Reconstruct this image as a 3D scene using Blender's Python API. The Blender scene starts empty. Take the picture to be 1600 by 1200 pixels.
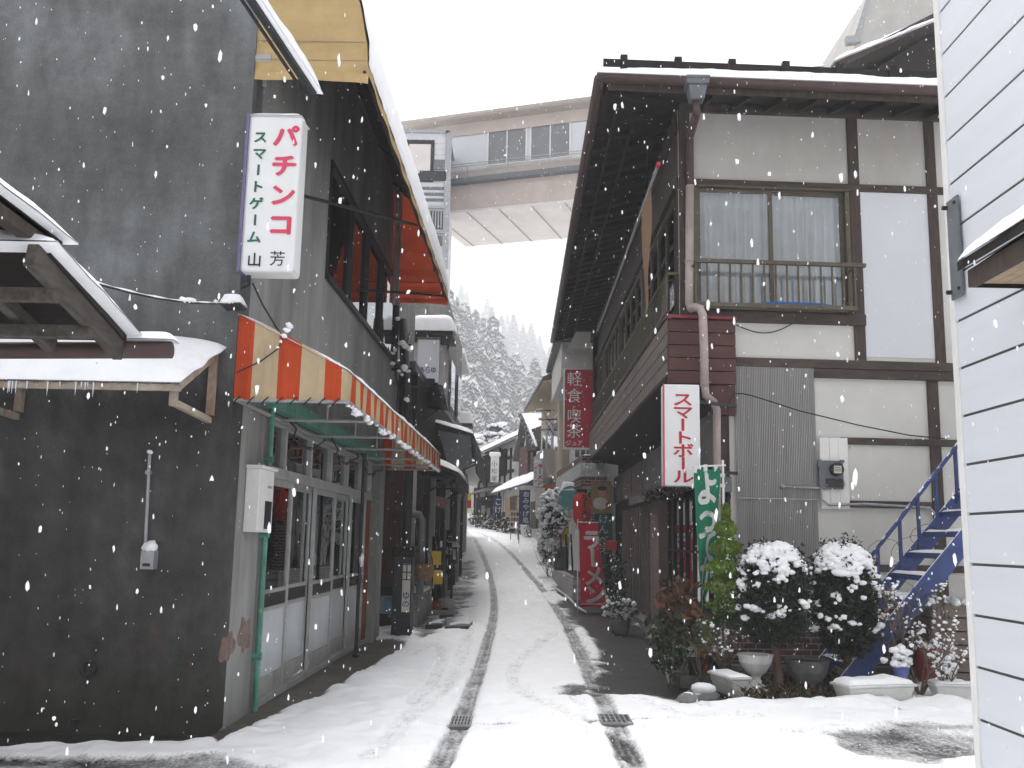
import bpy, bmesh, math, random
import numpy as np
from mathutils import Vector, noise

random.seed(11)
RNG = np.random.default_rng(11)
SC = bpy.context.scene
COL = SC.collection

# ------------------------------------------------------------------ camera
FPX, EYE, ROLL, VX, VY = 1500.0, 1.6, math.radians(1.1), 8.0, -243.0
_p = math.atan((-VY * math.cos(ROLL) - VX * math.sin(ROLL)) / FPX)
_Y = Vector((VX, VY, -FPX)).normalized()
_Z = Vector((math.sin(ROLL) * math.cos(_p), math.cos(ROLL) * math.cos(_p), -math.sin(_p))).normalized()
_X = _Y.cross(_Z)
cam_data = bpy.data.cameras.new('camera')
cam_data.sensor_width = 36.0
cam_data.lens = FPX / 1600 * 36.0
cam_data.clip_start = 0.05
cam_data.clip_end = 3000
cam = bpy.data.objects.new('camera', cam_data)
COL.objects.link(cam)
from mathutils import Matrix
cam.matrix_world = Matrix(((_X[0], _X[1], _X[2], 0), (_Y[0], _Y[1], _Y[2], 0), (_Z[0], _Z[1], _Z[2], EYE), (0, 0, 0, 1)))
SC.camera = cam

# ------------------------------------------------------------------ sky, sun, exposure
SUN_EL, SUN_AZ = math.radians(64), math.radians(345)
world = bpy.data.worlds.new('World')
SC.world = world
world.use_nodes = True
nt = world.node_tree
bgn = nt.nodes['Background']
sky = nt.nodes.new('ShaderNodeTexSky')
sky.sky_type = 'NISHITA'
sky.sun_disc = False
sky.sun_elevation = SUN_EL
sky.sun_rotation = SUN_AZ
sky.air_density = 1.0
sky.dust_density = 5.0
sky.ozone_density = 1.0
hsv = nt.nodes.new('ShaderNodeHueSaturation')       # cloud cover: the blue is taken out of the sky
hsv.inputs['Saturation'].default_value = 0.10
nt.links.new(sky.outputs[0], hsv.inputs['Color'])
nt.links.new(hsv.outputs[0], bgn.inputs['Color'])
bgn.inputs['Strength'].default_value = 0.15
sun_data = bpy.data.lights.new('sun', 'SUN')
sun_data.energy = 0.5
sun_data.angle = math.radians(40)
sun_data.color = (1.0, 0.98, 0.95)
sun = bpy.data.objects.new('sun', sun_data)
COL.objects.link(sun)
# sun_rotation turns clockwise from +Y
_sd = Vector((math.sin(SUN_AZ) * math.cos(SUN_EL), math.cos(SUN_AZ) * math.cos(SUN_EL), math.sin(SUN_EL)))
sun.rotation_euler = (-_sd).to_track_quat('-Z', 'Y').to_euler()
SC.view_settings.view_transform = 'Standard'
SC.view_settings.look = 'None'
SC.view_settings.exposure = 1.15
SC.view_settings.gamma = 1.0
SC.cycles.max_bounces = 8
SC.cycles.diffuse_bounces = 4
SC.cycles.volume_bounces = 1
SC.cycles.transparent_max_bounces = 12
SC.cycles.use_denoising = True
SC.cycles.use_adaptive_sampling = True
SC.cycles.adaptive_threshold = 0.02
SC.cycles.caustics_reflective = False
SC.cycles.caustics_refractive = False

# ------------------------------------------------------------------ measuring helpers (photo pixel + real depth -> metres)
EYEV = Vector((0, 0, EYE))
def ray(px, py):
    v = Vector((px - 800.0, 600.0 - py, -FPX))
    return Vector((_X.dot(v), _Y.dot(v), _Z.dot(v)))
def at(px, py, Y):
    d = ray(px, py)
    return EYEV + d * (Y / d.y)
def hit(px, py, p0, n):
    d = ray(px, py)
    return EYEV + d * ((Vector(p0) - EYEV).dot(Vector(n)) / d.dot(Vector(n)))
def terrain(y):
    if y < 18: return 0.0
    if y < 30: return (y - 18) ** 2 / 24 * 0.085
    return 0.51 + 0.085 * (y - 30) if y < 62 else 3.23
def gnd(px, py):
    d = ray(px, py)
    t = 1.0
    for t in np.arange(3, 90, 0.05):
        q = EYEV + d * (t / d.y)
        if q.z <= terrain(q.y): return q
    return EYEV + d * (60 / d.y)

# ------------------------------------------------------------------ materials
def _nodes(name):
    m = bpy.data.materials.new(name)
    m.use_nodes = True
    return m, m.node_tree, m.node_tree.nodes['Principled BSDF']
def col4(c): return (c[0], c[1], c[2], 1)
def tex_noise(t, scale, detail=4, vec=None, rough=0.6):
    n = t.nodes.new('ShaderNodeTexNoise')
    n.inputs['Scale'].default_value = scale
    n.inputs['Detail'].default_value = detail
    n.inputs['Roughness'].default_value = rough
    if vec is not None: t.links.new(vec, n.inputs['Vector'])
    return n
def coords(t, scale=(1, 1, 1), kind='Object'):
    tc = t.nodes.new('ShaderNodeTexCoord')
    mp = t.nodes.new('ShaderNodeMapping')
    mp.inputs['Scale'].default_value = scale
    t.links.new(tc.outputs[kind], mp.inputs['Vector'])
    return mp.outputs[0]
def ramp(t, fac, stops):
    r = t.nodes.new('ShaderNodeValToRGB')
    el = r.color_ramp.elements
    while len(el) < len(stops): el.new(0.5)
    for e, (p, c) in zip(el, stops):
        e.position = p
        e.color = col4(c) if not isinstance(c, (int, float)) else (c, c, c, 1)
    t.links.new(fac, r.inputs[0])
    return r.outputs[0]
def mixc(t, fac, a, b, mode='MIX'):
    n = t.nodes.new('ShaderNodeMix')
    n.data_type = 'RGBA'
    n.blend_type = mode
    for sock, v in ((n.inputs['Factor'], fac), (n.inputs['A'], a), (n.inputs['B'], b)):
        if isinstance(v, (int, float)): sock.default_value = v
        elif isinstance(v, tuple): sock.default_value = col4(v)
        else: t.links.new(v, sock)
    return n.outputs['Result']
def math_(t, op, a, b=0.0):
    n = t.nodes.new('ShaderNodeMath')
    n.operation = op
    for i, v in enumerate((a, b)):
        if isinstance(v, (int, float)): n.inputs[i].default_value = v
        else: t.links.new(v, n.inputs[i])
    return n.outputs[0]
def bump_(t, bsdf, height, strength, dist=0.01):
    b = t.nodes.new('ShaderNodeBump')
    b.inputs['Strength'].default_value = strength
    b.inputs['Distance'].default_value = dist
    t.links.new(height, b.inputs['Height'])
    t.links.new(b.outputs[0], bsdf.inputs['Normal'])
SNOWC = (0.88, 0.89, 0.92)
def mat(name, c, rough=0.75, var=0.18, scale=5, bump=0.25, bscale=60, metal=0.0, stretch=(1, 1, 1), dust=0.0, stain=None, stain_amt=0.5, spec=0.3):
    m, t, b = _nodes(name)
    v = coords(t, stretch)
    n = tex_noise(t, scale, 6, v)
    lo = tuple(max(0, x * (1 - var)) for x in c)
    hi = tuple(min(1, x * (1 + var)) for x in c)
    colr = ramp(t, n.outputs['Fac'], [(0.3, lo), (0.7, hi)])
    if stain:
        n2 = tex_noise(t, scale * 0.4, 8, coords(t, (stretch[0], stretch[1], stretch[2] * 0.5)), 0.7)
        f = ramp(t, n2.outputs['Fac'], [(0.48, 0.0), (0.72, stain_amt)])
        colr = mixc(t, f, colr, stain)
    nb = tex_noise(t, bscale, 5, v)
    if dust:
        g = t.nodes.new('ShaderNodeNewGeometry')
        sp = t.nodes.new('ShaderNodeSeparateXYZ')
        t.links.new(g.outputs['Normal'], sp.inputs[0])
        nd = tex_noise(t, 9, 4, coords(t))
        f = math_(t, 'ADD', sp.outputs['Z'], math_(t, 'MULTIPLY', nd.outputs['Fac'], 0.8))
        f = ramp(t, f, [(1.25 - 0.5 * dust, 0.0), (1.35 - 0.5 * dust if 1.35 - 0.5 * dust < 1 else 1.0, 1.0)])
        colr = mixc(t, f, colr, SNOWC)
    t.links.new(colr, b.inputs['Base Color'])
    b.inputs['Roughness'].default_value = rough
    b.inputs['Metallic'].default_value = metal
    b.inputs['Specular IOR Level'].default_value = spec
    if bump: bump_(t, b, nb.outputs['Fac'], bump, 0.008)
    return m
def mat_cloth(name, c, trans=0.35, var=0.1):
    m, t, b = _nodes(name)
    n = tex_noise(t, 4, 5, coords(t))
    colr = ramp(t, n.outputs['Fac'], [(0.3, tuple(x * (1 - var) for x in c)), (0.7, tuple(min(1, x * (1 + var)) for x in c))])
    t.links.new(colr, b.inputs['Base Color'])
    b.inputs['Roughness'].default_value = 0.8
    b.inputs['Specular IOR Level'].default_value = 0.2
    nb = tex_noise(t, 5, 3, coords(t))
    bump_(t, b, nb.outputs['Fac'], 0.35, 0.03)
    tr = t.nodes.new('ShaderNodeBsdfTranslucent')
    t.links.new(colr, tr.inputs[0])
    mx = t.nodes.new('ShaderNodeMixShader')
    mx.inputs[0].default_value = trans
    t.links.new(b.outputs[0], mx.inputs[1])
    t.links.new(tr.outputs[0], mx.inputs[2])
    t.links.new(mx.outputs[0], t.nodes['Material Output'].inputs[0])
    return m
def mat_glass(name, tint=(0.75, 0.78, 0.8), refl=0.12, rough=0.02):
    m, t, b = _nodes(name)
    t.nodes.remove(b)
    tr = t.nodes.new('ShaderNodeBsdfTransparent')
    tr.inputs[0].default_value = col4(tint)
    gl = t.nodes.new('ShaderNodeBsdfGlossy')
    gl.inputs['Roughness'].default_value = rough
    gl.inputs['Color'].default_value = (0.95, 0.97, 1, 1)
    lw = t.nodes.new('ShaderNodeLayerWeight')
    lw.inputs['Blend'].default_value = 0.25
    f = math_(t, 'ADD', math_(t, 'MULTIPLY', lw.outputs['Fresnel'], 0.9), refl)
    nb = tex_noise(t, 1.6, 2, coords(t))
    bp = t.nodes.new('ShaderNodeBump')
    bp.inputs['Strength'].default_value = 0.04
    bp.inputs['Distance'].default_value = 0.05
    t.links.new(nb.outputs['Fac'], bp.inputs['Height'])
    t.links.new(bp.outputs[0], gl.inputs['Normal'])
    mx = t.nodes.new('ShaderNodeMixShader')
    t.links.new(f, mx.inputs[0])
    t.links.new(tr.outputs[0], mx.inputs[1])
    t.links.new(gl.outputs[0], mx.inputs[2])
    t.links.new(mx.outputs[0], t.nodes['Material Output'].inputs[0])
    return m
def mat_brick(name, c1, c2, mortar, bw=0.22, bh=0.075, axis='XZ'):
    m, t, b = _nodes(name)
    v = coords(t)
    sp = t.nodes.new('ShaderNodeSeparateXYZ')
    t.links.new(v, sp.inputs[0])
    cb = t.nodes.new('ShaderNodeCombineXYZ')
    t.links.new(sp.outputs[axis[0]], cb.inputs[0])
    t.links.new(sp.outputs[axis[1]], cb.inputs[1])
    br = t.nodes.new('ShaderNodeTexBrick')
    t.links.new(cb.outputs[0], br.inputs['Vector'])
    br.inputs['Scale'].default_value = 1.0
    br.inputs['Brick Width'].default_value = bw
    br.inputs['Row Height'].default_value = bh
    br.inputs['Mortar Size'].default_value = 0.007
    br.inputs['Color1'].default_value = col4(c1)
    br.inputs['Color2'].default_value = col4(c2)
    br.inputs['Mortar'].default_value = col4(mortar)
    n = tex_noise(t, 20, 5, v)
    t.links.new(mixc(t, 0.5, br.outputs[0], ramp(t, n.outputs['Fac'], [(0.3, 0.55), (0.7, 1.3)]), 'MULTIPLY'), b.inputs['Base Color'])
    b.inputs['Roughness'].default_value = 0.7
    bump_(t, b, math_(t, 'SUBTRACT', 1.0, br.outputs['Fac']), 0.5, 0.006)
    return m
def mat_snow(name='snow'):
    m, t, b = _nodes(name)
    v = coords(t)
    n1 = tex_noise(t, 7, 6, v)
    n2 = tex_noise(t, 90, 3, v)
    t.links.new(ramp(t, n1.outputs['Fac'], [(0.3, (0.86, 0.87, 0.90)), (0.7, (0.93, 0.935, 0.95))]), b.inputs['Base Color'])
    b.inputs['Roughness'].default_value = 0.65
    b.inputs['Specular IOR Level'].default_value = 0.25
    h = math_(t, 'ADD', n1.outputs['Fac'], math_(t, 'MULTIPLY', n2.outputs['Fac'], 0.25))
    bump_(t, b, h, 0.5, 0.02)
    return m
def mat_concrete_dark(name):
    m, t, b = _nodes(name)
    v = coords(t)
    n1 = tex_noise(t, 0.55, 8, v, 0.62)
    n2 = tex_noise(t, 4.5, 8, v, 0.7)
    n3 = tex_noise(t, 2.6, 6, coords(t, (1.0, 1.0, 0.16)), 0.65)
    n4 = tex_noise(t, 60, 4, v)
    base = ramp(t, n1.outputs['Fac'], [(0.34, (0.080, 0.080, 0.079)), (0.5, (0.114, 0.116, 0.115)), (0.66, (0.19, 0.20, 0.205))])
    base = mixc(t, 0.6, base, ramp(t, n2.outputs['Fac'], [(0.3, 0.58), (0.7, 1.4)]), 'MULTIPLY')
    base = mixc(t, 0.6, base, ramp(t, n3.outputs['Fac'], [(0.3, 0.55), (0.7, 1.4)]), 'MULTIPLY')
    base = mixc(t, 0.5, base, ramp(t, n4.outputs['Fac'], [(0.3, 0.7), (0.7, 1.3)]), 'MULTIPLY')
    # lower storey is darker and browner; a dark olive tone along the foot; orange primer showing low on the corner
    sp = t.nodes.new('ShaderNodeSeparateXYZ')
    t.links.new(v, sp.inputs[0])
    hz = math_(t, 'ADD', sp.outputs['Z'], math_(t, 'MULTIPLY', n2.outputs['Fac'], 0.5))
    lower = ramp(t, math_(t, 'MULTIPLY', hz, 0.2), [(0.58, 1.0), (0.66, 0.0)])
    base = mixc(t, math_(t, 'MULTIPLY', lower, 0.8), base, mixc(t, 1.0, base, (0.47, 0.435, 0.40), 'MULTIPLY'))
    foot_olive = ramp(t, math_(t, 'MULTIPLY', hz, 0.5), [(0.18, 1.0), (0.45, 0.0)])
    base = mixc(t, math_(t, 'MULTIPLY', foot_olive, 0.55), base, (0.036, 0.035, 0.019))
    nr = tex_noise(t, 1.8, 5, v, 0.6)
    d = math_(t, 'MULTIPLY', ramp(t, math_(t, 'MULTIPLY', hz, 0.4), [(0.24, 0.0), (0.30, 1.0), (0.40, 1.0), (0.52, 0.0)]),
              ramp(t, nr.outputs['Fac'], [(0.55, 0.0), (0.66, 0.8)]))
    d = math_(t, 'MULTIPLY', d, ramp(t, math_(t, 'ADD', math_(t, 'MULTIPLY', sp.outputs['X'], 0.25), 1.0), [(0.55, 0.0), (0.9, 0.75)]))
    base = mixc(t, d, base, (0.15, 0.07, 0.052))
    t.links.new(base, b.inputs['Base Color'])
    b.inputs['Roughness'].default_value = 0.85
    b.inputs['Specular IOR Level'].default_value = 0.2
    bump_(t, b, math_(t, 'ADD', n4.outputs['Fac'], n2.outputs['Fac']), 0.45, 0.012)
    return m

M = {}
M['snow'] = mat_snow()
M['concrete_dark'] = mat_concrete_dark('dark mortar')
M['mortar'] = mat('grey mortar', (0.26, 0.26, 0.25), 0.85, 0.25, 2.2, 0.4, 70, stretch=(1, 1, 0.35), stain=(0.09, 0.085, 0.08), stain_amt=0.6)
M['concrete'] = mat('concrete', (0.19, 0.185, 0.17), 0.85, 0.25, 3, 0.4, 70, stain=(0.07, 0.065, 0.05))
M['aluminium'] = mat('aluminium', (0.44, 0.44, 0.43), 0.45, 0.12, 6, 0.1, 50, metal=0.35, stain=(0.16, 0.15, 0.13), stain_amt=0.5)
M['bronze'] = mat('bronze window metal', (0.10, 0.085, 0.06), 0.5, 0.2, 9, 0.15, 50, metal=0.2)
M['steel'] = mat('galvanised steel', (0.34, 0.35, 0.36), 0.45, 0.15, 8, 0.15, 60, metal=0.4)
M['dark_metal'] = mat('dark metal', (0.025, 0.026, 0.028), 0.5, 0.3, 9, 0.2, 60)
M['teal'] = mat('teal paint', (0.09, 0.27, 0.21), 0.55, 0.25, 8, 0.2, 50, stain=(0.10, 0.09, 0.06), stain_amt=0.6)
M['rust'] = mat('rusty painted steel', (0.36, 0.31, 0.25), 0.75, 0.25, 8, 0.3, 60, stain=(0.24, 0.075, 0.022), stain_amt=1.0)
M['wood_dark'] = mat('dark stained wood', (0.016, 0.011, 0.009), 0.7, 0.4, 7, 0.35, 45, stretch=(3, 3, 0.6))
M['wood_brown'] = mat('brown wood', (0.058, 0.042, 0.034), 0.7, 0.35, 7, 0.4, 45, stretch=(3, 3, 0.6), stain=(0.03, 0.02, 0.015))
M['beam'] = mat('brown timber beam', (0.058, 0.044, 0.036), 0.75, 0.4, 6, 0.4, 40, stretch=(0.6, 3, 3), stain=(0.13, 0.10, 0.08), stain_amt=0.5)
M['wood_grey'] = mat('weathered grey wood', (0.085, 0.075, 0.065), 0.85, 0.4, 8, 0.5, 45, stretch=(3, 0.5, 3), stain=(0.05, 0.045, 0.04), stain_amt=0.8)
M['wood_tan'] = mat('pale wood', (0.36, 0.26, 0.17), 0.7, 0.25, 7, 0.3, 45, stretch=(0.6, 3, 3))
M['maroon'] = mat('maroon siding', (0.085, 0.037, 0.033), 0.6, 0.25, 4, 0.2, 60, stain=(0.04, 0.02, 0.018))
M['maroon_edge'] = mat('red sheet metal trim', (0.20, 0.035, 0.04), 0.5, 0.2, 6, 0.1, 50)
M['taupe'] = mat('weathered brown siding', (0.17, 0.135, 0.12), 0.65, 0.2, 3, 0.2, 60, stretch=(1, 0.4, 2), stain=(0.10, 0.075, 0.065))
M['gutter'] = mat('brown gutter metal', (0.075, 0.045, 0.042), 0.5, 0.2, 5, 0.1, 60)
M['plaster'] = mat('white plaster', (0.58, 0.57, 0.54), 0.85, 0.05, 1.8, 0.2, 70, stain=(0.45, 0.42, 0.36), stain_amt=0.45)
M['plaster_grey'] = mat('grey plaster', (0.44, 0.425, 0.40), 0.85, 0.08, 1.8, 0.25, 70, stain=(0.32, 0.29, 0.25), stain_amt=0.5)
M['white_board'] = mat('white board', (0.60, 0.61, 0.645), 0.55, 0.03, 1.2, 0.08, 40)
M['white_paint'] = mat('white paint', (0.74, 0.73, 0.71), 0.5, 0.06, 4, 0.1, 60, stain=(0.45, 0.43, 0.40), stain_amt=0.35)
M['sign_white'] = mat('white sign acrylic', (0.74, 0.74, 0.74), 0.3, 0.03, 3, 0.02, 40, stain=(0.6, 0.58, 0.55), stain_amt=0.4)
M['siding_white'] = mat('white metal siding', (0.66, 0.68, 0.72), 0.45, 0.03, 3, 0.25, 90, stretch=(1, 0.25, 4))
M['siding_gap'] = mat('grey siding groove', (0.10, 0.10, 0.10), 0.7, 0.1, 4, 0.1)
M['corrugated'] = mat('corrugated grey sheet', (0.40, 0.39, 0.38), 0.55, 0.12, 4, 0.15, 60, metal=0.25, stretch=(6, 6, 0.3), stain=(0.25, 0.22, 0.2))
M['downpipe'] = mat('pinkish grey drainpipe', (0.40, 0.33, 0.31), 0.5, 0.15, 5, 0.1, 50, stain=(0.2, 0.15, 0.14))
M['hopper'] = mat('grey rain hopper', (0.13, 0.14, 0.15), 0.45, 0.15, 6, 0.1)
M['blue_paint'] = mat('blue painted steel', (0.036, 0.062, 0.19), 0.5, 0.25, 6, 0.25, 50, stain=(0.05, 0.055, 0.09), stain_amt=0.6, dust=0.55)
M['blue'] = mat('blue plastic', (0.03, 0.20, 0.65), 0.4, 0.1, 5, 0.05)
M['red'] = mat('red paint', (0.55, 0.035, 0.05), 0.45, 0.1, 5, 0.05)
M['sign_red'] = mat('red sign face', (0.46, 0.018, 0.045), 0.35, 0.1, 3, 0.03)
M['sign_pink'] = mat('faded red lettering', (0.62, 0.06, 0.12), 0.4, 0.08, 3, 0.02)
M['sign_green'] = mat('green lettering', (0.02, 0.13, 0.075), 0.4, 0.1, 4, 0.02)
M['ink'] = mat('black lettering', (0.015, 0.015, 0.017), 0.5, 0.1, 4, 0.02)
M['navy_ink'] = mat('blue lettering', (0.035, 0.04, 0.22), 0.5, 0.1, 4, 0.02)
M['purple_edge'] = mat('bluish sign rim', (0.14, 0.12, 0.22), 0.45, 0.1, 4, 0.05)
M['orange_cloth'] = mat_cloth('orange awning cloth', (0.62, 0.088, 0.028), 0.35)
M['cream_cloth'] = mat_cloth('cream awning cloth', (0.60, 0.47, 0.30), 0.30)
M['tan_cloth'] = mat_cloth('tan awning cloth', (0.60, 0.43, 0.21), 0.30)
M['painted_shade'] = mat_cloth('awning underside shade', (0.055, 0.033, 0.027), 0.05)  # dark colour stands for shade beneath the upper awning
M['green_cloth'] = mat_cloth('green banner cloth', (0.018, 0.19, 0.105), 0.25)
M['red_cloth'] = mat_cloth('red banner cloth', (0.52, 0.018, 0.045), 0.25)
M['navy_cloth'] = mat_cloth('navy banner cloth', (0.04, 0.05, 0.14), 0.2)
M['black_cloth'] = mat_cloth('black shop curtain', (0.02, 0.02, 0.022), 0.05)
M['white_cloth'] = mat_cloth('white cloth', (0.75, 0.75, 0.74), 0.3)
M['lace'] = mat_cloth('white curtain', (0.80, 0.80, 0.80), 0.35, 0.08)
M['curtain_grey'] = mat_cloth('dull grey curtain', (0.36, 0.37, 0.36), 0.25, 0.15)
M['brown_cloth'] = mat_cloth('tan cloth', (0.36, 0.22, 0.13), 0.3)
M['lantern_red'] = mat_cloth('red lantern paper', (0.72, 0.045, 0.035), 0.35)
M['glass'] = mat_glass('window glass', (0.90, 0.92, 0.93), 0.06)
M['glass_bright'] = mat_glass('reflecting shop glass', (0.8, 0.82, 0.84), 0.34)
M['glass_dark'] = mat_glass('dim window glass', (0.42, 0.44, 0.46), 0.10)
M['frosted'] = mat('frosted glass', (0.52, 0.55, 0.58), 0.25, 0.15, 1.5, 0.05, 30, stretch=(1, 1, 0.5), spec=0.5)
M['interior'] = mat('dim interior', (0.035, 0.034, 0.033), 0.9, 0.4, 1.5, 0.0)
M['interior_wood'] = mat('interior wood', (0.09, 0.055, 0.03), 0.7, 0.3, 4, 0.1)
M['terracotta'] = mat('terracotta', (0.33, 0.10, 0.05), 0.8, 0.2, 6, 0.2)
M['pot_white'] = mat('white plastic pot', (0.62, 0.62, 0.60), 0.5, 0.08, 6, 0.1, 50, stain=(0.25, 0.24, 0.21), stain_amt=0.7)
M['pot_grey'] = mat('grey pot', (0.17, 0.17, 0.16), 0.7, 0.2, 6, 0.2)
M['pot_black'] = mat('black pot', (0.02, 0.021, 0.025), 0.5, 0.2, 6, 0.1)
M['pot_blue'] = mat('blue glazed pot', (0.10, 0.13, 0.36), 0.3, 0.15, 6, 0.1)
M['soil'] = mat('soil', (0.03, 0.024, 0.018), 0.95, 0.4, 20, 0.5, 40)
M['bark'] = mat('reddish bark', (0.13, 0.075, 0.055), 0.9, 0.35, 9, 0.7, 30, stretch=(3, 3, 0.5))
M['twig'] = mat('dry twigs', (0.13, 0.10, 0.075), 0.85, 0.35, 12, 0.3)
M['leaf_dark'] = mat('dark yew leaves', (0.020, 0.032, 0.018), 0.6, 0.6, 9, 0.0)
M['leaf_lime'] = mat('lime conifer leaves', (0.16, 0.25, 0.03), 0.65, 0.5, 7, 0.0)
M['leaf_green'] = mat('green leaves', (0.04, 0.075, 0.025), 0.6, 0.5, 9, 0.0)
M['leaf_dead'] = mat('dead brown leaves', (0.12, 0.052, 0.024), 0.8, 0.5, 9, 0.2)
M['brick_maroon'] = mat_brick('dark brick', (0.045, 0.022, 0.018), (0.11, 0.04, 0.032), (0.22, 0.21, 0.20), 0.2, 0.075)
M['brick_maroon_y'] = mat_brick('dark brick sideways', (0.10, 0.03, 0.03), (0.13, 0.04, 0.04), (0.45, 0.42, 0.40), 0.2, 0.085, 'YZ')
M['brick_grey_y'] = mat_brick('grey block wall', (0.26, 0.24, 0.23), (0.32, 0.30, 0.28), (0.45, 0.43, 0.42), 0.3, 0.09, 'YZ')
M['tile'] = mat('grey roof tile', (0.10, 0.10, 0.11), 0.5, 0.25, 5, 0.2)
M['beige'] = mat('beige wall', (0.55, 0.47, 0.36), 0.85, 0.08, 2, 0.2, 60, stain=(0.38, 0.31, 0.23))
M['pink'] = mat('pink wall', (0.46, 0.26, 0.25), 0.85, 0.1, 2, 0.2, 60)
M['bridge_pink'] = mat('pinkish brown concrete panel', (0.50, 0.43, 0.39), 0.85, 0.1, 1.0, 0.2, 40, stain=(0.40, 0.33, 0.29))  # bridge colours are lightened to carry the mist in front of it
M['bridge_grey'] = mat('grey soffit panel', (0.66, 0.61, 0.58), 0.85, 0.08, 1, 0.2, 40)
M['bridge_eave'] = mat('brown eave', (0.40, 0.35, 0.31), 0.85, 0.1, 1, 0.2, 40)
M['needles'] = mat('snowy cedar needles', (0.038, 0.044, 0.040), 0.8, 0.5, 3, 0.0)
M['yellow'] = mat('yellow card', (0.62, 0.43, 0.04), 0.6, 0.1, 5, 0.05)
M['paper'] = mat('paper sign', (0.60, 0.57, 0.50), 0.8, 0.12, 5, 0.05, stain=(0.45, 0.36, 0.25))
M['basket'] = mat('wicker', (0.20, 0.12, 0.06), 0.8, 0.4, 25, 0.6, 40)
M['stone'] = mat('stone', (0.22, 0.22, 0.22), 0.9, 0.3, 6, 0.6, 25)
M['wet_slab'] = mat('wet stone slabs', (0.055, 0.055, 0.056), 0.4, 0.3, 4, 0.4, 40, stain=(0.5, 0.52, 0.55), stain_amt=0.6)

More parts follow.
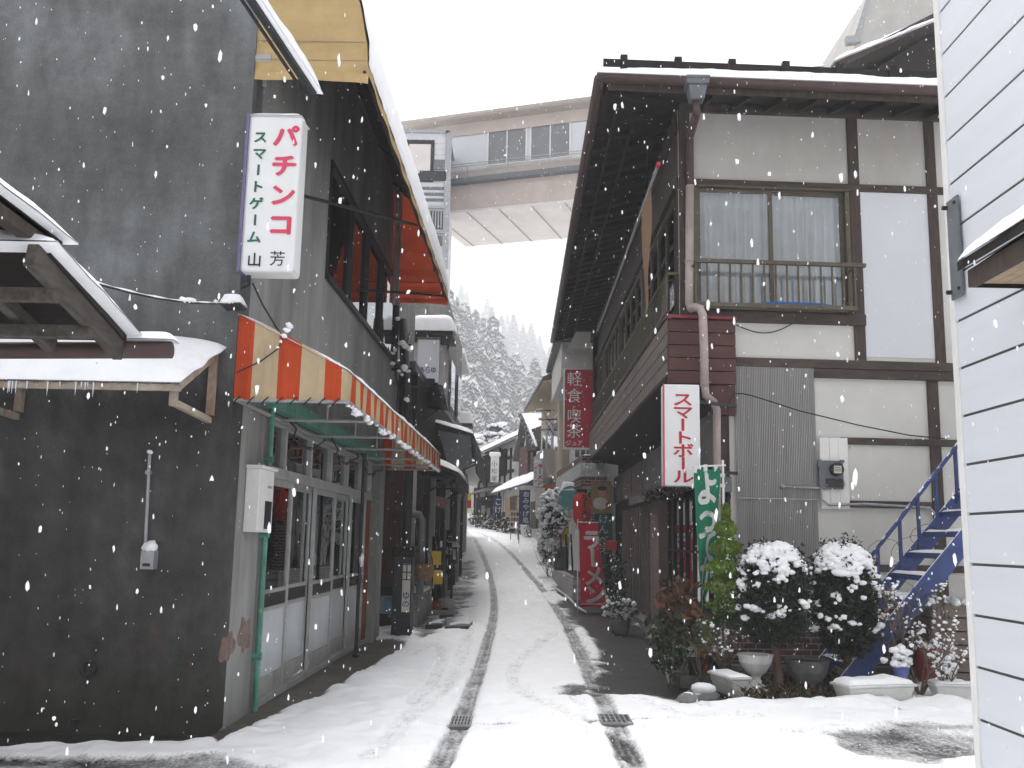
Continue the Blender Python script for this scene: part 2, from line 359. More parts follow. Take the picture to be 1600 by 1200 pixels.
# ------------------------------------------------------------------ mesh builder
class MB:
    def __init__(self, xf=None):
        self.v, self.f, self.m, self.xf = [], [], [], xf
    def add(self, vs, fs, m=0):
        o = len(self.v)
        if self.xf: vs = [self.xf(*p) for p in vs]
        self.v += [tuple(p) for p in vs]
        self.f += [tuple(i + o for i in f) for f in fs]
        self.m += [m] * len(fs)
        return self
    def box(self, x0, x1, y0, y1, z0, z1, m=0):
        vs = [(x, y, z) for z in (z0, z1) for y in (y0, y1) for x in (x0, x1)]
        return self.add(vs, [(0, 2, 3, 1), (4, 5, 7, 6), (0, 1, 5, 4), (2, 6, 7, 3), (1, 3, 7, 5), (0, 4, 6, 2)], m)
    def quad(self, a, b, c, d, m=0):
        return self.add([a, b, c, d], [(0, 1, 2, 3)], m)
    def slab(self, pts, off, m=0):
        """polygon pts extruded by the vector off"""
        n = len(pts)
        q = [tuple(Vector(p)) for p in pts] + [tuple(Vector(p) + Vector(off)) for p in pts]
        fs = [tuple(range(n))[::-1], tuple(range(n, 2 * n))] + [(i, (i + 1) % n, n + (i + 1) % n, n + i) for i in range(n)]
        return self.add(q, fs, m)
    def bar(self, a, b, w, h=None, m=0, up=(0, 0, 1)):
        h = h or w
        a, b = Vector(a), Vector(b)
        d = (b - a).normalized()
        s = d.cross(Vector(up))
        if s.length < 1e-4: s = d.cross(Vector((1, 0, 0)))
        s.normalize()
        u = s.cross(d)
        vs = [p + s * (i * w / 2) + u * (j * h / 2) for p in (a, b) for i, j in ((-1, -1), (1, -1), (1, 1), (-1, 1))]
        return self.add(vs, [(3, 2, 1, 0), (4, 5, 6, 7), (0, 1, 5, 4), (1, 2, 6, 5), (2, 3, 7, 6), (3, 0, 4, 7)], m)
    def tube(self, pts, r, n=8, m=0):
        pts = [Vector(p) for p in pts]
        rs = r if isinstance(r, (list, tuple)) else [r] * len(pts)
        vs, fs = [], []
        ref = None
        for i, p in enumerate(pts):
            d = (pts[min(i + 1, len(pts) - 1)] - pts[max(i - 1, 0)]).normalized()
            if ref is None:
                ref = d.cross(Vector((0, 0, 1)))
                if ref.length < 0.05: ref = d.cross(Vector((1, 0, 0)))
            s = (ref - d * ref.dot(d)).normalized()
            ref = s
            u = d.cross(s)
            vs += [p + (s * math.cos(k * 2 * math.pi / n) + u * math.sin(k * 2 * math.pi / n)) * rs[i] for k in range(n)]
        for i in range(len(pts) - 1):
            fs += [(i * n + k, i * n + (k + 1) % n, (i + 1) * n + (k + 1) % n, (i + 1) * n + k) for k in range(n)]
        fs += [tuple(range(n))[::-1], tuple(range((len(pts) - 1) * n, len(pts) * n))]
        return self.add(vs, fs, m)
    def lathe(self, prof, c, n=24, m=0, sx=1.0, sy=1.0, jitter=0.0):
        vs, fs = [], []
        for r, z in prof:
            vs += [(c[0] + sx * r * math.cos(k * 2 * math.pi / n), c[1] + sy * r * math.sin(k * 2 * math.pi / n), c[2] + z) for k in range(n)]
        for i in range(len(prof) - 1):
            fs += [(i * n + k, i * n + (k + 1) % n, (i + 1) * n + (k + 1) % n, (i + 1) * n + k) for k in range(n)]
        fs += [tuple(range(n))[::-1], tuple(range((len(prof) - 1) * n, len(prof) * n))]
        return self.add(vs, fs, m)
    def grid(self, fn, nu, nv, m=0, closed=False):
        vs = [fn(i / nu, j / nv) for j in range(nv + 1) for i in range(nu + 1)]
        w = nu + 1
        fs = [(j * w + i, j * w + i + 1, (j + 1) * w + i + 1, (j + 1) * w + i) for j in range(nv) for i in range(nu)]
        return self.add(vs, fs, m)
    def snow(self, a, b, c, d, h=0.1, seed=0, res=0.07, m=0, rag=0.03, lump=0.35):
        """soft lumpy snow lying on the quad a-b-c-d"""
        a, b, c, d = map(Vector, (a, b, c, d))
        nu = max(6, min(160, int((b - a).length / res)))
        nv = max(6, min(90, int((d - a).length / res)))
        ctr = (a + b + c + d) / 4
        def prof(t): return max(0.0, 1 - abs(2 * t - 1) ** 7) ** 0.5
        def fn(u, v, top=True):
            p = a * (1 - u) * (1 - v) + b * u * (1 - v) + c * u * v + d * (1 - u) * v
            q = p * 1.0 + Vector((seed * 3.1, seed * 1.7, 0))
            e = min(u, 1 - u, v, 1 - v)
            if e < 0.04:
                o = (p - ctr); o.z = 0
                if o.length > 0: p = p + o.normalized() * rag * noise.noise(q * 6)
            if not top: return p - Vector((0, 0, 0.004))
            k = prof(u) * prof(v)
            n_ = noise.noise(q * 2.2) * lump + noise.noise(q * 7) * lump * 0.5
            return p + Vector((0, 0, 0.002 + h * k * (1 + n_)))
        self.grid(lambda u, v: fn(u, v), nu, nv, m)
        self.grid(lambda u, v: fn(1 - u, v, False), nu, nv, m)
        return self
    def build(self, name, mats, parent=None, loc=None, smooth=False, bevel=0.0, label=None):
        o0 = Vector(parent['_base']) if parent is not None else Vector(loc or (0, 0, 0))
        me = bpy.data.meshes.new(name)
        vv = np.array(self.v, dtype=np.float32).reshape(-1, 3) - np.array(o0, dtype=np.float32)
        me.from_pydata(vv.tolist(), [], self.f)
        if not isinstance(mats, (list, tuple)): mats = [mats]
        for mm in mats: me.materials.append(M[mm] if isinstance(mm, str) else mm)
        if len(mats) > 1: me.polygons.foreach_set('material_index', self.m)
        if smooth: me.polygons.foreach_set('use_smooth', [True] * len(me.polygons))
        me.update()
        o = bpy.data.objects.new(name, me)
        COL.objects.link(o)
        if parent is not None:
            o.parent = parent
            o['_base'] = parent['_base']
        else:
            o.location = o0
            o['_base'] = tuple(o0)
        if bevel:
            md = o.modifiers.new('bevel', 'BEVEL')
            md.width = bevel
            md.segments = 2
            md.limit_method = 'ANGLE'
            md.harden_normals = False
        if label: o['label'] = label
        return o

def thing(name, label, cat, loc, group=None):
    o = bpy.data.objects.new(name, None)
    COL.objects.link(o)
    o.empty_display_size = 0.1
    o.location = loc
    o['_base'] = tuple(loc)
    o['label'] = label
    o['category'] = cat
    if group: o['group'] = group
    return o
def tag(o, label, cat, group=None):
    o['label'] = label
    o['category'] = cat
    if group: o['group'] = group
    return o
def struct(o, kind='structure'):
    o['kind'] = kind
    return o
def mesh_np(name, verts, faces, mats, parent=None, loc=(0, 0, 0), midx=None, smooth=False):
    """verts (n,3), faces (m,k) arrays -> object"""
    base = np.array(parent['_base'] if parent is not None else loc, dtype=np.float32)
    me = bpy.data.meshes.new(name)
    verts = verts.astype(np.float32) - base
    nv, (nf, k) = len(verts), faces.shape
    me.vertices.add(nv)
    me.vertices.foreach_set('co', verts.ravel())
    me.loops.add(nf * k)
    me.loops.foreach_set('vertex_index', faces.ravel().astype(np.int32))
    me.polygons.add(nf)
    me.polygons.foreach_set('loop_start', np.arange(0, nf * k, k, dtype=np.int32))
    me.polygons.foreach_set('loop_total', np.full(nf, k, dtype=np.int32))
    if not isinstance(mats, (list, tuple)): mats = [mats]
    for mm in mats: me.materials.append(M[mm] if isinstance(mm, str) else mm)
    if midx is not None: me.polygons.foreach_set('material_index', midx.astype(np.int32))
    if smooth: me.polygons.foreach_set('use_smooth', np.ones(nf, dtype=bool))
    me.update(calc_edges=True)
    me.validate()
    o = bpy.data.objects.new(name, me)
    COL.objects.link(o)
    if parent is not None:
        o.parent = parent
        o['_base'] = parent['_base']
    else:
        o.location = loc
        o['_base'] = tuple(loc)
    return o
def leaf_quads(P, size, flat=0.0, aspect=2.0, droop=0.0):
    """one small folded leaf (two quads) at every point of P -> verts, faces"""
    n = len(P)
    a = RNG.normal(size=(n, 3)); a[:, 2] = a[:, 2] * (1 - flat) - droop
    a /= np.linalg.norm(a, axis=1, keepdims=True)
    b = RNG.normal(size=(n, 3)); b -= a * (a * b).sum(1, keepdims=True)
    b /= np.linalg.norm(b, axis=1, keepdims=True)
    c = np.cross(a, b)
    s = (size * RNG.uniform(0.6, 1.35, n))[:, None]
    L, W = a * s, b * s / aspect
    V = np.stack([P - L * .5, P + W * .5 + c * s * .12, P + L * .5, P - W * .5 + c * s * .12], 1).reshape(-1, 3)
    F = np.arange(n * 4).reshape(n, 4)
    return V, F
_bm = bmesh.new(); bmesh.ops.create_icosphere(_bm, subdivisions=2, radius=1.0)
ICO_V = np.array([v.co[:] for v in _bm.verts]); ICO_F = np.array([[v.index for v in f.verts] for f in _bm.faces]); _bm.free()
_bm = bmesh.new(); bmesh.ops.create_icosphere(_bm, subdivisions=1, radius=1.0)
ICO1_V = np.array([v.co[:] for v in _bm.verts]); ICO1_F = np.array([[v.index for v in f.verts] for f in _bm.faces]); _bm.free()
def blob_arrays(C, R, low=False, rough=0.22, flat=0.75):
    V0, F0 = (ICO1_V, ICO1_F) if low else (ICO_V, ICO_F)
    n, k = len(C), len(V0)
    R = np.asarray(R)
    R3 = R[:, None] * np.array([1, 1, flat]) * RNG.uniform(0.75, 1.3, (n, 3)) if R.ndim == 1 else R
    w = 1 + rough * np.sin(V0 @ RNG.normal(size=(3, n)) * 2.3 + RNG.uniform(0, 6, n)).T + rough * 0.4 * RNG.normal(size=(n, k))
    V = C[:, None, :] + V0[None] * w[:, :, None] * R3[:, None, :]
    F = F0[None] + (np.arange(n) * k)[:, None, None]
    return V.reshape(-1, 3), F.reshape(-1, 3)
def join_np(*parts):
    V, F, o = [], [], 0
    for v, f in parts:
        V.append(v); F.append(f + o); o += len(v)
    return np.concatenate(V), np.concatenate(F)

# ------------------------------------------------------------------ lettering (the built-in font, turned into mesh)
_fc = bpy.data.curves.new('lettering', 'FONT')
_fo = bpy.data.objects.new('lettering', _fc)
COL.objects.link(_fo)
_GL = {}
def glyph(ch, bold):
    if (ch, bold) not in _GL:
        _fc.body = ch
        _fc.offset = bold
        bpy.context.view_layer.update()
        me = bpy.data.meshes.new_from_object(_fo.evaluated_get(bpy.context.evaluated_depsgraph_get()))
        _GL[(ch, bold)] = ([tuple(v.co) for v in me.vertices], [tuple(p.vertices) for p in me.polygons])
        bpy.data.meshes.remove(me)
    return _GL[(ch, bold)]
def put_text(mb, text, start, right, down, w, h, pitch, m=0, bold=0.025, curve=None):
    """vertical writing: centres of the characters run from start along down; curve(p) may bend a point"""
    start, right, down = Vector(start), Vector(right).normalized(), Vector(down).normalized()
    for i, ch in enumerate(text):
        if ch == ' ': continue
        vs, fs = glyph(ch, 0.0)
        c = start + down * pitch * i
        nrm = right.cross(down)
        # a bold stroke: the same glyph laid down again a little to each side, each layer 0.4 mm further out
        lay = [(0, 0)] if bold < .005 else [(0, 0), (bold, 0), (-bold, 0), (0, bold), (0, -bold)]
        for li, (ox, oy) in enumerate(lay):
            out = []
            for x, y, z in vs:
                x, y = x - 0.5, y - 0.38
                if ch == 'ー': x, y = -y, -x
                p = c + right * ((x + ox) * w) - down * ((y + oy) * h) - nrm * (0.0004 * li)
                out.append(curve(p) if curve else p)
            mb.add(out, fs, m)
    return mb

def letters(parent, mt, text, start, right, down, w, h, pitch, bold=0.025, curve=None):
    """each character is a part of its own"""
    d = Vector(down).normalized()
    for i, ch in enumerate(text):
        if ch == ' ': continue
        mb = MB()
        put_text(mb, ch, Vector(start) + d * pitch * i, right, down, w, h, 0, bold=bold, curve=curve)
        mb.build('character', mt, parent)
def clump(name, C, R, parent, **k):
    V, F = blob_arrays(np.asarray(C, float), np.asarray(R, float), **k)
    o = mesh_np(name, V, F, 'snow', parent, smooth=True)
    if len(C) > 2: o['kind'] = 'stuff'
    return o
# ================================================================== GROUND AND ROAD
_LAT = np.random.default_rng(5).random((256, 256))
def vnoise(x, y, s=1.0, o=0.0):
    x, y = np.asarray(x) * s + 37.7 + o, np.asarray(y) * s + 11.3 + o * 1.7
    i, j = np.floor(x).astype(int), np.floor(y).astype(int)
    u, v = x - i, y - j
    u, v = u * u * (3 - 2 * u), v * v * (3 - 2 * v)
    L = lambda a, b: _LAT[a % 256, b % 256]
    return (L(i, j) * (1 - u) + L(i + 1, j) * u) * (1 - v) + (L(i, j + 1) * (1 - u) + L(i + 1, j + 1) * u) * v
def fbm(x, y, s, o=0.0, k=4):
    return sum(vnoise(x, y, s * 2 ** i, o + i * 3.1) * 0.5 ** i for i in range(k)) / sum(0.5 ** i for i in range(k))
def sstep(a, b, x):
    t = np.clip((x - a) / (b - a), 0, 1)
    return t * t * (3 - 2 * t)
def terr(y):
    y = np.asarray(y, dtype=float)
    return np.where(y < 18, 0, np.where(y < 30, (y - 18) ** 2 / 24 * 0.085, np.where(y < 62, 0.51 + 0.085 * (y - 30), 3.23)))
def gxy(pts): return [(q.x, q.y) for q in (gnd(*p) for p in pts)]
def pdist(X, Y, line):
    D = np.full(X.shape, 1e9)
    for (x0, y0), (x1, y1) in zip(line[:-1], line[1:]):
        dx, dy = x1 - x0, y1 - y0
        t = np.clip(((X - x0) * dx + (Y - y0) * dy) / (dx * dx + dy * dy + 1e-9), 0, 1)
        D = np.minimum(D, np.hypot(X - x0 - t * dx, Y - y0 - t * dy))
    return D
def inpoly(X, Y, poly):
    r = np.zeros(X.shape, bool)
    n = len(poly)
    for k in range(n):
        (x0, y0), (x1, y1) = poly[k], poly[(k + 1) % n]
        c = ((y0 > Y) != (y1 > Y)) & (X < (x1 - x0) * (Y - y0) / (y1 - y0 + 1e-12) + x0)
        r ^= c
    return r
def polymask(X, Y, poly, soft, wob=0.0, o=0.0):
    """1 inside, 0 outside, noisy soft edge"""
    d = pdist(X, Y, poly + [poly[0]])
    d = np.where(inpoly(X, Y, poly), d, -d) + (fbm(X, Y, 3.0, o) - 0.5) * wob
    return sstep(-soft, soft, d)
def curve_pts(pts, n=6):
    out = []
    for i in range(len(pts) - 1):
        p0, p1, p2, p3 = pts[max(i - 1, 0)], pts[i], pts[i + 1], pts[min(i + 2, len(pts) - 1)]
        for k in range(n):
            t = k / n
            out.append(tuple(0.5 * (2 * p1[c] + (p2[c] - p0[c]) * t + (2 * p0[c] - 5 * p1[c] + 4 * p2[c] - p3[c]) * t * t + (3 * p1[c] - p0[c] - 3 * p2[c] + p3[c]) * t ** 3) for c in (0, 1)))
    return out + [pts[-1]]

def road_mask(X, Y):
    S = np.full(X.shape, 1.0)
    C = np.zeros(X.shape)
    wob = (fbm(X, Y, 2.5, 9) - 0.5) * 0.10
    # wheel tracks (pixel line, half width m, depth near, depth far)
    tracks = [([(672, 1230), (690, 1200), (718, 1140), (745, 1060), (764, 1000), (772, 950), (768, 910), (756, 875), (743, 848), (728, 830)], 0.092, 0.74),
              ([(1000, 1230), (985, 1200), (962, 1140), (932, 1080), (905, 1020), (882, 972), (852, 928), (822, 893), (797, 865), (772, 845), (745, 832)], 0.105, 0.74),
              ([(575, 1200), (640, 1130), (700, 1075), (720, 1030), (735, 985), (742, 945)], 0.10, 0.25),
              ([(640, 1110), (668, 1080), (690, 1040), (680, 1010), (640, 1030)], 0.07, 0.28),
              ([(1010, 1200), (900, 1130), (820, 1092), (800, 1065), (815, 1035), (860, 1000), (890, 985)], 0.10, 0.26),
              ([(760, 1150), (860, 1170), (960, 1190)], 0.10, 0.14),
              ([(1000, 1100), (1080, 1120), (1180, 1128)], 0.11, 0.25),
              ([(880, 1075), (905, 1105), (930, 1135)], 0.08, 0.3)]
    for px, hw, dep in tracks:
        ln = curve_pts(gxy(px))
        d = pdist(X, Y, ln) + wob * 0.25
        tread = 0.5 + 0.5 * np.sin(d * 130)
        fade = 1 - 0.35 * sstep(26, 48, Y)
        S -= dep * fade * (1 - sstep(hw * 0.75, hw * 1.25, d)) * (0.72 + 0.28 * tread) * (0.8 + 0.4 * fbm(X, Y, 5, 3))
        S += 0.18 * np.exp(-((d - hw * 1.7) / (hw * 0.5)) ** 2) * min(1, dep * 1.5)
    # bare wet asphalt beside the timber house and other bare spots
    bare = gxy([(858, 925), (905, 985), (930, 1030), (915, 1072), (930, 1086), (1000, 1092), (1080, 1098), (1140, 1110), (1170, 1106), (1400, 1110), (1400, 1020), (1060, 1040), (1030, 990), (960, 945), (905, 918), (880, 905)])
    S = np.minimum(S, 1.15 - 1.15 * polymask(X, Y, bare, 0.24, 0.50, 2))
    isle = gxy([(898, 984), (912, 984), (938, 1020), (936, 1032), (922, 1030)])
    S = np.maximum(S, 0.85 * polymask(X, Y, isle, 0.07, 0.12, 7))
    isle = gxy([(845, 930), (868, 925), (884, 938), (868, 946), (852, 940)])
    S = np.maximum(S, 0.95 * polymask(X, Y, isle, 0.08, 0.12, 17))
    b2 = gxy([(1260, 1150), (1330, 1142), (1430, 1138), (1540, 1142), (1560, 1200), (1420, 1205), (1330, 1190)])
    S = np.minimum(S, 1.1 - 0.85 * polymask(X, Y, b2, 0.22, 0.7, 4) * (0.35 + 0.9 * fbm(X, Y, 2.2, 8)))
    b3 = gxy([(880, 1072), (930, 1068), (940, 1090), (880, 1090)])
    S = np.minimum(S, 1.1 - 0.95 * polymask(X, Y, b3, 0.10, 0.5, 14))
    # line of a covered drain across the lane, showing in places
    dl = pdist(X, Y, gxy([(640, 1144), (720, 1139), (960, 1132), (1060, 1126)]))
    S -= 0.8 * (1 - sstep(0.015, 0.06, dl)) * sstep(0.50, 0.62, fbm(X, Y, 2.2, 21))
    # foot of the dark mortar house
    fl = gxy([(-400, 1196), (0, 1188), (150, 1192), (330, 1186), (420, 1210), (420, 1330), (-400, 1330)])
    S = np.minimum(S, 1.05 - 0.9 * polymask(X, Y, fl, 0.09, 0.25, 6) * (0.5 + 0.7 * fbm(X, Y, 3, 31)))
    fl = [(-9.0, 8.05), (-9.0, 7.45), (-4, 7.42), (-2.6, 7.62), (-2.25, 7.75), (-2.3, 8.05)]
    S = np.minimum(S, 1.05 - 1.1 * polymask(X, Y, fl, 0.05, 0.14, 26))
    # stone slabs at the left shops
    b4 = gxy([(655, 1002), (700, 985), (734, 948), (741, 905), (742, 878), (716, 882), (690, 905), (640, 960)])
    k4 = polymask(X, Y, b4, 0.15, 0.5, 12)
    S = np.minimum(S, 1.1 - 0.95 * k4 * (0.2 + 1.1 * fbm(X, Y, 2.6, 13)))
    b5 = gxy([(706, 875), (716, 842), (722, 842), (720, 868), (712, 880)])
    S = np.minimum(S, 1.1 - 0.85 * polymask(X, Y, b5, 0.15, 0.6, 15))
    # concrete apron of the shop
    ap = gxy([(338, 1172), (425, 1128), (500, 1092), (560, 1058), (606, 1030), (637, 1006), (612, 1001), (560, 1004), (385, 1112), (326, 1152)])
    am = polymask(X, Y, ap, 0.06, 0.16, 5)
    C = np.maximum(C, polymask(X, Y, ap, 0.05, 0.0))
    S = np.minimum(S, 1.05 - 1.2 * am)
    return np.clip(S, 0, 1), np.clip(C, 0, 1)

ys = [5.0]
while ys[-1] < 66: ys.append(ys[-1] + max(0.022, ys[-1] * 0.0034))
ys = np.array([-12, -6, -2, 1, 3] + ys)
xs = np.concatenate([np.linspace(-12, -5, 30, endpoint=False), np.linspace(-5, 5.5, 380, endpoint=False), np.linspace(5.5, 12, 30)])
GX, GY = np.meshgrid(xs, ys)
SM, CM = road_mask(GX, GY)
nb = fbm(GX, GY, 1.6, 40) - 0.5
nf = fbm(GX, GY, 11.0, 41, 3) - 0.5
nm = fbm(GX, GY, 4.5, 44, 3) - 0.5
GZ = terr(GY) + 0.055 * SM * (1 + 1.6 * nb) + (0.022 * nf + 0.05 * nm) * SM * (0.5 + 0.5 * sstep(.55, 1.0, SM)) + 0.02 * nb
V = np.stack([GX, GY, GZ], -1).reshape(-1, 3)
ni, nj = len(xs), len(ys)
idx = np.arange(ni * nj).reshape(nj, ni)
Fq = np.stack([idx[:-1, :-1], idx[:-1, 1:], idx[1:, 1:], idx[1:, :-1]], -1).reshape(-1, 4)

m, t, b = _nodes('snow covered road')
atn = t.nodes.new('ShaderNodeAttribute'); atn.attribute_name = 'cover'
sp = t.nodes.new('ShaderNodeSeparateXYZ'); t.links.new(atn.outputs['Vector'], sp.inputs[0])
v = coords(t)
n1 = tex_noise(t, 38, 6, v, 0.7); n2 = tex_noise(t, 3, 5, v); n3 = tex_noise(t, 120, 3, v)
fac = math_(t, 'ADD', sp.outputs['X'], math_(t, 'MULTIPLY', math_(t, 'SUBTRACT', n1.outputs['Fac'], 0.5), 1.3))
nq = tex_noise(t, 9, 5, coords(t, (1, 0.45, 1)), 0.75)
fac = math_(t, 'ADD', fac, math_(t, 'MULTIPLY', math_(t, 'SUBTRACT', nq.outputs['Fac'], 0.5), 0.9))
fac = ramp(t, fac, [(0.12, 0.0), (0.40, 0.42), (0.80, 1.0)])
asph = ramp(t, n1.outputs['Fac'], [(0.3, (0.015, 0.0145, 0.0145)), (0.7, (0.046, 0.043, 0.042))])
asph = mixc(t, 0.6, asph, ramp(t, n2.outputs['Fac'], [(0.3, 0.6), (0.7, 1.35)]), 'MULTIPLY')
conc = ramp(t, n2.outputs['Fac'], [(0.3, (0.055, 0.048, 0.036)), (0.7, (0.15, 0.135, 0.11))])
conc = mixc(t, 0.5, conc, ramp(t, n1.outputs['Fac'], [(0.3, 0.6), (0.7, 1.3)]), 'MULTIPLY')
under = mixc(t, sp.outputs['Y'], asph, conc)
snowc = ramp(t, n2.outputs['Fac'], [(0.3, (0.88, 0.89, 0.915)), (0.7, (0.945, 0.95, 0.96))])
t.links.new(mixc(t, fac, under, snowc), b.inputs['Base Color'])
t.links.new(ramp(t, fac, [(0.0, 0.42), (0.5, 0.7)]), b.inputs['Roughness'])
b.inputs['Specular IOR Level'].default_value = 0.3
bump_(t, b, math_(t, 'ADD', n1.outputs['Fac'], math_(t, 'MULTIPLY', n3.outputs['Fac'], 0.4)), 0.4, 0.012)
M['road'] = m
road = mesh_np('road', V, Fq, 'road', smooth=True)
ca = road.data.attributes.new('cover', 'FLOAT_VECTOR', 'POINT')
ca.data.foreach_set('vector', np.stack([SM, CM, SM * 0], -1).reshape(-1).astype(np.float32))
struct(road)

HS = 1.5
def hill(x, y):
    x, y = np.asarray(x, float) / HS, np.asarray(y, float) / HS
    l = np.log1p(np.exp(np.clip((6 - x) / 3, -30, 30))) * 3
    h = 5 + np.where(l < 40, l, 40 + (l - 40) * 0.55) + (y - 190) * 0.16 + np.clip(x - 40, 0, 400) * 0.45
    h = h + (fbm(x, y, 0.03, 3) - 0.5) * 8
    h = np.where(h < 60, h, 60 + 22 * (1 - np.exp(-np.maximum(h - 60, 0) / 22))) + 70 * sstep(400, 660, y) * (1 - .5 * sstep(-60, 60, x))
    k = sstep(66 / HS, 190, y)
    yy = y * HS
    return np.where(yy < 62, terr(yy) - 0.07, 3.15 + k * (h * HS - 3.15))
hx = np.concatenate([np.linspace(-1000, -200, 30, endpoint=False), np.linspace(-200, 200, 90, endpoint=False), np.linspace(200, 1000, 30)])
hy = np.concatenate([np.linspace(-400, -20, 12, endpoint=False), np.linspace(-20, 66, 60, endpoint=False), np.linspace(66, 1050, 150, endpoint=False), np.linspace(1050, 1300, 12)])
HX, HY = np.meshgrid(hx, hy)
V = np.stack([HX, HY, hill(HX, np.minimum(HY, 1060))], -1).reshape(-1, 3)
ni, nj = len(hx), len(hy)
idx = np.arange(ni * nj).reshape(nj, ni)
Fq = np.stack([idx[:-1, :-1], idx[:-1, 1:], idx[1:, 1:], idx[1:, :-1]], -1).reshape(-1, 4)
struct(mesh_np('ground', V, Fq, 'snow', smooth=True))

# ================================================================== LEFT: DARK MORTAR SHOP HOUSE
LX = -2.42
def xfL(x, y, z): return (x + 0.018 * (y - 8.0), y, z)
def lp(px, py):                                       # pixel -> (along the street, height) on the shop's street wall
    q = hit(px, py, (LX, 8.0, 0), (1, -0.018, 0))
    return q.y, q.z
shop = thing('shop_building', 'dark grey mortar two-storey shop with glazed sliding doors, nearest on its side of the lane', 'building', (LX, 8, 0))
w = MB(xfL)
w.box(-13, LX, 8.0, 8.3, -0.3, 7.7)
w.build('front_wall', 'concrete_dark', shop)
w = MB(xfL)
WY0, WY1, WZ0, WZ1 = 11.15, 17.2, 4.72, 6.15
w.box(LX - 0.3, LX, 8.3, 9.15, -0.3, 2.95)
w.box(LX - 0.3, LX, 8.3, 19.6, 2.95, WZ0)
w.box(LX - 0.3, LX, 8.3, WY0, WZ0, WZ1)
w.box(LX - 0.3, LX, WY1, 19.6, WZ0, WZ1)
w.box(LX - 0.3, LX, 8.3, 19.6, WZ1, 7.7)
w.box(-13, LX - 0.3, 19.3, 19.6, 2.95, 7.7)
w.build('street_wall', 'mortar', shop)
w = MB(xfL); w.box(-13, LX + 0.05, 7.95, 19.65, 7.7, 7.8); w.build('roof', 'concrete', shop)
w = MB(xfL); w.box(LX - 0.35, LX + 0.12, 15.12, 15.62, -0.3, 2.95); w.build('corner_column', 'mortar', shop)
# upper window
wn = MB(xfL)
wn.box(LX - 0.08, LX + 0.05, WY0, WY1, WZ0 - 0.07, WZ0)
wn.box(LX - 0.08, LX + 0.03, WY0, WY1, WZ1 - 0.06, WZ1)
edges = [WY0 + 0.02, 12.65, 13.9, 15.3, WY1 - 0.07]
for i, y in enumerate(edges): wn.box(LX - 0.07, LX + 0.02, y, y + 0.055, WZ0, WZ1 - 0.06)
uw = wn.build('window', 'dark_metal', shop)
for i in range(4):
    p = MB(xfL); p.box(LX - 0.045, LX - 0.04, edges[i] + 0.055, edges[i + 1], WZ0, WZ1 - 0.06)
    p.build('pane', 'glass_dark', uw)
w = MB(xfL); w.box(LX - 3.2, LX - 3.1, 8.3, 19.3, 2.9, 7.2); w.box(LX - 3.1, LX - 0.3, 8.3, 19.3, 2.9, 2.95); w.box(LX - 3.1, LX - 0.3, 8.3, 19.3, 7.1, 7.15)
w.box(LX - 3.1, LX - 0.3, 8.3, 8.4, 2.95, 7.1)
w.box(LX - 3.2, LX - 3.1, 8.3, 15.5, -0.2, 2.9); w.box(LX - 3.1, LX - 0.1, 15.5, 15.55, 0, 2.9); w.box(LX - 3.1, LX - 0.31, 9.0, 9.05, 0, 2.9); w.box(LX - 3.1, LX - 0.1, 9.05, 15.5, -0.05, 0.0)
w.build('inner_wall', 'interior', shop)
M['shop_pane'] = mat_glass('shop door glass', (0.85, 0.87, 0.88), 0.24)
# shop front: five sliding doors, transom lights above
DX = LX - 0.03
DZ = 2.16
fr = MB(xfL)
fr.box(DX - 0.1, DX + 0.03, 9.15, 15.12, 0.0, 0.06)
fr.box(DX - 0.1, DX + 0.04, 9.15, 15.12, DZ, DZ + 0.10)
fr.box(DX - 0.1, DX + 0.02, 9.15, 15.12, 2.68, 2.78)
ty = [9.15, 9.85, 11.0, 12.1, 13.2, 14.25, 15.05]
for y in ty: fr.box(DX - 0.08, DX + 0.02, y, y + 0.07, DZ + 0.10, 2.68)
sf = fr.build('transom_frame', 'aluminium', shop, bevel=0.004)
for i in range(6):
    p = MB(xfL); p.box(DX - 0.04, DX - 0.035, ty[i] + 0.07, ty[i + 1], DZ + 0.10, 2.68); p.build('pane', 'glass_dark', sf)
dy = [9.2, 10.36, 11.5, 12.64, 13.78, 14.9]
for i in range(5):
    off = -0.055 if i % 2 else 0.0
    x0, x1 = DX - 0.05 + off, DX - 0.01 + off
    a, b_ = dy[i] - 0.03, dy[i + 1] + 0.03
    d = MB(xfL)
    for y in (a, b_ - 0.06): d.box(x0, x1, y, y + 0.06, 0.06, DZ)
    for z0, z1 in ((0.06, 0.24), (0.86, 0.90), (1.03, 1.07), (DZ - 0.07, DZ)): d.box(x0 + 0.003, x1 - 0.003, a + 0.06, b_ - 0.06, z0, z1)
    dr = d.build('sliding_door', 'aluminium', shop, bevel=0.003)
    p = MB(xfL); p.box(x0 + 0.015, x0 + 0.02, a + 0.06, b_ - 0.06, 1.07, DZ - 0.07); p.build('pane', 'shop_pane', dr)
    p = MB(xfL); p.box(x0 + 0.012, x0 + 0.02, a + 0.06, b_ - 0.06, 0.24, 0.86); p.build('frosted_pane', 'frosted', dr)
    p = MB(xfL); p.box(x0 + 0.01, x0 + 0.024, a + 0.06, b_ - 0.06, 0.90, 1.03); p.build('kick_strip', 'ink', dr)
    p = MB(xfL)
    p.grid(lambda u, v: (DX - 0.13 + 0.02 * math.sin(u * 46 + i) + 0.01 * math.sin(u * 90), a + u * (b_ - a), 0.95 + v * 1.15), 80, 2)
    p.build('curtain', 'lace' if i in (0, 1, 3) else 'curtain_grey', dr, smooth=True)
w = MB(xfL); w.box(DX - 0.03, DX + 0.02, 14.92, 15.12, 0.05, DZ); w.build('orange_door_post', mat('orange brown wood', (0.19, 0.055, 0.02), 0.6, 0.3, 6), shop)
w = MB(xfL)
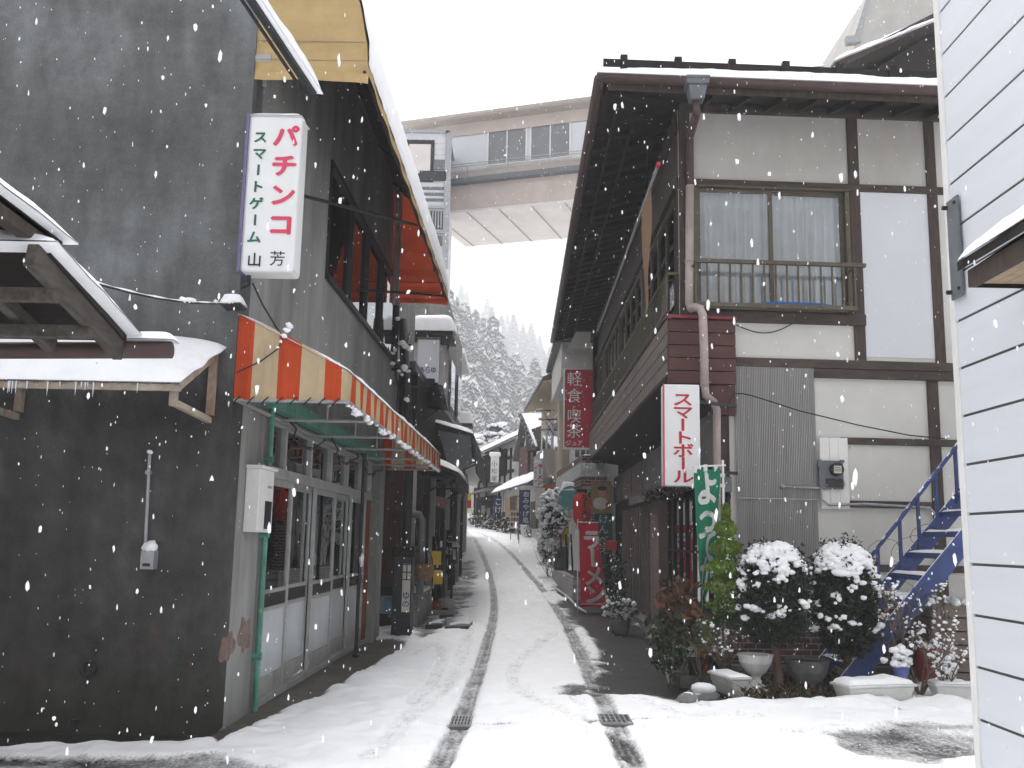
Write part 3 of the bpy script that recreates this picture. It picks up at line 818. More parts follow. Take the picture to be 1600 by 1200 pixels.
w.box(LX + 0.003, LX + 0.10, 8.9, 15.6, 2.78, 2.95)
w.build('header_beam', 'teal', shop)
w = MB(xfL)
w.tube([(LX + 0.05, 9.05, 0.02), (LX + 0.05, 9.05, 2.6), (LX + 0.05, 9.05, 2.86)], 0.028, 10)
for z in (0.5, 1.6, 2.3): w.tube([(LX - 0.0, 9.05, z), (LX + 0.085, 9.05, z)], 0.036, 8)
w.build('drain_pipe', 'teal', shop)
def patch(name, pts, d, mt):
    w_ = MB(xfL); n_ = len(pts)
    w_.add([(LX + d, y, z) for y, z in pts], [tuple(range(n_))]); return w_.build(name, mt, shop)
M['primer'] = mat('old orange primer', (0.20, 0.13, 0.105), 0.85, 0.3, 14, 0.3, 50, stain=(0.21, 0.20, 0.19), stain_amt=1.0)
def rag(y0, y1, z0, z1, sd, n_=44):
    r2 = random.Random(sd); out = []
    for k in range(n_):
        a = 2 * math.pi * k / n_; q_ = .82 + .16 * math.sin(a * 2 + sd) + .12 * math.sin(a * 5 + sd * 2) + r2.uniform(-.05, .05)
        out.append(((y0 + y1) / 2 + (y1 - y0) / 2 * math.cos(a) * q_, (z0 + z1) / 2 + (z1 - z0) / 2 * math.sin(a) * q_))
    return out
patch('primer_patch', rag(8.06, 8.50, .50, .82, 1), .002, 'primer')
patch('primer_patch', rag(8.55, 8.95, .52, .92, 2), .002, 'primer')
# small marks on the big wall
w = MB()
q = at(138, 1045, 7.99)
w.tube([(q.x + 0.055 * math.cos(k * math.pi / 8), 7.985, q.z + 0.055 * math.sin(k * math.pi / 8)) for k in range(17)], 0.012, 6)
w.build('iron_ring', 'dark_metal', shop)
w = MB(); q = at(116, 1128, 7.99); w.lathe([(0.0, -0.02), (0.03, -0.02), (0.03, 0.02), (0, 0.02)], (q.x, 7.98, q.z), 10); w.build('bolt_stub', 'dark_metal', shop)
w = MB()
q0, q1 = at(362, 478, 7.95), at(372, 470, 7.95)
w.box(q0.x - 0.05, q1.x + 0.06, 7.82, 8.0, q0.z - 0.03, q0.z)
br = w.build('wall_bracket', 'dark_metal', shop)
w = MB(); w.snow((q0.x - 0.06, 7.8, q0.z), (q1.x + 0.07, 7.8, q0.z), (q1.x + 0.07, 8.0, q0.z), (q0.x - 0.06, 8.0, q0.z), 0.06, 3, 0.03); w.build('snow_cover', 'snow', br, smooth=True)
w = MB(xfL); w.tube([(LX + 0.06, 8.05, 5.8), (LX + 0.06, 8.05, 6.4), (LX + 0.06, 8.05, 7.5)], 0.03, 8); w.tube([(LX + 0.06, 8.12, 5.6), (LX + 0.06, 8.12, 7.5)], 0.018, 8)
w.tube([(LX, 8.05, 5.82), (LX + 0.14, 8.05, 5.82)], 0.05, 8); w.build('conduit', 'steel', shop)

# white utility box on the corner pier
ub = thing('utility_box', 'white metal box with a dark window on the pier beside the glazed shop front', 'utility box', (LX, 8.6, 1.7))
(ya, za), (yb, zb) = (8.50, 1.62), (8.96, 2.18)
w = MB(xfL); w.box(LX + 0.002, LX + 0.13, ya, yb, za, zb); w.box(LX + 0.002, LX + 0.16, ya - 0.02, yb + 0.02, zb, zb + 0.03); w.build('case', 'white_paint', ub, bevel=0.008)
w = MB(xfL); w.box(LX + 0.13, LX + 0.135, ya + 0.20, yb - 0.05, za + 0.03, za + 0.28); w.build('dark_window', 'pot_black', ub)
w = MB(xfL); w.box(LX + 0.13, LX + 0.133, ya + 0.27, yb - 0.06, za + 0.40, za + 0.42); w.build('nameplate', 'steel', ub)

# outlet with conduit on the big wall
q = at(237, 868, 7.99)
ob = thing('outlet_box', 'small grey outlet box capped with snow under a thin conduit on the dark mortar wall', 'electrical box', (q.x, 8, q.z))
w = MB(); w.box(q.x - 0.055, q.x + 0.055, 7.89, 8.0, q.z - 0.11, q.z + 0.04); w.build('case', 'steel', ob, bevel=0.008)
w = MB(); w.box(q.x - 0.03, q.x + 0.03, 7.885, 7.892, q.z - 0.085, q.z - 0.06); w.build('socket_slot', 'pot_black', ob)
t0, t1 = at(234, 710, 7.97), at(227, 855, 7.97)
w = MB(); w.tube([t0, t1], 0.014, 8); w.tube([(t1.x, 7.97, t1.z), (t1.x, 7.97, t1.z - 0.08)], 0.025, 8); w.tube([(t0.x, 8.0, t0.z - 0.15), (t0.x, 7.95, t0.z - 0.15)], 0.022, 8); w.build('conduit', 'steel', ob)
V, F = blob_arrays(np.array([[q.x, 7.94, q.z + 0.075], [q.x + 0.03, 7.93, q.z + 0.06], [q.x - 0.03, 7.95, q.z + 0.06], [t0.x, 7.97, t0.z + 0.02]]), np.array([0.06, 0.045, 0.045, 0.024]))
mesh_np('snow_cover', V, F, 'snow', ob, smooth=True)

# ------------------------------------------------------------------ lightbox sign on the corner
sg = thing('lightbox_sign', 'tall white sign box with faded pink and green lettering on the dark shop corner', 'sign', (-2.4, 7.9, 3.8))
a0, a1, c0, c1 = at(390, 178, 7.85), at(462, 180, 7.85), at(373, 424, 7.85), at(463, 427, 7.85)
sx0, sx1, sz0, sz1 = -2.40, -1.935, 3.80, 5.20
w = MB(); w.box(sx0, sx1, 7.86, 8.12, sz0, sz1); w.build('case', 'sign_white', sg, bevel=0.03)
w = MB(); w.box(sx0 - 0.012, sx0 + 0.012, 7.84, 8.14, sz0 - 0.01, sz1 + 0.01); w.build('rim', 'purple_edge', sg)
w = MB(); w.snow((sx0, 7.85, sz1), (sx1, 7.85, sz1), (sx1, 8.13, sz1), (sx0, 8.13, sz1), 0.035, 5, 0.04); w.build('snow_cover', 'snow', sg, smooth=True)
w = MB(); w.tube([(sx0 + 0.05, 8.0, sz0), (sx0 + 0.05, 8.0, sz0 - 0.08), (sx0 - 0.02, 8.02, sz0 - 0.1)], 0.02, 8); w.build('mount', 'dark_metal', sg)
FY = 7.855
letters(sg, 'sign_pink', 'パチンコ', (sx0 + 0.335, FY, sz1 - 0.19), (1, 0, 0), (0, 0, -1), 0.235, 0.21, 0.265, bold=0.04)
letters(sg, 'sign_green', 'スマートゲーム', (sx0 + 0.115, FY, sz1 - 0.20), (1, 0, 0), (0, 0, -1), 0.125, 0.115, 0.150, bold=0.035)
letters(sg, 'ink', '芳', (sx0 + 0.325, FY, sz0 + 0.115), (1, 0, 0), (0, 0, -1), 0.14, 0.14, 0.2, bold=0.0)
letters(sg, 'ink', '山', (sx0 + 0.13, FY, sz0 + 0.10), (1, 0, 0), (0, 0, -1), 0.13, 0.13, 0.2, bold=0.015)
cb = tag(MB().tube([(-2.30, 7.95, 3.72), (-2.22, 8.0, 3.55), (-2.10, 8.1, 3.35), (-1.98, 8.2, 3.22)], 0.008, 6).build('sign_cable', 'ink', None, (-2.3, 7.95, 3.5)), 'short black cable hanging below the white sign box to the striped awning', 'cable')

# ------------------------------------------------------------------ striped awning over the shop front
aw = thing('striped_awning', 'orange and cream striped awning over the glazed shop doors, snow along its top edge', 'awning', (LX, 8, 2.7))
AY0, AY1, AX1 = 8.02, 16.1, -1.46
AZT, AZF, AZB = 3.46, 2.98, 2.72
segs = [0.0, 0.15, 0.375, 0.58, 0.795, 0.945, 1.0]
def topz(u): return AZT + (AZF - AZT) * u + 0.06 * math.sin(u * math.pi) * 0.6
for yy in (AY0, AY1):
    side = MB(xfL)
    for k in range(6):
        u0, u1 = segs[k], segs[k + 1]
        for s in range(4):
            p0, p1 = u0 + (u1 - u0) * s / 4, u0 + (u1 - u0) * (s + 1) / 4
            X0, X1 = LX + p0 * (AX1 - LX), LX + p1 * (AX1 - LX)
            bl = 0.012 * math.sin(p0 * 40)
            side.quad((X0, yy + bl, AZB), (X1, yy + 0.012 * math.sin(p1 * 40), AZB), (X1, yy, topz(p1)), (X0, yy, topz(p0)), k % 2)
    side.build('side_cloth', ['orange_cloth', 'cream_cloth'], aw)
top = MB(xfL)
ns = 42
for k in range(ns):
    ya, yb = AY0 + (AY1 - AY0) * k / ns, AY0 + (AY1 - AY0) * (k + 1) / ns
    mi = 1 - k % 2
    for s in range(6):
        u0, u1 = s / 6, (s + 1) / 6
        X0, X1 = LX + u0 * (AX1 - LX), LX + u1 * (AX1 - LX)
        top.quad((X0, ya, topz(u0)), (X1, ya, topz(u1)), (X1, yb, topz(u1)), (X0, yb, topz(u0)), mi)
    wv = lambda y: 0.015 * math.sin(y * 9) + 0.012 * noise.noise(Vector((y * 3, 0, 0)))
    top.quad((AX1, ya, AZF), (AX1 + wv(ya), ya, AZB - 0.02 + 0.01 * math.sin(ya * 17)), (AX1 + wv(yb), yb, AZB - 0.02 + 0.01 * math.sin(yb * 17)), (AX1, yb, AZF), mi)
top.build('roof_cloth', ['orange_cloth', 'cream_cloth'], aw)
w = MB(xfL)
w.snow((LX, AY0 - 0.02, topz(0) + 0.005), (AX1 + 0.01, AY0 - 0.02, topz(1) + 0.005), (AX1 + 0.01, AY1, topz(1) + 0.005), (LX, AY1, topz(0) + 0.005), 0.07, 2, 0.09, rag=0.02)
w.build('snow_cover', 'snow', aw, smooth=True)
w = MB(xfL)
pts = np.array([[AX1 + 0.01 + 0.018 * (y - 8) + RNG.uniform(-0.015, 0.015), y, AZB - 0.03 + RNG.uniform(-0.01, 0.02)] for y in np.arange(8.1, 16.1, 0.11) if RNG.random() < 0.7])
clump('snow_clump', pts, RNG.uniform(0.012, 0.04, len(pts)), aw, low=True)
for yy in (AY0 + 0.01, 9.4, 10.9, 12.4, 13.9, 15.1, AY1 - 0.02):
    w = MB(xfL); w.tube([(LX, yy, AZB), (AX1, yy, AZB)], 0.016, 8)
    if yy > 9: w.tube([(LX, yy, AZT - 0.02), (AX1, yy, AZF - 0.02)], 0.014, 8); w.tube([(LX + 0.5, yy, AZB), (LX + 0.5, yy, topz(0.5) - 0.02)], 0.012, 8)
    w.build('frame_tube', 'steel', aw)
w = MB(xfL); w.tube([(AX1, AY0, AZB), (AX1, AY1, AZB)], 0.02, 8); w.build('frame_tube', 'steel', aw)
w = MB(xfL); w.tube([(LX + 0.03, AY0, AZB), (LX + 0.03, AY1, AZB)], 0.02, 8); w.build('frame_tube', 'steel', aw)
w = MB(xfL)
for k in range(8):
    x = LX + 0.06 + k * 0.12
    w.tube([(x, AY0 - 0.012, AZB + 0.03), (x - 0.03, AY0 - 0.02, AZB), (x - 0.06, AY0 + 0.0, AZB - 0.03)], 0.006, 6)
w.build('lacing', 'ink', aw)
w = MB(xfL)
w.tube([(LX + 0.02, 8.0, 2.95), (LX + 0.22, 7.99, 3.05), (LX + 0.36, 7.99, 3.16), (LX + 0.44, 7.99, 3.34)], 0.006, 6); w.build('loose_cord', 'ink', aw)
V, F = blob_arrays(np.array([[LX + 0.36, 7.97, 3.17], [LX + 0.385, 7.97, 3.22], [LX + 0.41, 7.97, 3.27], [LX + 0.43, 7.97, 3.32], [LX + 0.45, 7.98, 3.36]]), np.array([0.012, 0.018, 0.022, 0.028, 0.032]))
mesh_np('snow_clump', V, F, 'snow', aw, smooth=True)
w = MB(xfL); w.tube([(LX + 0.22, 13.1, 0.02), (LX + 0.22, 13.1, AZB)], 0.024, 10); w.lathe([(0.05, 0), (0.05, 0.02), (0.024, 0.03)], (LX + 0.22, 13.1, 0.03), 12); po = w.build('support_post', 'dark_metal', aw)
V, F = blob_arrays(np.array([[LX + 0.25 + 0.09, 13.05, 1.30], [LX + 0.34, 13.06, 1.24]]), np.array([[0.03, 0.03, 0.07], [0.025, 0.025, 0.04]]))
mesh_np('snow_clump', V, F, 'snow', po, smooth=True)
# jumble of dark things under the awning: a rolled cloth and sagging wires
for k in range(4):
    y = 9.4 + k * 2.1
    w = MB(xfL); w.tube([(LX + 0.1 + 0.05 * math.sin(s * 2), y + s * 0.22, 2.74 - 0.22 * math.sin(s * math.pi / 8) + 0.03 * math.sin(s * 3 + k)) for s in range(9)], 0.01, 6); w.build('wire', 'ink', aw)

# ------------------------------------------------------------------ tan awning, upper floor
ua = thing('upper_awning', 'large tan awning with orange far end above the upper window of the dark mortar shop', 'awning', (LX, 8, 5.6))
q0, q1 = at(575, 112, 8.0), at(702, 474, 18.0)
UY0, UY1 = 8.02, 16.2
def uprof(t):                                          # front profile from lower hem to the wall
    P = [(-1.40, 5.66), (-1.415, 5.80), (-1.43, 5.97), (-1.50, 6.33), (-1.66, 6.85), (-1.95, 7.35), (LX + 0.01, 7.75)]
    s = t * (len(P) - 1); i = min(int(s), len(P) - 2); f = s - i
    return P[i][0] + (P[i + 1][0] - P[i][0]) * f, P[i][1] + (P[i + 1][1] - P[i][1]) * f
def xfU(x, y, z): return (x + 0.016 * (y - 8.0), y, z)
for y0, nm, mt in ((UY0, 'side_cloth', 'tan_cloth'), (UY1, 'far_side_cloth', 'orange_cloth')):
    w = MB(xfU)
    n = 18
    for k in range(n):
        a, b_ = k / n, (k + 1) / n
        (xa, za), (xb, zb) = uprof(a), uprof(b_)
        w.add([(LX, y0, za), (xa, y0 + 0.015 * math.sin(a * 30), za), (xb, y0 + 0.015 * math.sin(b_ * 30), zb), (LX, y0, zb)], [(0, 1, 2, 3)])
    zb = 5.66
    for k in range(10):                                 # hanging valance, hem rising in a curve at the front corner
        x0, x1 = LX + k / 10 * 1.02, LX + (k + 1) / 10 * 1.02
        c0, c1 = (0.05 * max(0, k / 10 - 0.6) ** 2 * 4, 0.05 * max(0, (k + 1) / 10 - 0.6) ** 2 * 4)
        w.quad((x0, y0 - 0.01 + 0.012 * math.sin(k * 1.1), zb - 0.05 - c0), (x1, y0 - 0.01 + 0.012 * math.sin(k * 1.1 + 1.1), zb - 0.05 - c1), (x1, y0 - 0.008, zb + 0.02), (x0, y0 - 0.008, zb + 0.02))
    w.build(nm, mt, ua, smooth=True)
    w = MB(xfU)
    w.tube([(LX, y0 - 0.012, 5.98), (-1.43, y0 - 0.012, 5.98)], 0.006, 6); w.tube([(LX, y0 - 0.012, 5.80), (-1.42, y0 - 0.012, 5.80)], 0.005, 6)
    w.build('seam', 'wood_tan' if y0 == UY0 else 'dark_metal', ua)
w = MB(xfU)
w.grid(lambda u, v: (uprof(v)[0] + 0.008 * math.sin(u * 60), UY0 + u * (UY1 - UY0), uprof(v)[1]), 60, 24)
w.build('roof_cloth', 'tan_cloth', ua, smooth=True)
w = MB(xfU)
w.grid(lambda u, v: (uprof(v * 0.97 + 0.03)[0] - 0.03, UY0 + 0.03 + u * (UY1 - UY0 - 0.06), uprof(v * 0.97 + 0.03)[1] - 0.012), 40, 24)
w.build('underside_shade', 'painted_shade', ua, smooth=True)  # added dark sheet: shade under the snow-covered tan cloth, put into colour
w = MB(xfU)
w.grid(lambda u, v: (uprof(0.12 + v * 0.88)[0] + 0.008 + (0.012 + 0.010 * noise.noise(Vector((u * 40, v * 6, 0)))) * math.sin(min(1, v * 8) * math.pi / 2),
                     UY0 - 0.01 + u * (UY1 - UY0 + 0.03), uprof(0.12 + v * 0.88)[1] + 0.012 + 0.02 * noise.noise(Vector((u * 50, v * 6, 4)))), 160, 24)
w.build('snow_cover', 'snow', ua, smooth=True)
for yy in (8.9, 10.7, 12.5, 14.3, 15.9):
    w = MB(xfU); w.tube([(uprof(t_ / 12)[0] - 0.05, yy, uprof(t_ / 12)[1] - 0.02) for t_ in range(13)], 0.014, 6); w.build('rib', 'dark_metal', ua)
w = MB(xfU); w.tube([(-1.44, UY0, 5.70), (-1.44, UY1, 5.70)], 0.016, 8); w.build('frame_tube', 'dark_metal', ua)
w = MB(xfU); w.tube([(LX + 0.05, 9.2, 5.0), (-1.5, 12.4, 5.75)], 0.02, 8); w.build('arm', 'dark_metal', ua)
w = MB(xfU); w.tube([(LX + 0.05, 13.0, 5.0), (-1.5, 16.2, 5.75)], 0.02, 8); w.build('arm', 'dark_metal', ua)
q0, q1 = at(624, 262, 16.1), at(622, 476, 16.1)
w = MB(); w.tube([(q0.x, 16.1, q0.z), (q0.x, 16.1, q1.z)], 0.035, 8); w.tube([(q0.x + 0.06, 16.12, q0.z - 0.2), (q0.x + 0.06, 16.12, q1.z)], 0.02, 8); w.build('frame_tube', 'steel', ua)

# snow-topped bar that comes down across the tan awning
q0, q1 = at(352, -60, 6.6), at(490, 148, 7.3)
sb = thing('metal_bar', 'snow-topped metal bar sloping down across the tan awning', 'metal bar', q1)
w = MB(); w.bar(q0, q1, 0.06, 0.03); w.bar(q0 + Vector((-0.06, 0.03, -0.01)), q1 + Vector((-0.06, 0.03, -0.01)), 0.02, 0.02); w.build('bar', 'dark_metal', sb)
dv = (q1 - q0); 
w = MB(); w.snow(q0 + Vector((-0.03, 0, 0.017)), q1 + Vector((-0.03, 0, 0.017)), q1 + Vector((0.075, 0.02, 0.017)), q0 + Vector((0.075, 0.02, 0.017)), 0.10, 8, 0.025, rag=0.008); w.build('snow_cover', 'snow', sb, smooth=True)

# ------------------------------------------------------------------ corrugated canopy with snow on the big wall
cn = thing('wall_canopy', 'corrugated lean-to canopy under thick snow on rusty brackets of the dark mortar wall', 'canopy', (-3.5, 8, 2.8))
c_bl, c_br = at(343, 540, 7.98), at(250, 604, 7.05)
zt, zb = c_bl.z - 0.02, c_br.z + 0.02
xr = -2.53
w = MB()
w.grid(lambda u, v: (-8.5 + u * (xr + 8.5), 7.98 - v * 0.95, zt + (zb - zt) * v + 0.012 * math.sin(u * (xr + 8.5) * 60)), 300, 2)
w.build('roof_sheet', 'rust', cn)
w = MB()
w.snow((-8.5, 7.02, zb + 0.01), (xr + 0.02, 7.02, zb + 0.01), (xr + 0.02, 7.99, zt + 0.01), (-8.5, 7.99, zt + 0.01), 0.16, 4, 0.06, rag=0.03, lump=0.18)
w.build('snow_cover', 'snow', cn, smooth=True)
for xx in (xr - 0.06, -4.2, -6.2):
    w = MB()
    w.bar((xx, 7.98, zt - 0.06), (xx, 7.06, zb - 0.05), 0.045, 0.06)
    w.bar((xx, 7.96, zt - 0.02), (xx, 7.96, zt - 0.58), 0.06, 0.06, up=(0, 1, 0))
    w.bar((xx, 7.95, zb - 0.16), (xx, 7.10, zb - 0.13), 0.045, 0.05)
    w.bar((xx, 7.10, zb - 0.16), (xx, 7.10, zb - 0.04), 0.05, 0.06, up=(0, 1, 0))
    w.build('bracket', 'rust', cn, bevel=0.003)
w = MB(); w.bar((-8.5, 7.06, zb - 0.025), (xr, 7.06, zb - 0.025), 0.04, 0.05); w.build('edge_rail', 'rust', cn)
w = MB()
for k in range(26):
    x = -5.2 + RNG.random() * 2.5
    l = RNG.uniform(0.03, 0.11)
    w.tube([(x, 7.03, zb - 0.0), (x, 7.03, zb - l * .5), (x, 7.03, zb - l)], [0.006, 0.004, 0.001], 6)
w.build('icicles', mat('ice', (0.7, 0.75, 0.8), 0.1, 0.05, 5, 0.0), cn)

# ------------------------------------------------------------------ near timber eave, lower left: seen from below, eave line across, verge rising towards the camera
EVY = 4.95
e0 = at(198, 524, EVY)
xv = e0.x
def vx(px, py, x): return hit(px, py, (x, 0, 0), (1, 0, 0))
te = thing('timber_roof', 'old timber roof corner with brown gutter and snow on top, jutting in front of the snowy corrugated canopy', 'roof', (xv, EVY, e0.z))
u1 = vx(80, 388, xv)                                   # top of the lower verge
XL = -6.0
dirv = (u1 - e0)
w = MB(); w.slab([e0, u1, Vector((XL, u1.y, u1.z)), Vector((XL, e0.y, e0.z))], (0, 0, -0.03)); w.build('lower_roof', 'wood_dark', te)
w = MB(); w.snow(e0 + Vector((.075, .05, .003)), u1 + Vector((.075, -.1, .003)), Vector((XL, u1.y - .1, u1.z + .003)), Vector((XL, e0.y + .03, e0.z + .003)), 0.13, 9, 0.045, rag=0.01, lump=0.22); w.build('snow_cover', 'snow', te, smooth=True)
w = MB(); w.bar(e0 + Vector((-.04, 0, -.075)) - dirv * 0.02, u1 + Vector((-.04, 0, -.075)) + dirv * 0.1, 0.05, 0.11); w.build('bargeboard', 'wood_grey', te, bevel=0.004)
for k in range(1, 7):
    w = MB(); o = Vector((-0.04 - k * 0.36, 0, -.06)); w.bar(e0 + o - dirv * 0.02, u1 + o + dirv * 0.1, 0.055, 0.07); w.build('rafter', 'wood_grey', te, bevel=0.004)
for f, hgt in ((0.42, .15), (0.85, .15)):
    p = e0 + dirv * f
    w = MB(); w.box(XL, xv - 0.02, p.y - 0.03, p.y + 0.03, p.z - hgt - 0.03, p.z - hgt + 0.03); w.build('purlin', 'wood_grey', te, bevel=0.004)
w = MB(); w.tube([(XL, EVY + 0.06, at(-80, 562, EVY).z), at(268, 547, EVY + 0.06)], 0.045, 14); w.build('gutter', 'gutter', te, smooth=True)
ge = at(268, 533, EVY + 0.06)
w = MB(); w.snow((xv - 0.08, EVY + .01, ge.z), (ge.x + .02, EVY + .01, ge.z), (ge.x + .02, EVY + .12, ge.z), (xv - 0.08, EVY + .12, ge.z), 0.045, 12, 0.02, rag=0.012); w.build('snow_cover', 'snow', te, smooth=True)
xu = xv - 0.05
a_, b2_ = vx(98, 378, xu), vx(-60, 258, xu)
w = MB(); w.slab([a_, b2_, Vector((XL, b2_.y, b2_.z)), Vector((XL, a_.y, a_.z))], (0, 0, -0.03)); w.build('upper_roof', 'wood_dark', te)
w = MB(); w.bar(a_ + Vector((-.03, 0, -.045)), b2_ + Vector((-.03, 0, -.045)), 0.06, 0.08); w.build('bargeboard', 'wood_brown', te, bevel=0.004)
w = MB(); w.snow(a_ + Vector((.06, .04, .003)), b2_ + Vector((.06, 0, .003)), Vector((XL, b2_.y, b2_.z + .003)), Vector((XL, a_.y + .02, a_.z + .003)), 0.13, 6, 0.045, rag=0.01, lump=0.2); w.build('snow_cover', 'snow', te, smooth=True)
w = MB(); w.box(XL, xv - 0.35, u1.y - 0.6, u1.y - 0.5, 1.9, u1.z + .1); w.box(XL, XL + .1, u1.y, 6.5, -0.2, 3); w.build('wall_board', 'wood_dark', te)

# cable from the timber roof to the shop corner
cab = thing('cable', 'sagging thin cable with snow clumps from the timber roof end to the shop corner', 'cable', at(100, 430, 5.1))
c0, c1 = at(98, 428, 5.1), at(372, 474, 7.9)
cp = [c0.lerp(c1, s / 24) - Vector((0, 0, 0.06 * math.sin(s / 24 * math.pi))) for s in range(25)]
w = MB(); w.tube(cp, 0.008, 6); w.build('wire', 'ink', cab)
pts, rad = [], []
for s in list(np.linspace(0, 0.9, 10)) + [1.4, 2.2]: pts.append(cp[0].lerp(cp[3], s / 3) + Vector((RNG.uniform(-.03, .03), 0, 0.02))); rad.append(RNG.uniform(0.02, 0.04))
for k in (14.2, 14.9, 15.6, 19.6, 22.0, 22.6, 23.2):
    i = int(k); pts.append(cp[i].lerp(cp[i + 1], k - i) + Vector((0, 0, 0.018))); rad.append(0.03 if k < 16 else 0.02)
clump('snow_clump', np.array([tuple(p) for p in pts]), rad, cab)
w = MB(); w.tube([p + Vector((0, 0, 0.009)) for p in cp[2:]], [0.006 + 0.004 * math.sin(i * 1.7) for i in range(len(cp) - 2)], 6); w.build('snow_line', 'snow', cab)
# ================================================================== RIGHT: WHITE METAL SIDED HOUSE (nearest)
RX, RYF = 2.76, 6.0
wh = thing('siding_house', 'white house clad in broad horizontal metal boards with a small dark canopy', 'building', (RX, RYF, 0))
w = MB()
w.box(RX + 0.012, RX + 4, 1.0, RYF, -0.3, 8.5)
w.build('groove_backing', 'siding_gap', wh)
w = MB()
ph = 0.302
z = -0.3
while z < 8.4:
    w.box(RX, RX + 0.011, 1.0, RYF - 0.03, z, z + ph - 0.016); z += ph
w.build('siding_boards', 'siding_white', wh, bevel=0.004)
w = MB(); w.box(RX - 0.012, RX + 0.06, RYF - 0.045, RYF + 0.02, -0.3, 8.5); w.box(RX + 0.06, RX + 4, RYF, RYF + 0.02, -0.3, 8.5); w.build('corner_trim', 'white_paint', wh, bevel=0.006)
w = MB(); w.box(RX - 0.03, RX - 0.0121, RYF - 0.20, RYF - 0.05, 3.15, 3.80)
w.build('dark_bracket', 'hopper', wh, bevel=0.004)
for z in (3.2, 3.76):
    w = MB(); w.tube([(RX - 0.03, RYF - 0.06, z), (RX - 0.06, RYF - 0.06, z)], 0.015, 8); w.tube([(RX - 0.03, RYF - 0.17, z), (RX - 0.04, RYF - 0.17, z)], 0.012, 8); w.build('bolt', 'dark_metal', wh)
cp_ = thing('door_canopy', 'dark brown wooden canopy with snow on it on the wall of the white sided house', 'canopy', (RX, 4.4, 3.0))
tip, tb = at(1495, 402, 5.0), at(1520, 432, 5.0)
cx, cz = tip.x, tip.z - 0.03
w = MB()
w.slab([(cx, 2.5, cz), (RX - 0.013, 2.5, cz + 0.26), (RX - 0.013, 5.0, cz + 0.26), (cx, 5.0, cz)], (0, 0, -0.05)); w.build('roof_board', 'wood_dark', cp_)
w = MB(); w.box(cx + 0.03, cx + 0.07, 2.5, 4.95, cz - 0.15, cz - 0.055); w.build('fascia', 'wood_brown', cp_, bevel=0.004)
w = MB(); w.box(cx + 0.07, RX - 0.013, 2.5, 4.93, cz - 0.13, cz - 0.10)
for k in range(8): w.box(cx + 0.08 + k * 0.06, cx + 0.135 + k * 0.06, 2.52, 4.9, cz - 0.14, cz - 0.131)
w.build('ceiling_boards', 'wood_tan', cp_)
w = MB(); w.add([(cx + 0.03, 4.952, cz - 0.15), (RX - 0.013, 4.952, cz - 0.15), (RX - 0.013, 4.952, cz + 0.2), (cx + 0.03, 4.952, cz - 0.06)], [(0, 1, 2, 3)]); w.build('end_board', 'wood_dark', cp_)
w = MB(); w.snow((cx - 0.01, 2.5, cz + 0.004), (cx - 0.01, 5.02, cz + 0.004), (RX - 0.014, 5.02, cz + 0.265), (RX - 0.014, 2.5, cz + 0.265), 0.06, 14, 0.04, rag=0.012); w.build('snow_cover', 'snow', cp_, smooth=True)

# ================================================================== RIGHT: TIMBER HOUSE
HX, HY, HA = 2.12, 12.5, 0.05
fd = Vector((1, HA, 0)).normalized()
fn_ = Vector((fd.y, -fd.x, 0))                       # towards the camera
def fp(px, py, d=0.0):                                # pixel -> (s along the facade, z)
    p0 = Vector((HX, HY, 0)) + fn_ * d
    q = hit(px, py, p0, fn_)
    return (q - p0).dot(fd), q.z
def xfF(s, d, z): return tuple(Vector((HX, HY, 0)) + fd * s + fn_ * d + Vector((0, 0, z)))
class FB(MB):
    def fb(self, s0, s1, z0, z1, d0, d1, m=0): return self.box(s0, s1, d0, d1, z0, z1, m)
def FBn(): return FB(xfF)
th = thing('timber_house', 'old half-timbered two-storey house with white plaster panels, brown balcony band and deep dark eaves', 'building', (HX, HY, 0))
SE = 8.5
EZ = 7.42                                             # eaves
zt = fp(1200, 178)[1]; zh = fp(1200, 290)[1]; zs = fp(1200, 488)[1]; zm = fp(1300, 570)[1]
s_p1 = fp(1337, 380)[0]; s_p2 = fp(1463, 450)[0]; s_c0 = fp(1136, 800)[0]; s_c1 = fp(1277, 800)[0]; s_p3 = fp(1458, 650)[0]
z_b2 = fp(1400, 691)[1]; z_b3 = fp(1400, 789)[1]; z_b4 = fp(1400, 888)[1]
SG = 0.52                                             # ground floor corner is set back along the facade
w = FBn()
w.fb(SG, SE, -0.2, zm, -0.25, 0)
w.fb(0, SE, zm, zs, -0.25, 0)
s_w0, s_w1 = fp(1088, 400)[0], fp(1320, 400)[0]
zw0, zw1 = zs + 0.0, zh - 0.02
w.fb(0, s_w0, zs, zh, -0.25, 0); w.fb(s_w1, SE, zs, zh, -0.25, 0)
w.fb(0, SE, zh, 7.6, -0.25, 0)
w.build('plaster_wall', 'plaster', th)
w = FBn(); w.fb(s_p1 + 0.08, s_p2 - 0.06, zm + 0.12, zh - 0.05, 0.001, 0.012); w.build('white_board', 'white_board', th)
w = FBn(); w.fb(0.1, s_p1 - 0.085, zh + 0.05, zt, 0.001, 0.006); w.fb(s_p1 + 0.085, s_p2 - 0.07, zh + 0.05, zt, 0.001, 0.006); w.build('shaded_panel', 'plaster_grey', th)  # greyer plaster puts the eave's shade into the panels' colour
def post(s, z0, z1, wd=0.16, d=0.035, nm='post', m_='wood_brown'):
    w = FBn(); w.fb(s - wd / 2, s + wd / 2, z0, z1, 0.0, d); return w.build(nm, m_, th, bevel=0.006)
def beam(s0, s1, z, h=0.14, d=0.045, nm='beam', m_='beam'):
    w = FBn(); w.fb(s0, s1, z - h / 2, z + h / 2, 0.0, d); return w.build(nm, m_, th, bevel=0.006)
post(0.07, zm, 7.5, 0.15, 0.05)
post(s_p1, zm, zt, 0.15)
post(s_p2, zm, zt, 0.14)
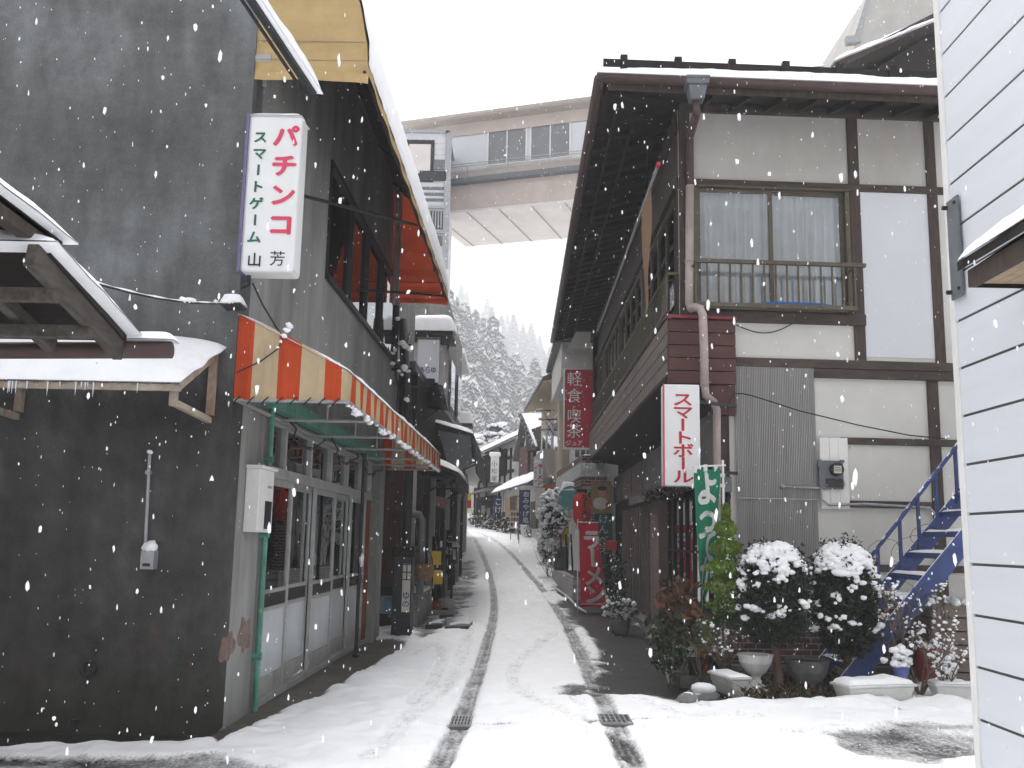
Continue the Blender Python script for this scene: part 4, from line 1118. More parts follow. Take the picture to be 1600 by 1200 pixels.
post(s_p2 + 2.0, 0, zt, 0.14)
post(s_p3, 0.0, zm - 0.11, 0.15)
beam(0.0, SE, zt + 0.08, 0.22, 0.06)
beam(0.15, SE, zh, 0.10, 0.045)
beam(0.15, s_p1 + 0.08, zs - 0.08, 0.15, 0.06)
beam(s_c1 - 1.3, SE, zm, 0.12, 0.05)
beam(s_c1, SE, zm - 0.13, 0.11, 0.075)
beam(s_c1 + 0.33, SE, z_b2, 0.09, 0.04)
beam(s_c1 + 0.33, s_p3 - 0.09, z_b3, 0.09, 0.04)
beam(s_c1 + 0.3, SE, z_b4, 0.09, 0.04)
# window
w = FBn()
w.fb(s_w0 - 0.06, s_w1 + 0.06, zh - 0.075, zh - 0.052, 0, 0.10); w.fb(s_w0 - 0.06, s_w1 + 0.06, zs, zs + 0.05, -0.1, 0.12)
w.fb(s_w0 - 0.06, s_w0, zs + 0.05, zh - 0.075, -0.1, 0.08); w.fb(s_w1, s_w1 + 0.06, zs + 0.05, zh - 0.075, -0.1, 0.08)
wd_ = w.build('window', 'bronze', th, bevel=0.004)
sm_ = (s_w0 + s_w1) / 2
for k, (a, b_) in enumerate(((s_w0, sm_ + 0.025), (sm_ - 0.025, s_w1))):
    dd = 0.035 - 0.04 * k
    w = FBn()
    for s in (a, b_ - 0.05): w.fb(s, s + 0.05, zs + 0.05, zh - 0.08, dd - 0.03, dd)
    w.fb(a + 0.05, b_ - 0.05, zs + 0.05, zs + 0.11, dd - 0.028, dd - 0.002); w.fb(a + 0.05, b_ - 0.05, zh - 0.13, zh - 0.08, dd - 0.028, dd - 0.002)
    w.build('sash', 'bronze', wd_)
    w = FBn(); w.fb(a + 0.05, b_ - 0.05, zs + 0.11, zh - 0.13, dd - 0.018, dd - 0.014); w.build('pane', 'glass', wd_)
    w = FBn(); w.grid(lambda u, v: (a + u * (b_ - a), -0.10 + 0.04 * math.sin(u * 44 + 1.5 * math.sin(u * 9 + k)) * (1 - 0.4 * v), zs + 0.03 + v * (zh - zs - 0.1)), 90, 3)
    w.build('curtain', 'lace', wd_, smooth=True)
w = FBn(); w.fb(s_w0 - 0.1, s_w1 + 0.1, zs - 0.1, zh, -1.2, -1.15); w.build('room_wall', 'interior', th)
# railing
z_r1, z_r0 = fp(1200, 411, 0.32)[1], fp(1200, 470, 0.32)[1]
s_r0, s_r1 = fp(1085, 440, 0.32)[0], fp(1338, 440, 0.32)[0]
w = FBn(); D = 0.32
w.fb(s_r0, s_r1 + 0.13, z_r1 - 0.02, z_r1 + 0.03, D - 0.03, D + 0.03)
w.fb(s_r0, s_r1, z_r0 - 0.10, z_r0 - 0.04, D - 0.02, D + 0.02)
for s in (s_r0, s_r1 - 0.03): w.fb(s, s + 0.03, z_r1 - 0.04, z_r1 - 0.02, 0.05, D - 0.03); w.fb(s, s + 0.03, z_r0 - 0.10, z_r0 - 0.06, 0.05, D - 0.02)
rl = w.build('railing', 'bronze', th, bevel=0.004)
nb_ = 14
for k in range(nb_ + 1):
    s = s_r0 + 0.01 + (s_r1 - s_r0 - 0.04) * k / nb_
    w = FBn(); w.fb(s, s + 0.022, z_r0 - 0.04, z_r1 - 0.02, D - 0.011, D + 0.011); w.build('baluster', 'bronze', rl)
bp = thing('blue_poles', 'bundle of bright blue plastic poles lying on the window ledge behind the railing', 'poles', xfF(s_w0 + 0.9, 0.2, zs + 0.07))
sb0, sb1 = fp(1192, 473, 0.2)[0], fp(1305, 477, 0.2)[0]
for k in range(3):
    w = FBn(); w.tube([(sb0 + k * 0.05, 0.17 + k * 0.035, zs + 0.075), (sb1 - k * 0.08, 0.16 + k * 0.035, zs + 0.07)], 0.018, 8); w.build('pole', 'blue', bp)
# corrugated sheet
z_ct, z_cb = fp(1200, 569, 0.05)[1], 0.55
w = FBn()
nw = 46
zc_ = fp(1200, 776, 0.06)[1]
for z0, z1, dd in ((zc_ - 0.02, z_ct, 0.035), (z_cb, zc_, 0.022)):
    w.grid(lambda u, v: (s_c0 + 0.12 + u * (s_c1 - s_c0 - 0.12), dd + 0.011 * math.sin(u * nw * 2 * math.pi), z0 + v * (z1 - z0)), nw * 8, 1)
w.build('corrugated_sheet', 'corrugated', th, smooth=True)
w = FBn(); w.fb(s_c0 + 0.12, s_c1, zc_ - 0.03, zc_ - 0.018, 0.05, 0.056); w.build('sheet_joint', 'steel', th)
w = FBn(); w.fb(SG - 0.02, SG + 0.10, 0, zm - 0.1, -0.02, 0.06); w.build('corner_post', 'wood_brown', th, bevel=0.006)
# brick foot
z_br = fp(1200, 935, 0.1)[1]
w = FBn(); w.fb(SG, SE, -0.2, z_br, 0.0, 0.11); w.build('brick_base', 'brick_maroon', th)
w = FBn(); w.fb(SG - 0.05, SE, -0.2, 0.12, 0.11, 0.30); w.build('footing', 'concrete', th)
# meter board
s_m0, s_m1 = fp(1281, 700, 0.06)[0], fp(1325, 700, 0.06)[0]
z_m0, z_m1 = fp(1300, 795, 0.06)[1], fp(1300, 684, 0.06)[1]
w = FBn()
for k in range(3):
    a = s_m0 + (s_m1 - s_m0) * k / 3
    w.fb(a, a + (s_m1 - s_m0) / 3 - 0.004, z_m0, z_m1, 0.045, 0.062)
w.build('meter_board', 'white_paint', th)
mt = thing('electric_meter', 'dark grey electric meter with round glass face on a white board of the timber house', 'electric meter', xfF((s_m0 + s_m1) / 2, 0.07, (z_m0 + z_m1) / 2))
sm0, sm1 = fp(1279, 745, 0.1)[0], fp(1317, 745, 0.1)[0]
zm0, zm1 = fp(1300, 764, 0.1)[1], fp(1300, 720, 0.1)[1]
w = FBn(); w.fb(sm0, sm1, zm0, zm1, 0.063, 0.13); w.fb(sm0 - 0.02, sm0 + 0.03, zm1 - 0.09, zm1 + 0.01, 0.13, 0.145); w.fb(sm1 - 0.05, sm1 + 0.01, zm1 - 0.03, zm1 + 0.012, 0.131, 0.15); w.build('case', 'hopper', mt, bevel=0.008)
cs_, cz_ = sm0 + (sm1 - sm0) * 0.68, zm0 + (zm1 - zm0) * 0.68
w = FBn(); w.tube([(cs_, 0.131, cz_), (cs_, 0.20, cz_)], 0.085, 20); w.build('dial_cover', 'pot_black', mt)
w = FBn(); w.fb(cs_ - 0.05, cs_ + 0.05, cz_ - 0.05, cz_ + 0.045, 0.201, 0.204); w.build('dial', 'paper', mt)
w = FBn()
for dz in (-0.02, 0.0, 0.02): w.fb(cs_ - 0.04, cs_ + 0.04, cz_ + dz - 0.004, cz_ + dz + 0.004, 0.2045, 0.206)
w.build('dial_marks', 'ink', mt)
w = FBn(); w.fb(sm0 + 0.08, sm1 - 0.02, zm0 + 0.02, zm0 + 0.13, 0.131, 0.16); w.build('terminal_cover', 'dark_metal', mt, bevel=0.006)
zq = fp(1240, 762, 0.08)[1]; sq = fp(1220, 762, 0.08)[0]
w = FBn(); w.tube([(sq, 0.08, zq + 0.01), (sm0 + 0.05, 0.09, zq), (sm1 - 0.03, 0.10, zq + 0.005), (sm1 + 0.02, 0.10, zq + 0.05), (sm1, 0.10, zq + 0.1)], 0.017, 8)
w.tube([(sm0 + 0.10, 0.09, zq + 0.05), (sm0 + 0.03, 0.10, zq), (sm0 + 0.03, 0.10, zq - 0.14), (sm0 + 0.12, 0.10, z_b3 - 0.02), (s_m1 + 0.2, 0.08, z_b3), (s_p3 - 0.15, 0.08, z_b3 - 0.03), (s_p3 - 0.09, 0.09, z_b3 - 0.10), (s_p3 - 0.08, 0.08, z_b3 - 0.5)], 0.017, 8)
w.tube([(sq + 0.02, 0.03, zq + 0.01), (sq + 0.02, 0.10, zq + 0.01)], 0.03, 8)
w.build('conduit', 'steel', mt, smooth=True)
# cables on the facade
w = FBn(); a, b_ = fp(1150, 508, 0.05), fp(1243, 503, 0.05)
w.tube([(a[0] + (b_[0] - a[0]) * k / 12, 0.06, a[1] + (b_[1] - a[1]) * k / 12 - 0.13 * math.sin(k / 12 * math.pi)) for k in range(13)], 0.008, 6); w.build('cable_loop', 'ink', th)
tag(FBn().tube([(fp(px, py, dd)[0], dd, fp(px, py, dd)[1]) for px, py, dd in ((1137, 740, .1), (1138, 690, .1), (1138, 632, .12), (1146, 615, .14), (1160, 615, .15), (1175, 618, .2), (1250, 642, .35), (1340, 664, .5), (1420, 680, .6), (1480, 686, .7))], 0.009, 6).build('service_cable', 'ink', None, xfF(1, 0.1, 2.5)), 'thin black cable running across the corrugated sheet and plaster of the timber house', 'cable')
w = FBn(); a = fp(1137, 757, .1); w.fb(a[0] - 0.05, a[0] + 0.05, a[1] - 0.10, a[1] + 0.10, 0.03, 0.13); w.build('junction_box', 'hopper', th, bevel=0.01)
w = FBn(); w.tube([(a[0] + 0.02 * math.sin(k), 0.08 + 0.02 * math.cos(k * 2), a[1] - 0.10 - k * 0.03) for k in range(5)], 0.03, 7); w.build('cable_bundle', 'ink', th)

# roof: hip roof with deep eaves, thick snow
ex, ey = 0.95, HY - 1.1
A, B, C_, D_ = Vector((ex, ey, EZ)), Vector((11, ey + 0.5, EZ)), Vector((ex, 27.6, EZ)), Vector((11, 27.6, EZ))
E_, F_, G_ = Vector((6.2, ey + 5.0, EZ + 2.0)), Vector((6.2, 22.5, EZ + 2.0)), Vector((11, ey + 5.3, EZ + 2.0))
w = MB()
for poly in ([A, B, G_, E_], [C_, A, E_, F_], [C_, F_, Vector((11, 22.5, EZ + 2.0)), D_], [E_, G_, Vector((11, 22.5, EZ + 2.0)), F_]): w.slab(poly, (0, 0, -0.08))
rf = w.build('roof', 'tile', th)
w = MB()
w.snow(A + Vector((0.15, .25, 0)), B + Vector((0, .25, 0)), G_, E_, 0.20, 21, 0.16, rag=0.03, lump=0.15)
w.build('snow_cover', 'snow', rf, smooth=True)
w = MB()
w.snow(C_ + Vector((.12, 0, 0)), A + Vector((.12, .12, 0)), E_, F_, 0.20, 22, 0.2, rag=0.03, lump=0.15)
w.build('snow_cover', 'snow', rf, smooth=True)
# eave boards under the street side and the front, with rafters
wallz = EZ - 0.02
w = MB()
w.slab([A + Vector((.05, .05, -.10)), Vector((HX, HY - 0.02, EZ + 0.20)), Vector((HX, 27.4, EZ + 0.20)), C_ + Vector((.05, -.1, -.10))], (0, 0, -0.02))
w.slab([A + Vector((.05, .05, -.101)), B + Vector((0, .05, -.101)), Vector((11, HY + 0.43, EZ + 0.2)), Vector((HX, HY - 0.02, EZ + 0.199))], (0, 0, -0.02))
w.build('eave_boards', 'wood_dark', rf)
w = MB()
y = HY + 0.1
while y < 27.3:
    w.bar((ex + 0.06, y, EZ - 0.165), (HX, y, EZ + 0.13), 0.05, 0.075); y += 0.42
x = HX + 0.3
while x < 10.5:
    yy = ey + 0.05 * (x - ex)
    w.bar((x, yy + 0.06, EZ - 0.165), (x, HY + 0.05 * (x - HX), EZ + 0.13), 0.05, 0.075); x += 0.45
w.bar(A + Vector((.08, .08, -.165)), (HX, HY, EZ + 0.13), 0.06, 0.08)
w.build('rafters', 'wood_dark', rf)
w = MB(); w.bar((1.5, HY + .1, EZ - 0.10), (1.5, 27.2, EZ - 0.10), 0.04, 0.05); w.bar((1.22, HY - .5, EZ - 0.16), (1.22, 27.2, EZ - 0.16), 0.03, 0.04); w.build('eave_purlin', 'wood_dark', rf)
w = MB(); w.tube([A + Vector((-.02, -.05, -.06)), C_ + Vector((-.02, 0, -.06))], 0.065, 12); w.build('gutter', 'gutter', rf, smooth=True)
w = MB(); w.box(ex + 0.0, ex + 0.03, ey, 27.6, EZ - 0.17, EZ - 0.02); w.build('fascia', 'wood_brown', rf)
gu0, gu1 = A + Vector((-.05, -.07, -.05)), B + Vector((0, -.07, -.05))
w = MB(); w.tube([gu0, gu1], 0.07, 12); gt = w.build('gutter', 'gutter', rf, smooth=True)
w = MB(); w.snow(gu0 + Vector((0, -.075, .03)), gu1 + Vector((0, -.075, .03)), gu1 + Vector((0, .09, .05)), gu0 + Vector((0, .09, .05)), 0.115, 31, 0.05, rag=0.008, lump=0.2); w.build('snow_cover', 'snow', gt, smooth=True)
w = MB(); w.bar(A + Vector((.1, .03, -.10)), B + Vector((0, .03, -.10)), 0.03, 0.15); w.build('fascia', 'wood_brown', rf)
w = MB(); w.bar(A + Vector((0.05, .16, .27)), B + Vector((0, .16, .27)), 0.03, 0.10); sg_ = w.build('snow_guard', 'wood_dark', rf)
for k in range(14):
    p = A.lerp(B, (k + 0.45) / 14.0 * 0.98) + Vector((0, .14, .30))
    w = MB(); w.box(p.x - 0.045, p.x + 0.045, p.y - 0.03, p.y + 0.05, p.z - 0.28, p.z + 0.07); w.build('guard_bracket', 'wood_dark', sg_)

# hopper and downpipe
dp = FBn()
sd = fp(1079, 330, 0.12)[0]
hp = at(1088, 140, ey - 0.05)
w = MB()
for z0, z1, r0, r1 in ((-0.16, 0.02, 0.085, 0.115), (0.02, 0.09, 0.135, 0.145), (0.09, 0.13, 0.15, 0.15)):
    w.add([(hp.x + sx * r, hp.y + sy * r, hp.z + zz) for zz, r in ((z0, r0), (z1, r1)) for sx, sy in ((-1, -1), (1, -1), (1, 1), (-1, 1))], [(3, 2, 1, 0), (4, 5, 6, 7), (0, 1, 5, 4), (1, 2, 6, 5), (2, 3, 7, 6), (3, 0, 4, 7)])
w.build('rain_hopper', 'hopper', th, bevel=0.012)
w = MB(); w.snow((hp.x - .14, hp.y - .14, hp.z + .13), (hp.x + .14, hp.y - .14, hp.z + .13), (hp.x + .14, hp.y + .14, hp.z + .13), (hp.x - .14, hp.y + .14, hp.z + .13), 0.05, 33, 0.03, rag=0.01); w.build('snow_cover', 'snow', th, smooth=True)
def fw(px, py, d): 
    s, z = fp(px, py, d); return Vector(xfF(s, d, z))
w = MB(); w.tube([(hp.x, hp.y, hp.z - 0.15), (hp.x, hp.y, hp.z - 0.32), fw(1078, 215, 0.12), fw(1078, 290, 0.12)], 0.052, 12); w.build('downpipe', 'gutter', th, smooth=True)
w = MB(); w.tube([fw(1078, 290, 0.12), fw(1077, 460, 0.12), fw(1077, 474, 0.14), fw(1080, 482, 0.3), fw(1086, 480, 0.36), fw(1094, 482, 0.4), fw(1098, 492, 0.4), fw(1100, 540, 0.4), fw(1101, 604, 0.4)], 0.056, 12)
w.tube([fw(1101, 602, 0.4), fw(1103, 618, 0.36), fw(1115, 628, 0.2), fw(1120, 640, 0.12), fw(1120, 700, 0.12), fw(1121, 930, 0.12)], 0.052, 12)
for px, py, d in ((1077, 408, .12), (1100, 563, .4), (1120, 740, .12)):
    c = fw(px, py, d); w.tube([c - Vector((0, 0, .012)), c + Vector((0, 0, .012))], 0.064, 12)
w.build('downpipe', 'downpipe', th, smooth=True)

# street side: upper wall, windows, balcony band
UX = HX - 0.02
YE = 26.4
def up(px, py, x=UX):
    q = hit(px, py, (x, 0, 0), (1, 0, 0)); return q.y, q.z
BX = 1.93
b_top, b_bot = fp(1048, 497, 0.05)[1], fp(1048, 600, 0.05)[1]
zu0, zu1 = b_top + 0.15, 6.35
w = MB()
w.box(UX, UX + 0.2, HY + 0.05, YE, zu1, EZ + 0.15)
w.box(UX, UX + 0.2, HY + 0.05, YE, b_bot + 0.25, zu0)
w.box(UX, UX + 0.2, HY + 0.05, HY + 0.35, zu0, zu1)
for y in (16.2, 20.0, 23.6): w.box(UX, UX + 0.2, y, y + 0.25, zu0, zu1)
w.box(UX, UX + 0.2, YE - 0.6, YE, zu0, zu1)
w.build('street_wall', 'wood_brown', th)
for a, b_ in ((HY + 0.35, 16.2), (16.45, 20.0), (20.25, 23.6), (23.85, YE - 0.6)):
    w = MB(); n = 4
    for k in range(n + 1):
        y = a + (b_ - a - 0.05) * k / n; w.box(UX + 0.02, UX + 0.08, y, y + 0.05, zu0, zu1)
    w.box(UX + 0.0, UX + 0.09, a, b_, zu1 - 0.05, zu1); w.box(UX + 0.0, UX + 0.09, a, b_, zu0, zu0 + 0.05)
    sw = w.build('side_window', 'bronze', th)
    for k in range(n):
        y = a + (b_ - a - 0.05) * k / n
        w = MB(); w.box(UX + 0.045, UX + 0.05, y + 0.05, y + (b_ - a - 0.05) / n, zu0 + 0.05, zu1 - 0.05); w.build('pane', 'glass_dark', sw)
w = MB(); w.box(UX + 1.0, UX + 1.1, HY + 0.4, YE, 3.6, 7.4); w.grid(lambda u, v: (UX + 0.3 + 0.05 * math.sin(u * 150), HY + 0.4 + u * 13, 4.3 + v * 2.2), 260, 2); w.build('room_wall', 'interior', th)
w = MB(); w.box(UX - 0.06, UX - 0.001, HY, YE, zu1 + 0.02, zu1 + 0.18); w.box(UX - 0.04, UX - 0.001, HY, YE, EZ - 0.25, EZ - 0.1); w.build('lintel', 'wood_brown', th)
w = MB(); w.box(UX - 0.10, UX + 0.02, YE - 0.55, YE - 0.2, 4.0, EZ); w.build('end_post', 'wood_dark', th)
# brown band
bs1 = fp(1147, 545, 0.08)[0]
w = MB()
nb4 = 4
for k in range(nb4):
    z0 = b_bot + 0.12 + (b_top - b_bot - 0.14) * k / nb4
    z1 = z0 + (b_top - b_bot - 0.14) / nb4 - 0.012
    w.box(BX - 0.012 * (1 - k % 1), BX + 0.02, HY - 0.10, YE - 0.3, z0, z1)
w.build('balcony_siding', 'taupe', th, bevel=0.004)
w = FBn()
for k in range(5):
    z0 = b_bot + (b_top - b_bot - 0.03) * k / 5
    w.fb(-0.19, bs1, z0, z0 + (b_top - b_bot - 0.03) / 5 - 0.012, 0.06, 0.16)
w.fb(0.36, bs1, b_bot - 0.40, b_bot - 0.012, 0.02, 0.12)
w.build('balcony_end', 'maroon', th, bevel=0.004)
w = FBn(); w.fb(-0.22, bs1 + 0.01, b_top - 0.025, b_top + 0.015, 0.0, 0.20); w.build('balcony_trim', 'maroon_edge', th)
w = MB(); w.box(BX - 0.03, BX + 0.08, HY - 0.1, YE - 0.3, b_top - 0.02, b_top + 0.02); w.build('balcony_trim', 'wood_brown', th)
w = MB(); w.slab([(BX, HY - 0.05, b_bot + 0.11), (BX, YE - 0.3, b_bot + 0.11), (2.75, YE - 0.3, b_bot + 0.02), (2.75, HY + 0.06, b_bot + 0.02)], (0, 0, -0.03)); w.build('balcony_soffit', 'wood_dark', th)
w = MB(); w.box(BX + 0.0, UX, HY, YE - 0.3, b_top - 0.06, b_top - 0.021); w.build('balcony_floor', 'wood_dark', th)
# balcony rail
w = MB()
zr = b_top + 0.62
w.tube([(BX + 0.02, HY - 0.02, zr), (BX + 0.02, YE - 1, zr)], 0.022, 8); w.box(BX, BX + 0.04, HY - 0.02, YE - 1, b_top + 0.09, b_top + 0.12)
w.tube([(BX + 0.02, HY - 0.02, zr), (UX, HY - 0.02, zr)], 0.02, 8)
rl2 = w.build('balcony_rail', 'bronze', th)
y = HY
k = 0
while y < YE - 1 and k < 95:
    w = MB(); w.box(BX + 0.01, BX + 0.03, y, y + 0.02, b_top + 0.12, zr); w.build('baluster', 'bronze', rl2); y += 0.17; k += 1
# laundry pole along the balcony and the cloth on it
lpole = thing('laundry_pole', 'long grey laundry pole with red end cap hung along the balcony under the eave', 'pole', (1.86, 16, 6.2))
la, lb = at(1029, 256, 11.9), at(934, 517, 22.5)
w = MB(); w.tube([la, la.lerp(lb, 0.5) - Vector((0, 0, 0.03)), lb], 0.022, 10); w.build('pole', 'steel', lpole)
dl_ = (lb - la).normalized()
w = MB(); w.tube([la - dl_ * 0.01, la + dl_ * 0.10], 0.026, 10); w.build('end_cap', 'red', lpole)
w = MB(); w.tube([la + dl_ * 3.6, la + dl_ * 3.68], 0.026, 10); w.build('end_cap', 'red', lpole)
for t_ in (1.5, 4.6, 8.0):
    p = la + dl_ * t_
    w = MB(); w.tube([p, (p.x + 0.05, p.y, EZ - 0.1)], 0.008, 6); w.build('hanger', 'dark_metal', lpole)
cl0, cl1 = la + dl_ * 0.72, la + dl_ * 1.85
w = MB()
hgt = [(0.0, 1.55), (0.35, 1.45), (1.0, 1.65)]
w.grid(lambda u, v: (cl0.x + (cl1.x - cl0.x) * u + 0.03 * math.sin(v * 5 + u * 4) * v, cl0.y + (cl1.y - cl0.y) * (u * (1 - 0.35 * v) + 0.12 * v), cl0.z - v * (1.25 + 0.45 * u)), 14, 20)
tag(w.build('hanging_cloth', 'brown_cloth', None, cl0, smooth=True), 'tan cloth hanging from the laundry pole under the deep eave', 'cloth')
# ground floor street wall
GX_ = 2.62
w = MB()
w.box(GX_ + 0.12, GX_ + 0.2, HY + 0.1, YE, 2.6, b_bot + 0.1)
w.build('street_wall_lower', 'wood_brown', th)
gz = 2.55
ga, gb_ = 16.2, 19.9
w = MB(); w.box(GX_ - 0.02, GX_ + 0.1, HY + 0.35, 20.0, 2.62, 3.35); w.build('grey_panel', mat('grey board', (0.20, 0.19, 0.185), 0.8, 0.15, 3, 0.2, stain=(0.12, 0.11, 0.10)), th)
w = MB(); w.box(GX_ - 0.30, GX_ + 0.12, HY + 0.2, 20.2, 2.42, 2.50); w.slab([(GX_ - 0.30, HY + 0.2, 2.42), (GX_ - 0.30, 20.2, 2.42), (GX_ - 0.30, 20.2, 2.34), (GX_ - 0.30, HY + 0.2, 2.34)], (0.03, 0, 0)); w.build('pent_roof', 'taupe', th)
cols_y = [12.75, 13.3, 13.9, 14.5, 15.1, 15.7, 16.3, 16.9]
w = MB()
for y in cols_y: w.box(GX_, GX_ + 0.06, y, y + 0.07, 0.75, 2.34)
w.box(GX_ - 0.02, GX_ + 0.08, 12.75, 17.0, 0.68, 0.75); w.box(GX_, GX_ + 0.07, 12.75, 17.0, 1.45, 1.49)
lw = w.build('lower_window', 'wood_dark', th)
for a, b_ in zip(cols_y[:-1], cols_y[1:]):
    w = MB(); w.box(GX_ + 0.03, GX_ + 0.035, a + 0.07, b_, 0.75, 2.34); w.build('pane', 'glass_bright', lw)
w = MB(); w.box(GX_ - 0.0, GX_ + 0.12, 12.7, 17.0, -0.1, 0.68); w.build('window_base', 'wood_brown', th)
w = MB(); w.box(GX_ - 0.12, GX_ + 0.2, 17.2, 18.2, -0.1, 2.34); w.build('brown_column', mat('brown panel', (0.19, 0.125, 0.115), 0.7, 0.15, 3, 0.2), th)
for k in range(14):
    y = 18.35 + k * 0.42
    w = MB(); w.box(GX_ - 0.04, GX_ + 0.04, y, y + 0.10, -0.1, 2.34); w.build('lattice_post', 'taupe', th)
w = MB(); w.box(GX_ + 0.05, GX_ + 0.1, 18.2, YE, -0.1, 2.6); w.build('lattice_backing', 'wood_dark', th)
w = MB(); w.box(GX_ + 0.9, GX_ + 1.0, 12.7, YE, -0.1, 3.5); w.build('inner_wall', 'interior', th)
w = MB()
for k in range(3): w.box(GX_ - 0.01, GX_ + 0.09, 20.2 + k * 2.1, 22.1 + k * 2.1, 2.62, 3.3)
w.build('upper_lattice', 'taupe', th)
w = MB(); w.box(GX_ - 0.25, GX_, 12.6, YE, -0.2, 0.14); w.build('step', 'concrete', th)
# dry vine along the pent roof
P = np.stack([GX_ - 0.31 + RNG.normal(0, 0.03, 700), RNG.uniform(12.9, 17.5, 700), 2.40 + RNG.normal(0, 0.05, 700)], 1)
V, F = leaf_quads(P, 0.06, aspect=2.2)
mesh_np('dry_vine', V, F, 'wood_dark', th)
# little roofed box at the far end of the eave
q = at(905, 536, 25.5)
w = MB(); w.slab([(q.x - .32, 25.2, q.z - .2), (q.x + .25, 25.2, q.z - .2), (q.x + .3, 25.2, q.z + .25), (q.x - .1, 25.2, q.z + .25)], (0, 0.8, 0)); w.build('hanging_box', 'plaster_grey', th)

# building seen above the timber roof
ht = thing('hillside_hotel', 'grey hillside building with snowy brown gable showing above the timber house roof', 'building', (9, 24, 0))
p0, p1, p2 = at(1305, 98, 21), at(1460, 20, 21), at(1460, 105, 21)
w = MB(); w.slab([p0, p1, p1 + Vector((4, 0, 1.5)), p1 + Vector((4, 0, 1.3)), p1 + Vector((0.02, 0, -.22)), p0 + Vector((.3, 0, -.02))], (0, 6, 0)); w.build('gable_roof', 'wood_brown', ht)
w = MB(); w.slab([p0 + Vector((.5, .6, -.3)), p1 + Vector((0, .6, -.3)), p1 + Vector((4, .6, 1)), p1 + Vector((4, .6, -8)), p0 + Vector((.5, .6, -6))], (0, 5, 0)); w.build('gable_wall', 'wood_dark', ht)
w = MB(); w.snow(p0 + Vector((-.05, -.1, .02)), p1 + Vector((4, -.1, 1.52)), p1 + Vector((4, 6, 1.52)), p0 + Vector((-.05, 6, .02)), 0.30, 44, 0.2, rag=0.04); w.build('snow_cover', 'snow', ht, smooth=True)
g0, g1, g2 = at(1338, 70, 30), at(1368, -30, 30), at(1462, 60, 30)
w = MB(); w.slab([g0 + Vector((0, 0, -6)), g0, g1, g1 + Vector((12, 0, 3)), g1 + Vector((12, 0, -16))], (0, 6, 0)); w.build('concrete_wing', 'plaster_grey', ht)
w = MB(); w.bar(g0 + Vector((-.1, -.03, 0)), g1 + Vector((-.1, -.03, 0)), 0.12); w.bar(g0 + Vector((-.35, 0, .12)), g0 + Vector((.1, 0, .18)), 0.25); w.build('edge_trim', 'steel', ht)

# ------------------------------------------------------------------ smart-ball sign
ss = thing('hanging_sign', 'white sign box with bold red vertical lettering fixed to the corner of the timber house', 'sign', xfF(0, 0.2, 2.3))
a, b_ = at(1037, 600, 11.9), at(1096, 760, 11.9)
x0, x1, z0, z1 = at(1037, 680, 11.9).x, at(1094, 680, 11.9).x, b_.z, a.z
w = MB(); w.box(x0, x1, 11.9, 12.12, z0, z1); w.build('case', 'sign_white', ss, bevel=0.015)
w = MB(); w.box(x0 - 0.006, x0 + 0.010, 11.89, 11.915, z0 - 0.005, z1 + 0.005); w.build('rim', 'sign_pink', ss)
letters(ss, 'sign_red', 'スマートボール', (x0 + (x1 - x0) * 0.53, 11.895, z1 - 0.19), (1, 0, 0), (0, 0, -1), 0.27, 0.185, (z1 - z0 - 0.31) / 6, bold=0.022)
for zz in (z1 - 0.2, z0 + 0.2): MB().bar((x1 - 0.02, 12.0, zz), (2.8, 12.35, zz), 0.04).build('mount', 'dark_metal', ss)

# ------------------------------------------------------------------ green banner
gbn = thing('green_banner', 'tall green cloth banner with white writing on a pole before the corrugated wall', 'banner', at(1120, 1000, 11.35))
a, b_, c = at(1084, 731, 11.3), at(1130, 729, 11.3), at(1108, 962, 11.3)
hgt = a.z - c.z
def gcurve(u, v):
    xl = a.x + (0.06 * v + 0.10 * max(0, v - .7))
    xr = b_.x - 0.04 - 0.05 * v - 0.55 * max(0, v - 0.62)
    wv = 0.05 * math.sin(u * 5 + v * 7) * (0.3 + v) + 0.02 * math.sin(v * 19 + u * 3)
    return Vector((xl + (xr - xl) * u, 11.3 + wv - 0.35 * v * (u - 0.0) * 0.6 + 0.25 * v * u, a.z - v * hgt - 0.015 * math.sin(u * 12) * (1 - v)))
w = MB(); w.grid(lambda u, v: gcurve(u, v), 16, 50); w.build('cloth', 'green_cloth', gbn, smooth=True)
w = MB()
WT = 0.46
def bend(p):
    u, v = (p.x) / WT, -p.z / hgt
    u, v = min(1, max(0, u)), min(1, max(0, v))
    q = gcurve(u, v); return q + Vector((0, p.y - 0.006, 0))
letters(gbn, 'white_cloth', 'よってかん', (WT * 0.50, 0, -hgt * 0.14), (1, 0, 0), (0, 0, -1), 0.43, 0.43, hgt * 0.193, bold=0.035, curve=bend)
w = MB(); w.tube([(b_.x + 0.0, 11.32, a.z + 0.10), (b_.x - 0.0, 11.32, 0.02)], 0.014, 8); w.tube([a + Vector((-.02, 0, .015)), b_ + Vector((0.03, 0, .015))], 0.01, 8); w.build('pole', 'white_paint', gbn)
for u in (0.05, 0.45, 0.85):
    w = MB(); p = gcurve(u, 0.0); w.box(p.x - .02, p.x + .02, 11.29, 11.33, p.z - 0.05, p.z + 0.03); w.build('loop', 'white_cloth', gbn)
for zz in (0.06, 0.18): 
    w = MB(); w.box(b_.x - 0.05, b_.x + 0.02, 11.30, 11.34, a.z - zz - .04, a.z - zz); w.build('loop', 'white_cloth', gbn)
